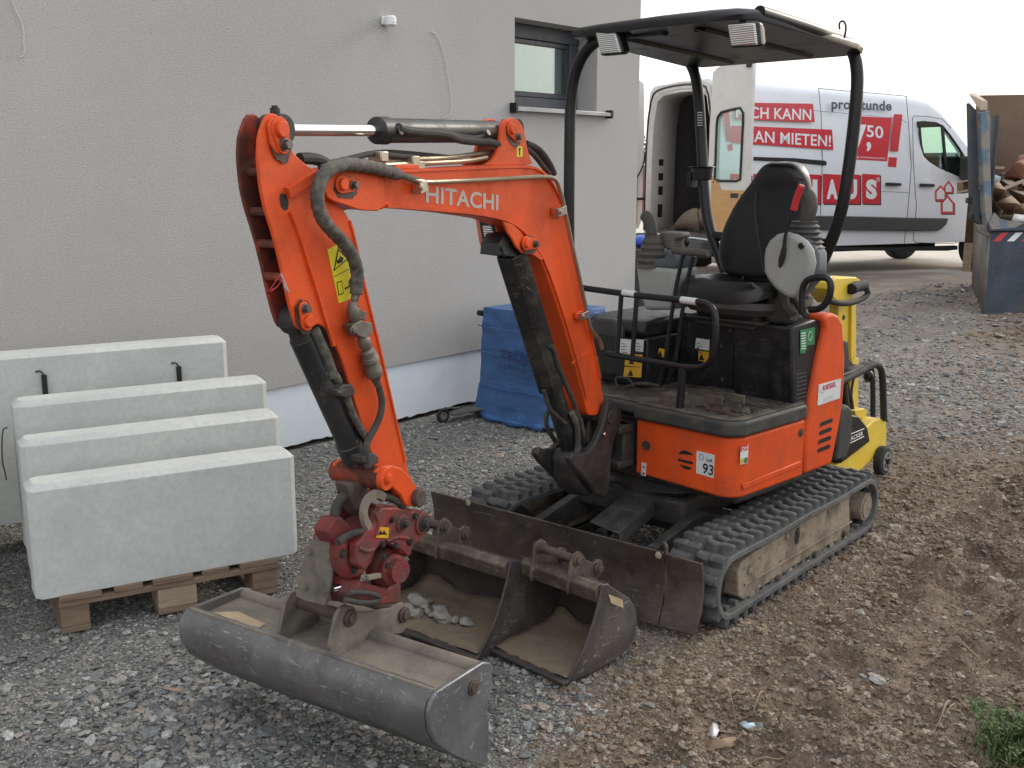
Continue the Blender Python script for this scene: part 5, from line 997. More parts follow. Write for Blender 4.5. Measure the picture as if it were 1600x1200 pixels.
# ---- tiltrotator: red castings
pl=[(567,838),(572,828),(584,822),(590,800),(598,793),(620,793),(632,796),(650,800),(665,803),(668,815),(662,835),(655,845),(645,853),(642,862),(638,866),(626,866),(620,850),(608,846),(598,848),(588,858),(580,868),(572,888),(566,890),(556,882),(556,850)]
hd=part(PX(B,'x',.075,pl,.050,.078),'tilt_head',RED,bevel=.006,seg=3)
part(PX(B,'x',.075,pl,-.078,-.050),'tilt_head_plate',RED,hd,bevel=.006,seg=3)
part(PX(B,'x',.03,[(556,838),(575,815),(600,806),(640,812),(640,836),(612,846),(590,852),(560,862)],-.050,.045),'tilt_body',REDDARK,bevel=.008,seg=2)
part(PX(B,'x',.0,[(497,828),(512,806),(522,806),(538,824),(560,832),(572,838),(566,856),(534,852),(506,846)],-.02,.03),'tilt_arm',REDDARK,bevel=.006)
part(PX(B,'x',.04,[(536,846),(556,838),(582,842),(588,856),(582,878),(566,900),(548,906),(536,890),(533,866)],-.01,.045),'cast_lobe',RED,bevel=.014,seg=3)
b=MB(B)
for px_,r_ in (((548,868),.010),((566,894),.009),((575,850),.008),((596,850),.007),((616,852),.008),((640,846),.010),((648,806),.008),((612,812),.007)):
    q=Vector(B.at('x',.079,*px_)); b.bolt(q-Vector((.03,0,0)) if px_[0]<590 else q,(1,0,0),r_,.010)
o_=part(b,'casting_bolt',DARKIRON); o_['kind']='stuff'
for pts_ in ([(584,800),(592,815),(588,836)],[(604,846),(620,838),(640,842)],[(560,856),(574,862),(584,858)]):
    b=MB(B); b.tube([Vector(B.at('x',.078,*q_)) for q_ in pts_],.006,n=8,smooth=1); part(b,'casting_rib',RED)
part(PX(B,'x',.06,[(600,848),(612,842),(632,850),(634,864),(628,868),(618,858)],.05,.082),'catch_hook',REDDARK,bevel=.004)
part(PX(B,'x',.06,[(568,898),(590,894),(590,902),(570,906)],.06,.075),'scraped_bar',BUCKETD,bevel=.003)
part(PX(B,'x',.06,[(622,868),(632,864),(636,874),(626,882)],.05,.07),'scraped_block',BUCKETD,bevel=.003)
for px,r_ in (((627,817),.019),((659,817),.026)):
    q=Vector(B.at('x',.078,*px)); b=MB(B); b.cyl((-.082,q.y,q.z),(.086,q.y,q.z),r_*1.35,n=24); pb=part(b,'head_boss',RED,hd,bevel=.004)
    b=MB(B); b.cyl((.086,q.y,q.z),(.090,q.y,q.z),r_*1.0,n=20); b.bolt((.090,q.y,q.z),(1,0,0),r_*.5,.012); part(b,'boss_pin',DARKIRON,hd,bevel=.002)
q=Vector(B.at('x',.02,600,884)); b=MB(B); b.ball(q,.056,n=28,m=18,sc_=(.95,1.05,1.12)); b.lathe(q+Vector((-.02,0,-.0)),q+Vector((.075,-.02,.004)),[(0,.05),(.7,.046),(.8,.036),(1,.034)],n=24); part(b,'rotator_housing',RED)
b=MB(B); 
for px in ((605,884),(600,870)): b.bolt(B.at('x',.115,*px),(1,-.3,0),.007,.006)
o_=part(b,'housing_bolt',DARKIRON); o_['kind']='stuff'
b=PX(B,'x',.04,[(556,905),(575,912),(600,918),(621,905),(622,935),(616,943),(560,946),(548,930)],-.05,.055); part(b,'rotator_neck',RED,bevel=.01,seg=3)
# arching red plate on the left with grey cheek
ar_=[(522,848),(530,848),(540,858),(549,862),(552,880),(548,900),(543,920),(540,942),(534,945),(536,920),(541,898),(543,880),(538,868),(528,860)]
part(PX(B,'y',-1.50+.0,[(525,850),(540,852),(549,862),(552,878),(549,896),(544,915),(540,938),(536,945),(530,940),(500,935),(505,870)],-1.50,-1.49),'side_bracket',RED,bevel=.003) if False else None
CY_=float(B.at('x',-.06,500,890)[1])
gp=[(485,850),(492,842),(500,838),(512,839),(521,846),(526,858),(524,880),(521,905),(516,930),(512,945),(497,941),(478,936),(466,930),(470,900),(478,870)]
chk=part(PX(B,'y',CY_,gp,CY_-.012,CY_),'steel_cheek_plate',BUCKETD,bevel=.003)
b=MB(B)
for px in ((483,860),(514,867),(507,921),(476,915)): b.bolt(B.at('y',CY_-.012,*px),(0,-1,0),.012,.008)
o_=part(b,'cheek_bolt',BUCKETD,chk); o_['kind']='stuff'
rp=[(548,846),(553,862),(552,885),(547,905),(543,925),(541,943),(531,940),(520,930),(524,880),(527,855)]
part(PX(B,'y',CY_+.055,rp,CY_+.05,CY_+.06),'red_cheek_plate',RED,bevel=.003)
for px in ((527,868),(520,920)):
    q=Vector(B.at('y',CY_,*px)); b=MB(B); b.cyl(q,q+Vector((0.02,.055,0)),.011,n=12); part(b,'spacer_bolt',CHROME)
part(PX(B,'y',CY_+.08,[(508,860),(514,846),(528,840),(545,842),(556,850),(566,870),(560,900),(552,940),(520,938),(514,880)],CY_+.065,CY_+.10),'rotator_bracket',REDDARK,bevel=.01)
# curved grey guard and hoses of the tool
strip(B,'x',.085,[(574,824),(567,812),(565,798),(570,782),(580,773),(590,771),(597,777)],.026,.012,'hose_guard',BUCKETD,ex)
for pts,xx,r_ in (([(555,768),(540,772),(528,785),(522,805),(522,822),(528,832)],.0,.0135),([(595,776),(610,778),(622,784),(630,792)],.06,.011),([(573,830),(556,832),(540,838),(528,848)],.06,.011),([(540,937),(560,942),(580,942),(592,937),(590,930),(570,926),(545,926)],.075,.008)):
    b=MB(B); b.tube([B.at('x',xx,*q) for q in pts],r_,n=12,smooth=2,rf=lambda t_:1+.06*math.sin(t_*150)); part(b,'tool_hose',HOSE)
s_=sticker(B,'x',.079,[(587,840),(606,841),(608,824),(590,823)],AMBERP,hd)
b=MB(B); b.prism('x',B.poly('x',.0808,[(591,836),(595,828),(598,835),(600,828),(605,836),(598,833)]),.0806,.0810); part(b,'warning_mark',BLACKP,s_)
# ---- ditching bucket
Wd_=.895
prof=D.poly('x',0,[(677,1079),(668,1096),(664,1112),(666,1138),(676,1160),(700,1177),(728,1190),(745,1194),(755,1190),(759,1160),(759,1128),(755,1112),(762,1075),(765,1042),(762,1034),(750,1033)])
mid=sum(p[0] for p in prof)/len(prof)
dp=MB(D); dp.prism('x',prof,-.002,.012); dbk=thing_root=None
tool=part(dp,'bucket_end_plate',BUCKETP,bevel=.004)
part(MB(D).prism('x',prof,-Wd_-.012,-Wd_+.002),'bucket_end_plate',BUCKETM,bevel=.004)
bel=D.poly('x',0,[(677,1079),(668,1096),(664,1112),(666,1138),(676,1160),(700,1177),(728,1190),(745,1194)])
inn=[(y+.010 if z>.05 else y,z+.006) for y,z in bel][::-1]
b=MB(D); NX=40; rings=[]
for i in range(NX+1):
    x=-Wd_+.002+(Wd_-.004)*i/NX; wv_=.002*math.sin(i*1.7)
    rings.append([Vector((x,y+wv_*(1 if k<len(bel) else 1),z)) for k,(y,z) in enumerate(bel+inn)])
b.loft(rings); shell=part(b,'bucket_shell',BUCKETM,ang=50)
yr=float(D.at('x',0,752,1036)[1]); zr=float(D.at('x',0,752,1036)[2]); yf,zf=bel[0]
b=MB(D); b.box(-Wd_+.002,-.002,yf+.008,yr,zf-.045,zf-.035); dk=part(b,'bucket_deck',BUCKETD)
b=MB(D); b.cyl((-Wd_+.002,yr-.004,zr-.018),(-.002,yr-.004,zr-.018),.022,n=18); b.box(-Wd_+.002,-.002,yr-.006,yr+.008,zf-.045,zr-.02); part(b,'bucket_rear_beam',BUCKETD)
b=MB(D); b.box(-Wd_+.002,-.002,yf-.003,yf+.008,zf-.008,zf+.004); part(b,'bucket_front_ridge',BUCKETD,bevel=.002)
b=MB(D); b.box(-Wd_+.002,-.002,-.02,.0,.012,.022); part(b,'cutting_edge',BUCKETM)
q=D.at('x',.012,739,1073); b=MB(D); b.cyl((.012,q[1],q[2]),(.018,q[1],q[2]),.024,n=22); b.cyl((.018,q[1],q[2]),(.022,q[1],q[2]),.017,n=20); part(b,'end_boss',RUSTED,bevel=.002)
# sandy patch on the left of the deck, sunlight put into its pale colour
b=MB(D); zd=zf-.034
P=[D.at('z',zd+.002,*k) for k in ((301,958),(330,957),(372,955),(415,975),(372,998),(340,988),(318,976))]
b.add([Vector(p) for p in P]+[sum((Vector(p) for p in P),Vector())/len(P)+Vector((0,0,.006))],[(i,(i+1)%len(P),len(P)) for i in range(len(P))]); part(b,'painted_sun_on_sand',SAND,dk)
# ears and pins
ear=[(512,1030),(518,996),(524,966),(532,950),(542,945),(553,948),(559,956),(575,957),(600,952),(614,950),(621,943),(631,942),(638,951),(638,970),(635,982),(628,990),(612,992),(596,987),(590,1002),(560,1015)]
xe=float(D.at('z',zf-.03,514,1029)[0]); 
q=D.poly('x',xe,ear); part(MB(D).prism('x',q,xe-.012,xe),'bucket_ear',BUCKETD,bevel=.003)
xf=float(D.at('z',zf-.03,438,1000)[0]); part(MB(D).prism('x',q,xf-.006,xf+.006),'bucket_ear',BUCKETD,bevel=.003)
for px in ((545,965),(629,960)):
    c_=D.at('x',xe,*px); b=MB(D); b.cyl((xf-.012,c_[1],c_[2]),(xe+.010,c_[1],c_[2]),.018,n=18); b.cyl((xe,c_[1],c_[2]),(xe+.012,c_[1],c_[2]),.025,n=20); b.cyl((xe+.012,c_[1],c_[2]),(xe+.02,c_[1],c_[2]),.016,n=14); part(b,'bucket_pin',RUSTED,bevel=.003)
b=MB(D); c_=D.at('x',xe,590,990); b.box(xf+.006,xe-.012,c_[1]-.05,c_[1]+.03,zf-.03,zf+.02); part(b,'hook_block',BUCKETD,bevel=.006)
# ---- boom cylinder with guard
g0=Vector(B.at('x',0,792,372)); g1=Vector(B.at('x',0,800,400)); g2=Vector(B.at('x',0,862,604)); g3=Vector(B.at('x',0,893,705)); g4=Vector(B.at('x',0,904,750))
b=MB(B); b.cyl(g1,g3,.037,n=26); bcy=part(b,'boom_cylinder',CYLBLACK,bevel=.002)
b=MB(B); b.lathe(g3-(g3-g1).normalized()*.03,g4,[(0,.037),(.1,.046),(.4,.050),(.6,.060),(1,.055)],n=24); part(b,'cylinder_base',DARKIRON,bcy,bevel=.003)
sec=[(-.046,-.016),(-.030,-.047),(.030,-.047),(.046,-.016),(.046,.028),(-.046,.028)]
d_=(g2-g1).normalized(); nn=Vector((1,0,0)); mm_=d_.cross(nn).normalized()
if mm_.y>0: mm_=-mm_
b=MB(B); b.loft([[p+nn*x_-mm_*y_ for x_,y_ in sec] for p in (g1-d_*.02,g2+d_*.0)]); part(b,'rod_guard',GUARD,bcy,bevel=.004)
b=PX(B,'x',.03,[(776,398),(778,380),(786,366),(798,362),(806,372),(812,390),(808,402)],-.034,.036); b.bolt(B.at('x',.037,784,388),(1,0,0),.008,.007); b.bolt(B.at('x',.037,787,397),(1,0,0),.008,.007); part(b,'guard_clevis',CYLBLACK,bcy,bevel=.006)
b=MB(B); b.tube([B.at('x',.05,*q) for q in ((858,540),(866,548),(868,562),(880,590),(895,625),(905,655),(912,680))],.009,n=10,smooth=2); b.tube([B.at('x',.03,*q) for q in ((850,610),(858,640),(872,652),(884,662))],.008,n=8,smooth=2); part(b,'cylinder_hose',HOSE,bcy)
chain([(893,645,.011),(897,655,.013),(902,665,.009)],'hose_coupling',WS,xx=.05)
b=MB(B); b.tube([B.at('x',-.05,*q) for q in ((858,640),(852,655),(856,672),(868,690))],.009,n=10,smooth=2); part(b,'loop_hose',HOSE)
# ================================================================== BUCKETS LYING ON THE GROUND
def ground_bucket(name,label,F,Wb,prof_,scale,earx,boxq,inn_m):
    t_=thing(name,label,'bucket',F)
    n=len(prof_); th=.009
    part(MB(F).prism('x',prof_,-.009,.0),'side_plate',GBUCK,t_,bevel=.003)
    part(MB(F).prism('x',prof_,-Wb,-Wb+.009),'side_plate',GBUCK,t_,bevel=.003)
    return t_
# profile (y,z): lip at the front bottom, round belly behind, top box
prS=[(-.006,.012),(.03,.055),(.072,.10),(.112,.17),(.140,.235),(.156,.297),(.185,.292),(.225,.262),(.262,.236),(.305,.205),(.338,.160),(.350,.105),(.336,.055),(.295,.020),(.22,.004),(.10,.0),(.0,.004)]
def make_bucket(name,label,F,Wb,k,ear_x,stk=False):
    pr=[(y*k,z*k) for y,z in prS]; t_=thing(name,label,'bucket',F)
    part(MB(F).prism('x',pr,-.009,.0),'side_plate',GBUCK,t_,bevel=.003)
    part(MB(F).prism('x',pr,-Wb,-Wb+.009),'side_plate',GBUCK,t_,bevel=.003)
    back=[(.19,.285),(.225,.262),(.262,.236),(.305,.205),(.338,.160),(.350,.105),(.336,.055),(.295,.020),(.22,.004),(.10,.0),(.0,.004),(-.012,.004)]
    back=[(y*k,z*k) for y,z in back]; iv=[(y-.008*k*(1 if z>.02 else 0),z+.008) for y,z in back][::-1]
    b=MB(F); NX=24; rings=[]
    for i in range(NX+1):
        x=-Wb+.009+(Wb-.018)*i/NX; rings.append([Vector((x,y,z)) for y,z in back+iv])
    b.loft(rings); part(b,'shell',BUCKETIN,t_,ang=50)
    b=MB(F); q=[(.130*k,.285*k),(.150*k,.300*k),(.205*k,.285*k),(.19*k,.235*k),(.140*k,.235*k)]; b.prism('x',q,-Wb+.009,-.009); part(b,'top_beam',GBEAM,t_,bevel=.004)
    b=MB(F); b.box(-Wb,.0,-.03*k,.02,.004,.014); part(b,'lip',GBUCK,t_,bevel=.002)
    ex0,ex1=ear_x; e=[(.125,.235),(.118,.262),(.130,.300),(.135,.345),(.150,.372),(.175,.378),(.195,.362),(.215,.335),(.250,.315),(.275,.322),(.298,.312),(.305,.285),(.292,.262),(.262,.245),(.225,.262),(.185,.285),(.165,.262),(.145,.262)]
    e=[(y*k,z*k) for y,z in e]
    for xx in (ex0,ex1):
        er=part(MB(F).prism('x',e,xx-.006,xx+.006),'ear',GBEAM,t_,bevel=.003)
        for (cy_,cz_) in ((.165*k,.350*k),(.275*k,.290*k)):
            b=MB(F); b.cyl((xx+.006,cy_,cz_),(xx+.014,cy_,cz_),.021,n=18); b.cyl((xx+.014,cy_,cz_),(xx+.022,cy_,cz_),.013,n=14); part(b,'pin_head',RUSTED,er,bevel=.002)
    for (cy_,cz_,nm) in ((.165*k,.350*k,'hook_pin'),(.275*k,.290*k,'hook_pin')):
        b=MB(F); b.cyl((ex0-.02,cy_,cz_),(ex1+.006,cy_,cz_),.0145,n=16); part(b,nm,RUSTED,t_)
    # caked earth lining floor
    b=MB(F); rg=[]
    for i in range(13):
        x=-Wb+.012+(Wb-.024)*i/12; rg.append([Vector((x,y*k,(z+.004*math.sin(i*1.3+y*40)+.010*max(0,abs(i-6)/6-.5))*1.0+.010)) for y,z in ((-.005,.004),(.05,.006),(.12,.010),(.19,.012),(.25,.018),(.285,.030+.012*math.sin(i*.9)),(.305,.052+.016*math.sin(i*.9)))])
    b.loft(rg,cap=False,close=False); part(b,'caked_earth',mat('caked_sandy_earth',(.20,.155,.105),.95,var=.2,vs_=20,dirt=(.15,.12,.09),damt=.45,dscale=9,bump=.7,bs=110),t_,solid=.004)
    return t_
bS=make_bucket('digging_bucket','narrow grey digging bucket on the ground, lip towards the camera, nearest the dozer blade end',S,.365,1.0,(-.295,-.125))
b=MB(S); q=S.poly('x',.0,[(950,928),(972,937),(973,950),(954,942)]); b.prism('x',q,.0005,.003); part(b,'maker_plate',SAND,bS)
bW=make_bucket('digging_bucket','wide grey bucket with loose stones inside, between the tilted ditching bucket and the narrow bucket',WB,.60,1.03,(-.53,-.33))
gm=mat('grey_field_stone',(.29,.27,.235),.85,var=.25,vs_=20)
sm=[stone_mesh('stone',GRAVELM,20+k,flat=.6,sub=2,jit=.4) for k in range(4)]
for me_ in sm: me_.materials.clear(); me_.materials.append(gm)
ST=[((656,942),.034,'largest pale stone of the heap in the wide bucket, at its back'),((688,954),.024,'upright pale stone behind the flat one in the wide bucket'),((648,960),.028,'flat pale stone at the left front of the heap in the wide bucket'),((690,967),.031,'broad flat grey stone in the middle of the wide bucket'),((710,971),.018,None),((729,974),.022,'rightmost pale stone on the wide bucket floor'),((668,957),.015,None),((675,962),.013,None),((640,950),.018,None),((664,948),.014,None)]
for k,(px,r_,lab) in enumerate(ST):
    q=WB.at('z',.028,*px); p=WB.w(q); o=bpy.data.objects.new('stone',sm[k%4]); col.objects.link(o); o.location=(p[0],p[1],p[2]+r_*.3); o.scale=(r_*1.2,r_*.9,r_); o.rotation_euler=(.2*math.sin(k),.3*math.cos(k*2),k*1.9)
    tag(o,lab or {4:'small stone touching the broad flat one at its right in the wide bucket',6:'smallest stone in front of the largest pale one in the wide bucket',7:'tiny pebble between the pale stones in the wide bucket',8:'stone half hidden behind the red rotator in the wide bucket',9:'small stone behind the left flat one in the wide bucket'}[k],'stone','stones lying in the wide bucket')
# ================================================================== CONCRETE BLOCKS AND THEIR PALLETS
def block(x0,x1,y0,y1,z0,z1,label,grp='concrete blocks on pallets',seed=1,frame=K):
    F=Frame(tuple(frame.w(((x0+x1)/2,(y0+y1)/2,z0))),29.8); hx,hy,H=(x1-x0)/2,(y1-y0)/2,z1-z0; c=.021; b=MB(F)
    def ring(z,ins): return [Vector((sx*(hx-(c if k else 0)-ins),sy*(hy-(0 if k else c)-ins),z)) for sx,sy,k in ((-1,-1,0),(-1,-1,1),(1,-1,1),(1,-1,0),(1,1,0),(1,1,1),(-1,1,1),(-1,1,0))]
    r0=ring(0,0); rnd=random.Random(seed)
    b.loft([[p+Vector((rnd.uniform(-.002,.002),rnd.uniform(-.002,.002),rnd.uniform(-.004,.003))) for p in r0],ring(.02,0),ring(H-c,0),ring(H,c)])
    o=b.build('concrete_block',CONCRETE,loc=F.M,bevel=.0015) if False else b.build('concrete_block',CONCRETE,loc=Vector(F.w((0,0,0))),bevel=.0018)
    tag(o,label,'block',grp); return o,F
block(0,.966,0,.155,0,.415,'lowest and frontmost pale concrete block, with chamfered edges, overhanging the pallet',seed=3)
def kx(y,l,r): a_=K.at('y',y,*l); c_=K.at('y',y,*r); return float(a_[0]),float(c_[0]),float((a_[2]+c_[2])/2)
xa,xb_,zt2_=kx(.29,(30,689),(438,647)); block(xa,xb_,.29,.43,0,zt2_,'second pale concrete block from the front, a step taller than the front one',seed=4)
xa,xb_,zt3_=kx(.56,(20,627),(418,594)); block(xa,xb_,.56,.70,0,zt3_,'third pale concrete block from the front, below the long one with the two black loops',seed=5)
xa,xb_,zt4_=kx(.985,(0,549),(355,533)); o4,F4=block(-1.0,xb_,.985,1.12,-.01,zt4_,'long tall concrete block at the back with two black lifting loops on its face',seed=6)
LOOPM=mat('black_rubber_loop',(.012,.012,.012),.6)
WIREM=mat('rusty_wire',(.09,.07,.05),.6,.4)
for px in ((69,596),(279,582)):
    q=K.at('y',.985,*px); p=Vector(K.w(q)); b=MB(K); b.cyl((q[0],.975,q[2]+.03),(q[0],.975,q[2]-.14),.011,n=14); b.build('lifting_sleeve',LOOPM,o4)
    b=MB(K); b.tube([(q[0]-.03,.985,q[2]+.045),(q[0]-.012,.972,q[2]+.05),(q[0],.972,q[2]+.03)],.004,n=8,smooth=2); b.build('wire_end',WIREM,o4)
o5,F5=block(-1.0,-.055,.50,.66,.20,.50,'short concrete block with a bent wire at the left edge, behind the second block',seed=8)
b=MB(K); q=[K.at('y',.49,*k) for k in ((12,668),(3,670),(3,720),(8,738),(10,750))]; b.tube(q,.003,n=8,smooth=2); b.build('bent_wire',WIREM,o5)
def pallet(F,label,L=1.2,Wd=.80,bw=None,y0=0):
    t_=thing('pallet',label,'pallet',F,'wooden pallets under the blocks')
    for k,(c_,w_) in enumerate(((.0725,.145),(.24,.10),(.40,.145),(.56,.10),(.7275,.145))):
        b=MB(F); b.box(c_-w_/2+random.uniform(-.002,.002),c_+w_/2,random.uniform(-.004,.004),L,-.022,-.0005); b.build('board',WOODG,t_,bevel=.002)
    for yy in (.0,.53,1.055):
        b=MB(F); b.box(0,Wd,yy+.002,yy+.145,-.044,-.0225); b.build('stringer_board',WOODG,t_,bevel=.002)
        for xx,w_,mt in ((0,.10,WOODG),(.34,.145,WOODL),(.70,.10,WOODG)):
            b=MB(F); b.box(xx+.002,xx+w_,yy+.006,yy+.140,-.122,-.0445); b.build('pallet_block',mt,t_,bevel=.003)
    for xx,w_ in ((0,.10),(.34,.145),(.70,.10)):
        b=MB(F); b.box(xx,xx+w_,.004,L-.01,-.144,-.1225); b.build('skid_board',WOODG,t_,bevel=.002)
    return t_
pallet(Frame(tuple(K.w((.072,-.012,0))),29.8),'weathered wooden pallet carrying the three stepped concrete blocks')
pallet(Frame(tuple(K.w((-1.02,.02,-.0))),29.8),'dark wooden pallet at the left edge, mostly behind the blocks')
pallet(Frame(tuple(K.w((.10,1.30,-.01))),29.8-90),'wooden pallet carrying the long rear concrete block') if False else None
# ================================================================== BLUE WRAPPED STACK
PB=Frame(tuple(G.at('z',0,747,648)),-42)
bs_=thing('wrapped_tile_stack','tile stack wrapped in wrinkled blue film with faded lettering, standing by the wall','package',PB)
HB_=float(PB.at('y',0,757,486)[2]); WB_=.64; DB_=.62
def wr(a,b_,s_): return (noise.noise(Vector((a*9,b_*5,s_)))*.010+noise.noise(Vector((a*3,b_*16,s_+5)))*.008+abs(noise.noise(Vector((a*2.5+b_*4,b_*9-a*2,s_+9))))*.012)
b=MB(PB); n1,n2=44,34
per=[]
for i in range(n1+1): t_=i/n1; per.append((t_*WB_,0.0,0,-1,t_))
for i in range(1,25): t_=i/24; per.append((WB_,t_*DB_,1,0,1+t_))
for i in range(1,25): t_=i/24; per.append((WB_-t_*WB_,DB_,0,1,2+t_))
for i in range(1,24): t_=i/24; per.append((0,DB_-t_*DB_,-1,0,3+t_))
rings=[]
for j in range(n2+1):
    z=j/n2*HB_; fl=.05*max(0,1-z/.25)**1.5; tp=.03*(z/HB_); rg=[]
    for x,y,nx_,ny_,s_ in per:
        w_=wr(s_,z,1)*(1 if j<n2 else .3); rag_=.03*noise.noise(Vector((s_*6,0,3))) if j==0 else 0
        rg.append(Vector((x+nx_*(w_+fl)-(x/WB_-.5)*tp*2,y+ny_*(w_+fl)-(y/DB_-.5)*tp*2,z+.02+rag_)))
    rings.append(rg)
top=rings[-1]; cen=Vector((WB_/2,DB_/2,HB_+.02))
for k in (.9,.6,.25): rings.append([cen+(p-cen)*k+Vector((0,0,.012*noise.noise(Vector((p.x*7,p.y*7,k))))) for p in top])
b.loft(rings); fb=b.build('film',BLUEF,bs_,ang=60)
# looser film gathered at the foot
b=MB(PB); b.tube([(-.03,.0,.04),(.12,-.06,.02),(.30,-.075,.015),(.45,-.07,.012),(.62,-.05,.02)],.022,n=8,smooth=2,rf=lambda t_:1+.5*math.sin(t_*23)); b.build('film_hem',BLUEF,bs_,ang=70)
DBLUE=mat('dark_blue_print',(.012,.035,.13),.45)
lettering('ZEUS',PB,'y',-.022,[(779,558),(825,571),(780,545)],DBLUE,fb,bold=.035,out=.002)
lettering('CERAMICA',PB,'y',-.022,[(778,572),(838,590),(779,564)],DBLUE,fb,bold=.0,out=.002)
lettering('MULTIMARCHE',PB,'y',-.022,[(778,580),(830,596),(778.5,577)],DBLUE,fb,bold=.0,out=.002)
for z_,sg in ((HB_*.86,.004),(HB_*.62,.006),(HB_*.30,.003)):
    b=MB(PB); b.tube([(.02,-.012,z_+.004),(.25,-.016,z_-.01),(.5,-.018,z_+.004),(WB_-.03,-.014,z_-.012)],.005,n=6,smooth=2); b.build('film_fold',BLUEF,fb)
b=MB(); q=[G.at('z',HB_+.05,747,488)] if False else None
st=MB(PB); a0=Vector(PB.at('y',.10,750,489)); st.cyl(a0,a0+Vector((.55,.05,.0)),.012,n=12); st.cyl(a0-Vector((.012,0,0)),a0+Vector((.03,0,0)),.02,n=14); so=st.build('broomstick',BLACKPAINT,loc=Vector(PB.w(a0))); tag(so,'black stick with a round end cap lying across the top of the blue package','stick')
pf=MB(PB)
for xx in (.06,.27,.48):
    b=MB(PB); b.box(xx,xx+.1,.03,DB_-.03,.0,.10); b.build('pallet_block',WOODL,bs_,bevel=.003)
# ================================================================== SCOOTER lying at the wall
SF=Frame(tuple(G.at('z',0,692,660)),38)
sc_=thing('kick_scooter','small dark kick scooter lying by the white plinth, left of the blue package','scooter',SF)
b=MB(SF); b.box(.04,.62,-.05,.05,.045,.065); b.build('deck',mat('grey_grip_deck',(.11,.105,.10),.85,var=.2,bump=.4),sc_,bevel=.008)
for xx in (.0,.66):
    b=MB(SF); b.tube([(xx+.036*math.cos(a),.0,.045+.036*math.sin(a)) for a in [i*math.pi/12 for i in range(24)]],.013,n=10,closed=True); w_=b.build('wheel',TYRE,sc_)
    b=MB(SF); b.cyl((xx,-.012,.045),(xx,.012,.045),.026,n=16); b.build('hub',STEEL,w_)
b=MB(SF); b.tube([(-.0,0,.05),(.02,.0,.09),(.05,.02,.075),(.3,.08,.05),(.62,.10,.06)],.013,n=10,smooth=1); b.build('handlebar_stem',BLACKPAINT,sc_)
b=MB(SF); b.box(-.02,.07,-.02,.02,.085,.092); b.build('mudguard',BLACKPAINT,sc_,bevel=.003)
# ================================================================== YELLOW COMPACTOR behind the excavator
Q=Frame(tuple(G.at('z',0,1379,742)),50); Q=Frame((Q.o[0],Q.o[1],0.0),50)
rm=thing('compactor','worn yellow vibrating compactor with black hood and tube frame behind the excavator','compactor',Q)
def PQ(px,y0,y1,name,m_,parent=rm,pl=None,bevel=.008,**kw): return MB(Q).prism('y',Q.poly('y',y0 if pl is None else pl,px),y0,y1).build(name,m_,parent,bevel=bevel,**kw)
base=PQ([(1288,742),(1300,735),(1345,690),(1350,672),(1366,656),(1384,655),(1386,672),(1385,700),(1368,715),(1345,735),(1318,752),(1290,758)],.0,.42,'yellow_base',YELLOW)
PQ([(1314,725),(1360,690),(1356,668),(1342,650),(1324,647),(1318,660)],-.018,.30,'hood',BLACKPAINT)
lettering('WACKER',Q,'y',-.020,[(1322.5,692),(1348,680),(1322.5,685)],LABELW,rm,bold=.03)
b=MB(Q); 
for a_,c_ in (((1320,696.5),(1350,682)),((1320,682),(1350,670))): b.cyl(Q.at('y',-.021,*a_),Q.at('y',-.021,*c_),.002,n=6)
o_=b.build('name_frame',LABELW,rm); o_['kind']='stuff'
c_=Vector(Q.at('y',-.03,1380,720)); b=MB(Q); b.lathe(c_+Vector((0,-.02,0)),c_+Vector((0,.03,0)),[(0,.045),(.05,.072),(.2,.080),(.8,.080),(.95,.072),(1,.05)],n=28); wh=b.build('wheel',TYRE,rm)
b=MB(Q); b.cyl(c_+Vector((0,-.022,0)),c_+Vector((0,-.015,0)),.052,n=24); b.build('rim',mat('grey_plastic_rim',(.22,.22,.22),.5,dirt=DUST,damt=.3),wh)
b=MB(Q); b.cyl(c_+Vector((0,-.032,0)),c_+Vector((0,-.020,0)),.016,n=16); b.build('hub',BLACKPAINT,wh)
b=MB(Q)
for k in range(5): a=k*2*math.pi/5; b.cyl(c_+Vector((.033*math.cos(a),-.0235,.033*math.sin(a))),c_+Vector((.033*math.cos(a),-.0215,.033*math.sin(a))),.010,n=10)
o_=b.build('rim_hole',BLACKP,wh); o_['kind']='stuff'
# platform and tube frame
b=MB(Q); b.prism('y',Q.poly('y',.1,[(1318,590),(1364,566),(1352,560),(1318,566)]),.05,.40); 
P=[Vector(Q.at('z',.55,*k)) for k in ((1300,592),(1345,563),(1371,571),(1322,590))]
tb=MB(Q); tb.tube([Q.at('y',.0,*k) for k in ((1290,606),(1320,594),(1350,578),(1366,568),(1376,573),(1379,590),(1380,620),(1381,656))],.018,n=12,smooth=2); tb.build('tube_frame',TYRE,rm)
zt2=float(Q.at('y',0,1366,568)[2])
tb=MB(Q); p_=Q.at('y',0,1366,568); tb.box(p_[0]-.75,p_[0]-.02,.02,.38,zt2-.035,zt2-.010); tb.build('top_plate',DARKIRON,rm,bevel=.004)
tb=MB(Q); tb.tube([Q.at('y',.36,*k) for k in ((1290,596),(1330,585),(1352,566),(1362,572),(1364,600),(1364,650))],.016,n=12,smooth=2); tb.build('tube_frame',TYRE,rm)
PQ([(1331,650),(1341,652),(1342,560),(1332,556)],.16,.20,'yellow_upright',YELLOW,bevel=.004)
PQ([(1336,642),(1350,638),(1356,642),(1352,654),(1338,654)],.06,.22,'yellow_bracket',YELLOW,bevel=.004)
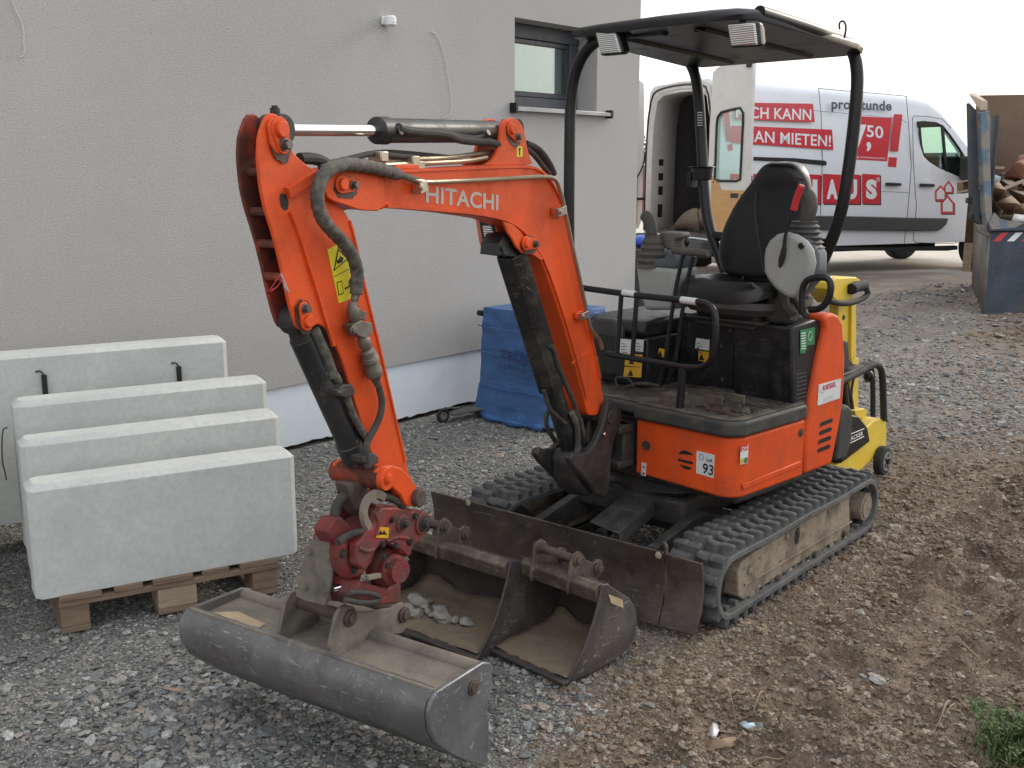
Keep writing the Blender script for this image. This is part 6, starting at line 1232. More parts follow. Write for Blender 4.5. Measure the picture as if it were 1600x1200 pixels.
for pts,r_ in (([(1322,600),(1328,620),(1332,645),(1334,656)],.014),([(1344,575),(1334,590),(1330,612),(1332,640)],.006),([(1318,600),(1320,620),(1323,648)],.02)):
    tb=MB(Q); tb.tube([Q.at('y',.10,*k) for k in pts],r_,n=10,smooth=1); tb.build('damper_strut',DARKIRON,rm)
tb=MB(Q); cc=Vector(Q.at('y',.08,1357,588)); tb.ball(cc,.028,sc_=(1,1,1.2)); tb.tube([cc,cc+Vector((0,0,.05))],.012); tb.build('rubber_mount',BLACKPAINT,rm)
# steering pole: yellow column, head, handle loop
PQ([(1310,566),(1310,470),(1338,470),(1338,500),(1337,560),(1326,562)],.10,.15,'pole',YELLOW,bevel=.004)
PQ([(1330,562),(1331,470),(1338,472),(1338,556)],.085,.10,'pole_flange',YELLOW,bevel=.003)
PQ([(1300,442),(1306,434),(1338,433),(1345,438),(1340,446),(1334,455),(1330,470),(1338,474),(1312,475),(1303,466),(1298,452)],.05,.17,'pole_head',YELLOW,bevel=.012,seg=3)
tb=MB(Q); p_=[Q.at('y',.03,*k) for k in ((1330,452),(1338,448),(1350,446))]; tb.tube(p_,.028,n=16); tb.build('control_knob',TYRE,rm,bevel=.004)
tb=MB(Q); tb.tube([Q.at('y',.0,*k) for k in ((1296,470),(1310,474),(1330,474),(1350,466),(1357,458),(1354,453))],.014,n=12,smooth=2); tb.build('handle_loop',TYRE,rm)
tb=MB(Q)
for k in ((1318,496),(1330,494)): tb.bolt(Q.at('y',.10,*k),(0,-1,0),.010,.006)
o_=tb.build('pole_bolt',BOLT,rm); o_['kind']='stuff'
tb=MB(Q); tb.prism('y',Q.poly('y',.06,[(1313,535),(1319,532),(1321,560),(1330,570),(1312,576)]),.04,.08); tb.build('pole_latch',DARKIRON,rm,bevel=.004)
# ================================================================== VAN
VD=15.0; r0=ray(1117,260); VAZ=21; VF=Frame((float(r0[0]*VD/r0[1]),VD,.10),VAZ)
van=thing('delivery_van','white delivery van with red lettering and open rear doors parked beyond the excavator','van',VF)
LW=2.02
rf=VF.poly('y',.25,[(1420,147),(1440,152),(1456,163),(1468,176),(1478,190),(1500,222),(1516,246),(1530,262),(1545,290),(1556,330),(1560,372)])
zr0=float(VF.at('y',.30,1178,122)[2])
st_=[(0.0,zr0-.03),(.12,zr0)]+[(x,zr0+(rf[0][1]-zr0)*(x/rf[0][0])) for x in (1.0,2.0,2.8)]+rf
zb_=float(VF.at('y',0,1305,384)[2]); zb_=max(.30,zb_)
arch=VF.at('y',0,1512,410)[0]
b=MB(VF); rings=[]; n_=8
for x,zt_ in st_:
    wn=min(1,max(0,(zt_-1.15)/1.3)); ins=.10*wn; rc=.22*min(1,(zt_-zb_)/2.0)
    front=max(0,(x-4.7)/1.0); yi=.0+.22*front**1.5
    half=[(yi+0.0,zb_),(yi-.0,zb_+.35*min(1,(zt_-zb_))),(yi+.0,zb_+.55*(zt_-zb_)),(yi+.02+ins*.35,zb_+.78*(zt_-zb_))]
    for k in range(n_+1):
        a=math.pi*(1-k/n_*.5); half.append((yi+.03+ins*.5+rc+rc*math.cos(a),zt_-rc*.8+rc*.8*math.sin(a)))
    full=half+[(LW-y,z) for y,z in half[::-1]]
    rings.append([Vector((x,y,z)) for y,z in full])
b.loft(rings,cap=True,close=True)
body=b.build('body',VANW,van,ang=30)
wpx=[(1433,190),(1440,189),(1460,191),(1471,196),(1484,212),(1498,232),(1508,249),(1507,262),(1505,276),(1502,279),(1480,270),(1462,262),(1447,252),(1440,244),(1436,225)]
wpoly=VF.poly('y',.05,wpx)
ax_f=float(VF.at('y',.1,1530,405)[0])
cuts=[]
def cutter(mb,m_): o=mb.build('cutter',m_,van); cuts.append(o)
cb=MB(VF); cb.loft([[Vector((x,y,z)) for y,z in ((.07,.56),(.07,1.5),(.12,2.1),(.30,zr0-.16),(LW-.30,zr0-.16),(LW-.12,2.1),(LW-.07,1.5),(LW-.07,.56))] for x in (-.3,3.05)]); cutter(cb,LINING)
xw=[p[0] for p in wpoly]; zw=[p[1] for p in wpoly]
w1=Vector(VF.poly('y',.25,[(1474,183)])[0]); w2=Vector(VF.poly('y',.25,[(1513,242)])[0]); dn=(w2-w1).normalized(); nn_=Vector((-dn.y,dn.x)); nn_=nn_ if nn_.x>0 else -nn_
cab=[(3.12,.75),(3.12,max(zw)+.12),tuple(w1+dn*.08-nn_*.10),tuple(w2-nn_*.10),(w2.x-.06,.75)]
cb=MB(VF); cb.prism('y',cab,.10,LW-.10); cutter(cb,LINING)
cb=MB(VF); cb.prism('y',wpoly,-.5,LW+.5); cutter(cb,BLACKP)
wsp=[w1+dn*.10+nn_*.4,w2-dn*.05+nn_*.4,w2-dn*.05-nn_*.5,w1+dn*.10-nn_*.5]
cb=MB(VF); cb.prism('y',[(p.x,p.y) for p in wsp],.30,LW-.30); cutter(cb,LINING)
for xa_ in (ax_f,.95):
    for y0_,y1_ in ((-.2,.30),(LW-.30,LW+.2)): cb=MB(VF); cb.cyl((xa_,y0_,.38),(xa_,y1_,.38),.42,n=40); cutter(cb,BLACKP)
for o_ in cuts:
    md=body.modifiers.new('cut','BOOLEAN'); md.operation='DIFFERENCE'; md.object=o_; md.solver='EXACT'; md.material_mode='TRANSFER'
dg=bpy.context.evaluated_depsgraph_get(); dg.update(); nm=bpy.data.meshes.new_from_object(body.evaluated_get(dg)); body.modifiers.clear(); body.data=nm
nm.polygons.foreach_set('use_smooth',[True]*len(nm.polygons)); nm.set_sharp_from_angle(angle=R(30))
for o_ in cuts: bpy.data.objects.remove(o_)
def sidey(px,py):  # local y of the body side at that height
    q=VF.at('y',.0,px,py); return 0
def vp(px,y0,y1,name,m_,parent=van,bevel=.0,pl=0.0): return MB(VF).prism('y',VF.poly('y',pl,px),y0,y1).build(name,m_,parent,bevel=bevel)
for yy,nm_ in ((.035,'cab_window'),(LW-.045,'cab_window')):
    f_=MB(VF); pw=[Vector((x,yy,z)) for x,z in wpoly]; c_=sum(pw,Vector())/len(pw)
    ins_=[c_+(p-c_)*.93 for p in pw]; m=len(pw)
    f_.add([p+Vector((0,-.02,0)) for p in pw]+[p+Vector((0,-.02,0)) for p in ins_]+[p+Vector((0,.01,0)) for p in pw]+[p+Vector((0,.01,0)) for p in ins_],[(i,(i+1)%m,m+(i+1)%m,m+i) for i in range(m)]+[(2*m+i,3*m+i,3*m+(i+1)%m,2*m+(i+1)%m) for i in range(m)]+[(m+i,m+(i+1)%m,3*m+(i+1)%m,3*m+i) for i in range(m)]+[(i,2*m+i,2*m+(i+1)%m,(i+1)%m) for i in range(m)])
    fr_=f_.build('window_frame',BLACKP,van)
    f_=MB(VF); f_.prism('y',[(p.x,p.z) for p in ins_],yy-.004,yy+.0); f_.build('pane',VGLASS,fr_)
b=MB(VF); wsq=[w1+dn*.08-nn_*.05,w2-dn*.03-nn_*.05,w2-dn*.03-nn_*.056,w1+dn*.08-nn_*.056]; b.prism('y',[(p.x,p.y) for p in wsq],.28,LW-.28); b.build('windshield',VGLASS,van)
dv=vp([(1471,197),(1475,197),(1481,268),(1477,269)],.0,.02,'window_divider',BLACKP)
vp([(1500,240),(1508,250),(1517,262),(1517,278),(1508,282),(1502,279),(1502,262)],-.03,.0,'window_corner_trim',BLACKP)
mr=MB(VF); q=VF.at('y',-.12,1514,262); mr.box(q[0]-.12,q[0]+.06,-.26,-.04,q[2]-.19,q[2]+.17); mr.build('mirror',DARKPL,van,bevel=.04,seg=3)
# seat, dash and lining inside
b=MB(VF); b.box(3.3,3.42,.2,.65,.9,1.40); b.box(3.3,3.42,1.2,1.8,.9,1.40); b.box(3.75,4.1,.12,1.88,.95,1.28); part(b,'dashboard_and_seat',LINING,van,bevel=.03); 
b=MB(VF); b.box(.02,3.0,.08,LW-.08,.56,.60); b.build('cargo_floor',mat('dirty_cargo_floor',(.10,.085,.075),.8,var=.3),van)
b=MB(VF); b.box(1.5,4.0,.10,LW-.1,.32,.45); b.build('underbody',mat('dark_underbody',(.02,.02,.02),.9),van,bevel=.02)
# rear frame of the opening with its holes, seals, bumper
dxr=[( .0,.0),(.0,.0)]
b=MB(VF); A_=[(.02,.58),(.02,1.6),(.07,2.25),(.18,zr0-.12),(.40,zr0-.05),(LW/2,zr0-.02),(LW-.40,zr0-.05),(LW-.18,zr0-.12),(LW-.07,2.25),(LW-.02,1.6),(LW-.02,.58)]
B_=[(.14,.58),(.14,1.6),(.18,2.15),(.30,zr0-.26),(.48,zr0-.18),(LW/2,zr0-.16),(LW-.48,zr0-.18),(LW-.30,zr0-.26),(LW-.20,2.15),(LW-.17,1.6),(LW-.17,.58)]
b.loft([[Vector((x,y,z)) for y,z in L_] for x,L_ in ((-.005,A_),(-.02,A_),(-.02,[(a*.35+c*.65,d*.35+e*.65) for (a,d),(c,e) in zip(A_,B_)]),(.02,B_),(.42,B_))],cap=False,close=False); b.build('door_frame',VANIN,van,ang=30,solid=.006)
b=MB(VF); b.tube([Vector((-.028,y,z)) for y,z in [(a*.7+c*.3,d*.7+e*.3) for (a,d),(c,e) in zip(A_,B_)]],.014,n=8,smooth=1); b.build('door_seal',BLACKP,van)
for z_,h_ in ((.78,.20),(1.12,.13),(1.34,.11),(1.56,.11),(2.30,.06)):
    b=MB(VF); b.box(.14,.22,LW-.172-.004,LW-.166-.002,z_,z_+h_); b.build('pillar_hole',BLACKP,van,bevel=.002)
b=MB(VF); b.box(-.16,.02,.0,LW,.30,.54); b.build('rear_bumper',mat('dark_bumper',(.045,.042,.042),.6,var=.2),van,bevel=.03)
b=MB(VF); b.box(-.035,.10,LW-.02,LW+.02,.75,1.50); b.build('tail_light',REDP,van,bevel=.02)
# hinged rear doors
def rear_door(F,name_l,flip,show):
    """door panel in frame F: x along the door from the hinge, y thickness"""
    s_=-1 if flip else 1
    t0=MB(F); W2=.76
    out_=[(.0,.60),(W2,.60),(W2,zr0+.20),(W2*.8,zr0+.19),(.10,zr0+.08),(.02,zr0+.02),(.0,2.0)]
    hol=[(.14,1.36),(.62,1.36),(.63,2.22),(.56,2.30),(.22,2.26),(.14,2.18)]
    m1=len(out_); 
    # panel as a ring of quads around the window opening
    def rr(L_,k): 
        # resample both outlines by angle around the window centre
        c=Vector((.38,1.80)); res=[]
        for i in range(k):
            a=2*math.pi*i/k; d=Vector((math.cos(a),math.sin(a))); best=None
            for j in range(len(L_)):
                p,q_=Vector(L_[j]),Vector(L_[(j+1)%len(L_)]); e=q_-p; den=d.x*e.y-d.y*e.x
                if abs(den)<1e-9: continue
                t_=((p.x-c.x)*e.y-(p.y-c.y)*e.x)/den; u_=((p.x-c.x)*d.y-(p.y-c.y)*d.x)/den
                if t_>0 and -1e-6<=u_<=1+1e-6: best=t_ if best is None else max(best,t_)
            res.append(c+d*best)
        return res
    n=72; O=rr(out_,n); I=rr(hol,n)
    v=[]; f=[]
    for yy,L_ in ((-.02,O),(-.02,I),(.04,O),(.04,I)): v+=[(p.x,yy*s_,p.y) for p in L_]
    for i in range(n):
        j=(i+1)%n; f+=[(i,j,n+j,n+i),(2*n+i,3*n+i,3*n+j,2*n+j),(i,2*n+i,2*n+j,j),(n+i,n+j,3*n+j,3*n+i)]
    t0.add(v,f); d_=t0.build('rear_door',VANIN,van,bevel=.006); d_['label']=name_l
    b=MB(F); 
    for i in range(n): pass
    b.tube([Vector((p.x,-.024*s_,p.y)) for p in rr([(x*1.0,z) for x,z in hol],36)],.018,n=8,closed=True); b.build('window_seal',BLACKP,d_)
    b=MB(F); b.prism('y',[(.13,1.35),(.63,1.35),(.64,2.23),(.56,2.31),(.22,2.27),(.13,2.19)],.0*s_,.006*s_); b.build('pane',VGLASS,d_)
    b=MB(F); b.prism('y',[(.08,.66),(.70,.66),(.70,1.24),(.28,1.24),(.14,1.42),(.08,1.42)],-.030*s_,-.0215*s_); w_=b.build('plywood_panel',PLY,d_,bevel=.003)
    b=MB(F); b.box(.46,.60,*sorted((-.034*s_,-.0305*s_)),1.14,1.20); b.build('handle_recess',BLACKP,d_)
    b=MB(F); 
    for x_,z_ in ((.12,.72),(.66,.72),(.66,1.18),(.12,1.34),(.4,.8),(.52,1.0)): b.cyl((x_,-.030*s_,z_),(x_,-.034*s_,z_),.012,n=8)
    o_=b.build('panel_stud',BLACKP,d_); o_['kind']='stuff'
    b=MB(F); b.box(.66,.74,*sorted((-.05*s_,-.02*s_)),zr0+.04,zr0+.10); b.build('latch',BLACKP,d_,bevel=.01); b=MB(F); b.box(.74,.82,*sorted((-.05*s_,-.02*s_)),.98,1.06); b.build('lock',BLACKP,d_,bevel=.01)
    b=MB(F); b.cyl((.12,-.03*s_,1.55),(.12,-.02*s_,1.55),.02,n=10); b.build('rubber_stop',BLACKP,d_); return d_
DR=Frame(tuple(VF.w((-.10,-.02,0))),-57)      # near door swung straight back
rear_door(DR,'open right rear door of the van with plywood lining',False,True)
DL=Frame(tuple(VF.w((-.02,LW+.02,0))),VAZ+180-25)
rear_door(DL,'open left rear door of the van',True,True)
b=MB(VF); b.tube([(-.02,LW-.02,1.06),(-.5,LW+.05,1.06)],.018,n=8); b.tube([(-.03,LW-.06,1.75),(-.06,LW-.02,1.5),(-.2,LW+.02,1.30),(-.35,LW+.06,1.5)],.012,n=8,smooth=2); b.build('door_stay',BLACKP,van)
b=MB(VF); pr=[(x,y) for x,y in [(0,0)]]
cb=MB(VF); cb.loft([[Vector((.25+.02*k,.75+k*.11,.60)),Vector((.20,.75+k*.11,.60+.36-.012*k*k*.6))] for k in range(10)],cap=False,close=False); co_=cb.build('patterned_carpet_roll',mat('patterned_carpet',(.16,.12,.09),.9,var=.45,vs_=26,dirt=(.30,.25,.19),damt=.4,dscale=22,dsharp=.03),loc=Vector(VF.w((.25,1.2,.6))),solid=.02); tag(co_,'brown patterned carpet standing rolled inside the open van','carpet')
cb=MB(VF); cb.ball((.9,1.25,.78),.36,sc_=(1.1,1.3,.65)); cc_=cb.build('folded_dust_sheet',mat('pinkish_cloth',(.30,.19,.16),.9),loc=Vector(VF.w((.9,1.25,.6)))); tag(cc_,'pinkish brown bundled cloth behind the carpet inside the van','cloth')
# seams, trims, handles
def seam(px,r_=.005,parent=van,name='panel_seam',m_=None):
    b=MB(VF); b.tube([VF.at('y',-.001,*k) for k in px],r_,n=6); return b.build(name,m_ or mat('seam_dark',(.10,.10,.11),.7),parent)
seam([(1279,138),(1283,180),(1285,250),(1283,310),(1281,350),(1279,376)]); seam([(1416,150),(1420,200),(1424,260),(1421,300),(1418,335),(1413,380)])
seam([(1279,138),(1320,142),(1370,146),(1414,150),(1416,152)]); seam([(1426,184),(1427,250),(1430,300),(1432,320),(1430,345),(1428,360),(1427,376),(1432,379),(1460,380),(1490,380),(1497,378)])
seam([(1426,184),(1428,181),(1450,182),(1472,186),(1486,200)]); seam([(1177,164),(1230,168),(1283,174),(1345,179),(1408,186),(1416,192)],.003); seam([(1283,290),(1340,297),(1420,301)],.003)
vp([(1178,360),(1180,336),(1280,337),(1340,338),(1420,340),(1479,341),(1476,350),(1468,358),(1462,360.5),(1420,361),(1340,360),(1280,359)],-.045,-.001,'side_rubbing_strip',mat('grey_rubbing_strip',(.055,.058,.06),.55,var=.05),bevel=.012)
vp([(1177,245),(1240,247),(1288,251),(1291,254),(1290,258),(1286,258),(1240,253.5),(1177,250.5)],-.02,-.001,'slide_rail',BLACKP,bevel=.006)
for x0,x1,y_ in ((1382,1406,288),(1435,1458,289.5)):
    b=vp([(x0,y_-3),(x1,y_-2),(x1,y_+2.5),(x0,y_+2)],-.04,-.015,'door_handle',BLACKP,bevel=.008)
    mb=MB(VF); c_=VF.at('y',0,(x0+x1)/2,y_-1); mb.ball((c_[0],-.002,c_[2]),.09,sc_=(1,.06,1)); mb.build('handle_cup',VANW,b)
vp([(1192,384),(1280,385.5),(1400,387),(1497,384),(1497,390),(1480,392),(1400,392),(1280,391),(1192,390)],.01,.10,'sill',mat('dark_underbody',(.02,.02,.02),.9))
# wheels
def vwheel(x,y,sgn,lab=None):
    b=MB(VF); b.lathe((x,y,.34),(x,y+sgn*.22,.34),[(0,.20),(.02,.30),(.2,.345),(.8,.345),(.98,.30),(1,.20)],n=36); w_=b.build('wheel',TYRE,van)
    b=MB(VF); b.lathe((x,y-sgn*.0,.34),(x,y+sgn*.05,.34),[(0,.205),(.3,.17),(.6,.10),(1,.02)],n=28); b.build('rim',mat('steel_rim',(.35,.35,.36),.4,.6),w_)
vwheel(ax_f,.02,1); vwheel(ax_f,LW-.02,-1); vwheel(.95,.02,1); vwheel(.95,LW-.02,-1)
# lettering on the side
def vq(px,m_,name='print_field',off=.0): return MB(VF).prism('y',VF.poly('y',-off,px),-off-.003,-off-.001).build(name,m_,van)
vq([(1148,160),(1270,162),(1273,191),(1148,186)],REDP); vq([(1143,196),(1300,202.5),(1302,234),(1143,223)],REDP); vq([(1131,174),(1139,172),(1143,220),(1136,221)],REDP); vq([(1137,226),(1144,225),(1145,235),(1138,236)],REDP)
lettering('MICH KANN',VF,'y',-.003,[(1150,184),(1267.5,188),(1150,166)],WHITEP,van,bold=.014); lettering('MAN MIETEN!',VF,'y',-.003,[(1162,221),(1298,229.5),(1162,202.5)],WHITEP,van,bold=.014)
lettering('pro Stunde',VF,'y',-.002,[(1299,175),(1393,178),(1299,154)],SLATE,van,bold=.03)
vq([(1334,181),(1393,184.5),(1386,252),(1330,249)],REDP)
lettering('nur',VF,'y',-.003,[(1331,189),(1344,190),(1331,183)],WHITEP,van,bold=.01)
lettering('7,',VF,'y',-.003,[(1334,236),(1361,237),(1334,194)],WHITEP,van,bold=.03); lettering('50',VF,'y',-.003,[(1354,214),(1380,216.5),(1354,195)],WHITEP,van,bold=.014)
lettering('zzgl. Kilometerpauschale',VF,'y',-.003,[(1335,247.5),(1383,250),(1335,243)],WHITEP,van,bold=.0)
vq([(1397,178),(1410,179),(1403,236.5),(1390.5,236)],REDP); vq([(1388.5,245.5),(1401.5,246),(1400,261.5),(1387,260.5)],REDP)
X0=[(1156,1189),(1192,1224),(1226,1246)]
for k,(a_,c_,ch) in enumerate(((1113,1146,'B'),(1149,1181,'A'),(1185,1217,'U'),(1220,1248,'H'),)):
    pass
lt=[('H',1247,1282),('A',1285.5,1314),('U',1316,1344),('S',1347,1375)]
for ch,a_,c_ in (('B',1141,1174),('A',1177,1210),('U',1213,1245))+tuple(lt):
    a0=a_
    vq([(a0+1.5,273.5),(c_+1.5,273.5+.8),(c_+1.5,320.5),(a0+1.5,320)],BLACKP,'print_shadow')
    vq([(a0,271.5),(c_,273),(c_,319),(a0,318)],REDP,off=.002)
    lettering(ch,VF,'y',-.005,[(a_+6,311),(c_-5,311.5),(a_+6,280)],WHITEP,van,bold=.06)
lettering('®',VF,'y',-.005,[(1369,284),(1375,284),(1369,277)],WHITEP,van)
def hs(px,inner):
    vq([(x+1.2,y+1.5) for x,y in px],BLACKP,'emblem_shadow'); vq(px,REDP,'emblem',off=.002); vq(inner,VANW,'emblem_inner',off=.005)
hs([(1461,314),(1461,298),(1470,289),(1478,298),(1478,314)],[(1463.5,311),(1463.5,300),(1470,293),(1475.5,300),(1475.5,311)])
hs([(1475,302),(1475,291),(1482,282),(1489,292),(1489,302)],[(1477.5,299.5),(1477.5,292),(1482,286),(1486.5,293),(1486.5,299.5)])
hs([(1470,334),(1470,316),(1480,304),(1491,317),(1491,334)],[(1473,330.5),(1473,317.5),(1480,309),(1488,318.5),(1488,330.5)])
# ================================================================== SKIP / CONTAINER on the right
NF=Frame(tuple(G.at('z',.05,1538,495)),7)
ct=thing('skip_container','battered blue waste container with peeling posts and rubbish inside, at the right edge','container',NF)
def cp(px,y0,y1,name,m_,parent=ct,pl=0.0,bevel=.006): return MB(NF).prism('y',NF.poly('y',pl,px),y0,y1).build(name,m_,parent,bevel=bevel)
cp([(1537,493),(1700,488),(1700,362),(1546,362)],.0,.03,'end_wall',CONTB)
L0=NF.poly('y',0,[(1537,493)])[0]; L1=NF.poly('y',0,[(1546,362)])[0]; topz=NF.poly('y',0,[(1540,172)])[0]
# lower left side plate, leaning out, running back
b=MB(NF); xa=NF.at('y',0,1536,494); xb=NF.at('y',0,1546,360); xc=NF.at('y',2.6,1522,360)
b.add([(xa[0],.0,xa[2]),(xb[0],.0,xb[2]),(xc[0],2.6,xb[2]),(xc[0]+.05,2.6,xa[2])],[(0,1,2,3)]); b.build('lower_side_wall',CONTG,ct,solid=.03)
b=MB(NF); b.add([(xc[0],2.6,xb[2]),(xb[0],.02,xb[2]),(xb[0],.02,topz[1]-.05),(xc[0],2.6,topz[1]+.02)],[(0,1,2,3)]); b.build('upper_side_wall',mat('dark_slate_side',(.05,.058,.068),.7,var=.2,dirt=(.13,.11,.09),damt=.3),ct,solid=.03)
cp([(1531,150),(1543,173),(1542,345),(1543,350),(1530,350),(1530,170)],-.02,.06,'side_post',CONTG) if False else None
cp([(1530,176),(1543,173),(1544,250),(1547,330),(1549,346),(1539,352),(1536,330),(1532,250)],-.04,.05,'corner_post',CONTW)
cp([(1519,160),(1530,172),(1532,260),(1536,335),(1536,352),(1527,345),(1522,300)],.05,.12,'side_post',mat('dark_slate_side',(.05,.058,.068),.7))
cap_=MB(NF); a_=[NF.at('y',-.02,1543,173),NF.at('y',-.02,1543,158),NF.at('y',-.02,1533,156),NF.at('y',-.02,1530,172)]; e_=[NF.at('y',1.3,1528,149),NF.at('y',1.3,1524,145),NF.at('y',1.3,1514,146),NF.at('y',1.3,1517,153)]
cap_.loft([[Vector(p) for p in a_],[Vector(p) for p in e_]]); cap_.build('top_rail',mat('bare_worn_rail',(.50,.40,.30),.8,var=.25,vs_=8,dirt=(.2,.15,.11),damt=.3),ct,bevel=.008)
cp([(1539,347),(1700,344),(1700,358),(1541,361)],-.05,.06,'lower_rim',CONTB); cp([(1541,349),(1549,331),(1559,342),(1580,346),(1596,348),(1580,356),(1545,358)],-.055,-.051,'rim_gusset',CONTW,bevel=.001)
cp([(1522,350),(1541,352),(1545,370),(1533,366),(1524,360)],-.03,.0,'bent_ledge',CONTG)
b=MB(NF); q0_=NF.at('y',2.7,1527,149); q1_=NF.at('y',2.7,1700,141); b.add([(q0_[0],2.7,.6),(q0_[0]+3.5,2.7,.6),(q0_[0]+3.5,2.7,q1_[2]),(q0_[0],2.7,q0_[2])],[(0,1,2,3)]); b.build('back_wall',CONTR,ct,solid=.03)
sk=(xc[0]-xb[0]); b=MB(NF); b.prism('z',[(xb[0]+.03,.03),(xb[0]+3.0,.03),(xc[0]+3.0,2.6),(xc[0]+.05,2.6)],.10,.14); b.build('floor',CONTG,ct); b=MB(NF); b.box(xb[0]+3.0,xb[0]+3.05,.03,2.68,.10,topz[1]); b.build('far_side_wall',CONTB,ct)
for k in range(6):
    x=1551+k*22; cp([(x,377),(x+14,363.5),(x+25,363.3),(x+11,377)],-.004,-.001,'warning_stripe',WHITEP if k%2 else REDP,bevel=0)
for px in ((1525,313),(1530,338)):
    q=NF.at('y',.08,*px); b=MB(NF); b.box(q[0]-.10,q[0]+.02,.06,.12,q[2]-.03,q[2]+.03); b.build('hinge_lug',BLACKPAINT,ct,bevel=.006)
# rubbish
def junk(mb,name,m_,lab,cat,loc,**kw): o=mb.build(name,m_,loc=loc,**kw); tag(o,lab,cat,'rubbish in the container'); return o
def jat(px,y): return Vector(NF.at('y',y,*px))
JW=mat('pale_scrap_wood',(.40,.31,.23),.8,var=.2,stretch=(1,6,6))
def jpal(px,y,rz,rx,lab):
    c_=jat(px,y); F=Frame(tuple(NF.w(c_)),rz,0,rx); t_=thing('pallet',lab,'pallet',F,'rubbish in the container')
    for i in range(5): b=MB(F); b.box(i*.16,i*.16+.11,0,.9,.0,.02); b.build('board',JW,t_,bevel=.002)
    for j in range(3):
        for i in range(3): b=MB(F); b.box(i*.32,i*.32+.11,j*.38,j*.38+.12,-.10,-.001); b.build('pallet_block',WOODG,t_,bevel=.003)
    for i in range(3): b=MB(F); b.box(i*.32,i*.32+.11,0,.9,-.125,-.101); b.build('skid_board',JW,t_,bevel=.002)
jpal((1566,272),1.3,12,-8,'scrap wooden pallet on top of the rubbish in the container'); jpal((1574,290),.9,-14,6,'lower tilted scrap pallet on the rubbish heap in the container')
for k,(P_,lab,y_) in enumerate((([(1545,292),(1560,284),(1575,302),(1556,316)],'folded cardboard sheet standing at the left of the container heap',.5),([(1556,316),(1580,306),(1598,322),(1575,335)],'zigzag cardboard at the centre of the heap above the rim',.35),([(1575,296),(1600,300),(1615,318),(1590,322)],'cardboard flap at the right edge of the container heap',.6),([(1548,310),(1566,330),(1560,345),(1547,335)],'brown cardboard piece against the corner post inside the container',.3),([(1585,322),(1612,314),(1618,345),(1592,346)],'large cardboard box side behind the rim of the container',.4))):
    pr=[jat(p,y_+(.12 if i%2 else -.05)) for i,p in enumerate(P_)]; b=MB(NF); cm=sum(pr,Vector())/4+Vector((0,-.12,.02)); b.add(pr+[cm],[(0,1,4),(1,2,4),(2,3,4),(3,0,4)]); junk(b,'cardboard',CARD,lab,'cardboard',Vector(NF.w(cm)),solid=.012)
b=MB(NF); pr=[jat(p,.3) for p in ((1580,345),(1585,334),(1602,336),(1605,347))]; b.add(pr,[(0,1,2,3)]); junk(b,'white_board',PW,'small white sheet lying at the rim of the container heap','sheet',Vector(NF.w(pr[0])),solid=.01)
b=MB(NF); pr=[jat(p,.7) for p in ((1546,270),(1564,276),(1560,290),(1546,286))]; b.add(pr,[(0,1,2,3)]); junk(b,'plastic_sheet',mat('bluish_plastic_scrap',(.35,.40,.45),.5,var=.3,vs_=20),'crumpled bluish plastic beside the left container wall','plastic',Vector(NF.w(pr[0])),solid=.01)
b=MB(NF); c_=jat((1612,268),1.2); b.ball(c_,.30,n=20,m=12,sc_=(1,.8,.55)); b.v=[v+Vector((noise.noise(v*5),noise.noise(v*5+Vector((3,1,2))),noise.noise(v*6+Vector((9,1,2)))))*.11 for v in b.v]; junk(b,'scrap_bag',mat('reddish_brown_bag',(.28,.12,.08),.8,var=.3,vs_=9),'reddish brown bag on top of the heap at the right picture edge','bag',Vector(NF.w(c_)))
b=MB(NF); b.prism('z',[(xb[0]+.08,.05),(xb[0]+2.9,.05),(xb[0]+2.9+sk*.94,2.45),(xb[0]+.12+sk*.94,2.45)],.15,.98); hp=junk(b,'rubbish_heap',WOODG,'mass of broken wood filling the container below the pallets','rubbish',Vector(NF.w((xb[0]+1,1,.15))),bevel=.03); hp['kind']='stuff'; del hp['group']
for k,(pa,pb_,y_,lab) in enumerate((((1546,262),(1568,262),1.6,'thin pale board leaning at the container back wall'),((1556,300),(1600,282),.8,'long thin lath across the heap in the container'))):
    a_,c_=jat(pa,y_),jat(pb_,y_+.1); b=MB(NF); b.cyl(a_,c_,.022,n=4); junk(b,'scrap_lath',JW,lab,'lath',Vector(NF.w(a_)))
# pallets piled beside the container
for k in range(3):
    q=G.at('y',16.2,1504,411); F=Frame((float(q[0]),16.2,.10+k*.146),-26)
    t_=thing('pallet',('lowest','middle','topmost')[k]+' of three pallets piled behind the container end, beside the van front','pallet',F,'pallets piled beside the container')
    for i in range(5): b=MB(F); b.box(i*.17,i*.17+.12,0,.9,.125,.145); b.build('board',JW,t_,bevel=.002)
    for i in range(3):
        for j in range(2): b=MB(F); b.box(i*.34,i*.34+.12,j*.75,j*.75+.14,.022,.124); b.build('pallet_block',WOODL,t_,bevel=.003)
        b=MB(F); b.box(i*.34,i*.34+.12,0,.9,0,.021); b.build('skid_board',JW,t_,bevel=.002)
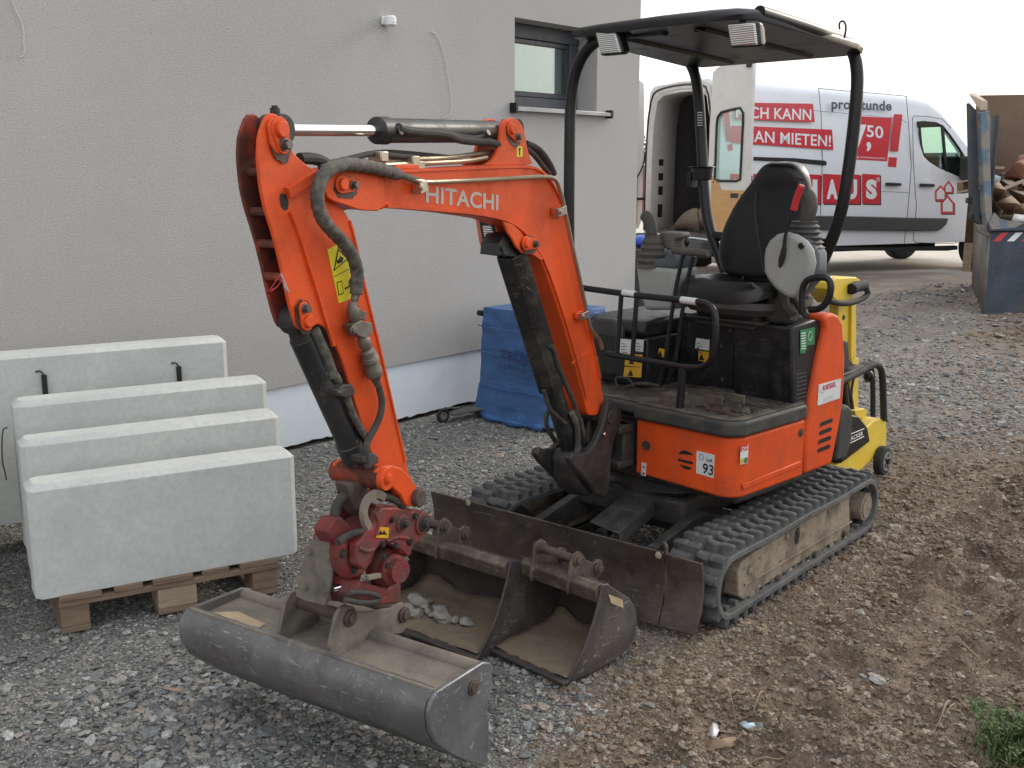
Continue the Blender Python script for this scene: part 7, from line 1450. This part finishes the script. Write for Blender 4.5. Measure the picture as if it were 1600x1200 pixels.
# ================================================================== SMALL THINGS
q=G.at('y',9.3,998,377); b=MB(); b.ball((float(q[0])+.03,9.3,float(q[2])),.10,sc_=(1.2,1,.55)); tag(b.build('blue_bag',mat('bright_blue_plastic',(.03,.10,.50),.4,var=.2),loc=Vector((float(q[0])+.03,9.3,float(q[2])-.05))),'bright blue plastic bundle just past the house corner','plastic')
b=MB(); b.box(float(q[0])-.12,float(q[0])+.3,9.15,9.5,.02,float(q[2])-.055); tag(b.build('dark_crate',DARKPL,loc=Vector((float(q[0]),9.3,.02)),bevel=.02),'dark crate under the blue bundle behind the house corner','crate')
def flat(name,px,m_,lab,cat,h=.012):
    P=[Vector(G.at('z',.02,*k)) for k in px]; c_=sum(P,Vector())/len(P); z_=float(gheight(c_.x,c_.y))+.012
    P=[Vector((p.x,p.y,z_+.006*math.sin(i*2.3))) for i,p in enumerate(P)]; c_=sum(P,Vector())/len(P)+Vector((0,0,h)); b=MB(); b.add(P+[c_],[(i,(i+1)%len(P),len(P)) for i in range(len(P))]); o=b.build(name,m_,loc=c_,solid=.003); tag(o,lab,cat)
flat('cardboard_scrap',[(1098,1147),(1108,1146),(1135,1150),(1143,1143),(1154,1143),(1154,1150),(1142,1160),(1128,1158),(1100,1160)],CARD,'torn strip of brown cardboard on the earth near the lower edge','cardboard')
flat('plastic_scrap',[(1108,1134),(1114,1118),(1122,1116),(1124,1130),(1116,1145),(1108,1143)],PW,'small torn white plastic scrap standing in the earth','scrap')
flat('plastic_scrap',[(1155,1126),(1163,1124),(1170,1128),(1178,1126),(1181,1131),(1172,1134),(1160,1132)],mat('pale_blue_scrap',(.40,.52,.60),.5),'pale blue plastic scrap on the earth below the dozer blade','scrap',.006)
flat('wood_chip',[(253,1062),(284,1066),(285,1069),(252,1065)],WOODL,'small pale brown wood chip on the gravel left of the ditching bucket','wood chip',.005)
def twig(px,r_,lab):
    P=[Vector(G.at('z',.02,*k)) for k in px]; P=[Vector((p.x,p.y,float(gheight(p.x,p.y))+.012+.01*math.sin(i*2))) for i,p in enumerate(P)]; b=MB(); b.tube(P,r_,n=6,smooth=2,rf=lambda t_:1-.6*t_); o=b.build('twig',mat('dry_twig',(.26,.19,.13),.9,var=.3),loc=P[0]); tag(o,lab,'twig')
twig([(1484,1086),(1478,1100),(1468,1118),(1458,1132)],.005,'forked dry twig on the earth left of the grass'); twig([(1492,1092),(1484,1106),(1470,1122)],.0035,'thinner dry twig beside the forked one'); twig([(1500,1032),(1520,1026),(1540,1028),(1548,1020)],.006,'pale dry root on the earth above the grass'); twig([(1315,1155),(1335,1163),(1355,1172)],.004,'short straight twig near the lower edge'); twig([(1192,1082),(1186,1096),(1176,1112)],.0035,'thin pale stalk right of the white scrap'); twig([(1162,1190),(1190,1184),(1220,1180),(1238,1172)],.004,'long pale stalk along the lower edge'); twig([(1130,1060),(1142,1090),(1152,1125)],.003,'long thin dark stalk above the white scrap')
# grass tuft in the lower right corner
gm_=mat('grass_blade',(.065,.115,.03),.6,var=.35,vs_=30,dirt=(.16,.17,.05),damt=.25,dscale=40)
gb=MB(); c0=G.at('z',0,1592,1158); rg=random.Random(5)
for k in range(1700):
    a=rg.uniform(0,6.28); rr_=.16*math.sqrt(rg.random())*rg.uniform(.5,1.5); x=float(c0[0])+.07+rr_*math.cos(a); y=float(c0[1])+rr_*1.05*math.sin(a); z=float(gheight(x,y)); h=rg.uniform(.02,.06)*(1.3-rr_*2.2); d=rg.uniform(0,6.28); l=rg.uniform(.01,.045); w_=rg.uniform(.0012,.003)
    s_=Vector((-math.sin(d),math.cos(d),0))*w_; p=Vector((x,y,z)); m1=p+Vector((math.cos(d)*l*.35,math.sin(d)*l*.35,h*.7)); m2=p+Vector((math.cos(d)*l,math.sin(d)*l,h)); gb.add([p-s_,p+s_,m1+s_,m1-s_,m2],[(0,1,2,3),(3,2,4)])
for k in range(350):   # broad clover-like leaves
    a=rg.uniform(0,6.28); rr_=.15*math.sqrt(rg.random()); x=float(c0[0])+.06+rr_*math.cos(a); y=float(c0[1])+.06+rr_*math.sin(a); z=float(gheight(x,y))+rg.uniform(.01,.05); q=rg.uniform(.004,.008); n_=[Vector((x+q*math.cos(t_)*1.1,y+q*math.sin(t_),z+q*.5*math.sin(t_*2+a))) for t_ in [i*math.pi/3 for i in range(6)]]; gb.add(n_,[(0,1,2,3,4,5)])
go_=gb.build('grass',gm_,loc=Vector((float(c0[0]),float(c0[1]),0))); go_['kind']='stuff'
# hedge line and far trees seen past the house corner
fm_=mat('far_foliage',(.07,.085,.055),.9,var=.3,vs_=1)
for k,(x,y,h,w_) in enumerate(((9.0,70,3.6,3.2),(13.5,74,4.4,3.6),(4.5,66,3.2,3.0))):
    F=Frame((x,y,.1)); t_=thing('far_tree',['bushy far tree seen in the gap between the house corner and the van','taller far tree hidden mostly by the van','low far tree behind the house corner'][k],'tree',F,'far trees on the horizon'); rg=random.Random(k)
    b=MB(F); b.cyl((0,0,0),(0,0,h*.5),.18,.08,n=8); b.build('trunk',DARKIRON,t_)
    b=MB(F)
    for i in range(900):
        v_=Vector((rg.gauss(0,1),rg.gauss(0,1),rg.gauss(0,1))).normalized()*rg.random()**.4; p=Vector((v_.x*w_,v_.y*w_,h*.62+v_.z*h*.36)); s_=rg.uniform(.10,.26); q=Matrix.Rotation(rg.uniform(0,6.28),3,Vector((rg.random(),rg.random(),rg.random())).normalized()); b.add([p+q@Vector((s_,0,0)),p+q@Vector((-s_*.5,s_*.8,0)),p+q@Vector((-s_*.5,-s_*.8,0))],[(0,1,2)])
    b.build('crown',fm_,t_)
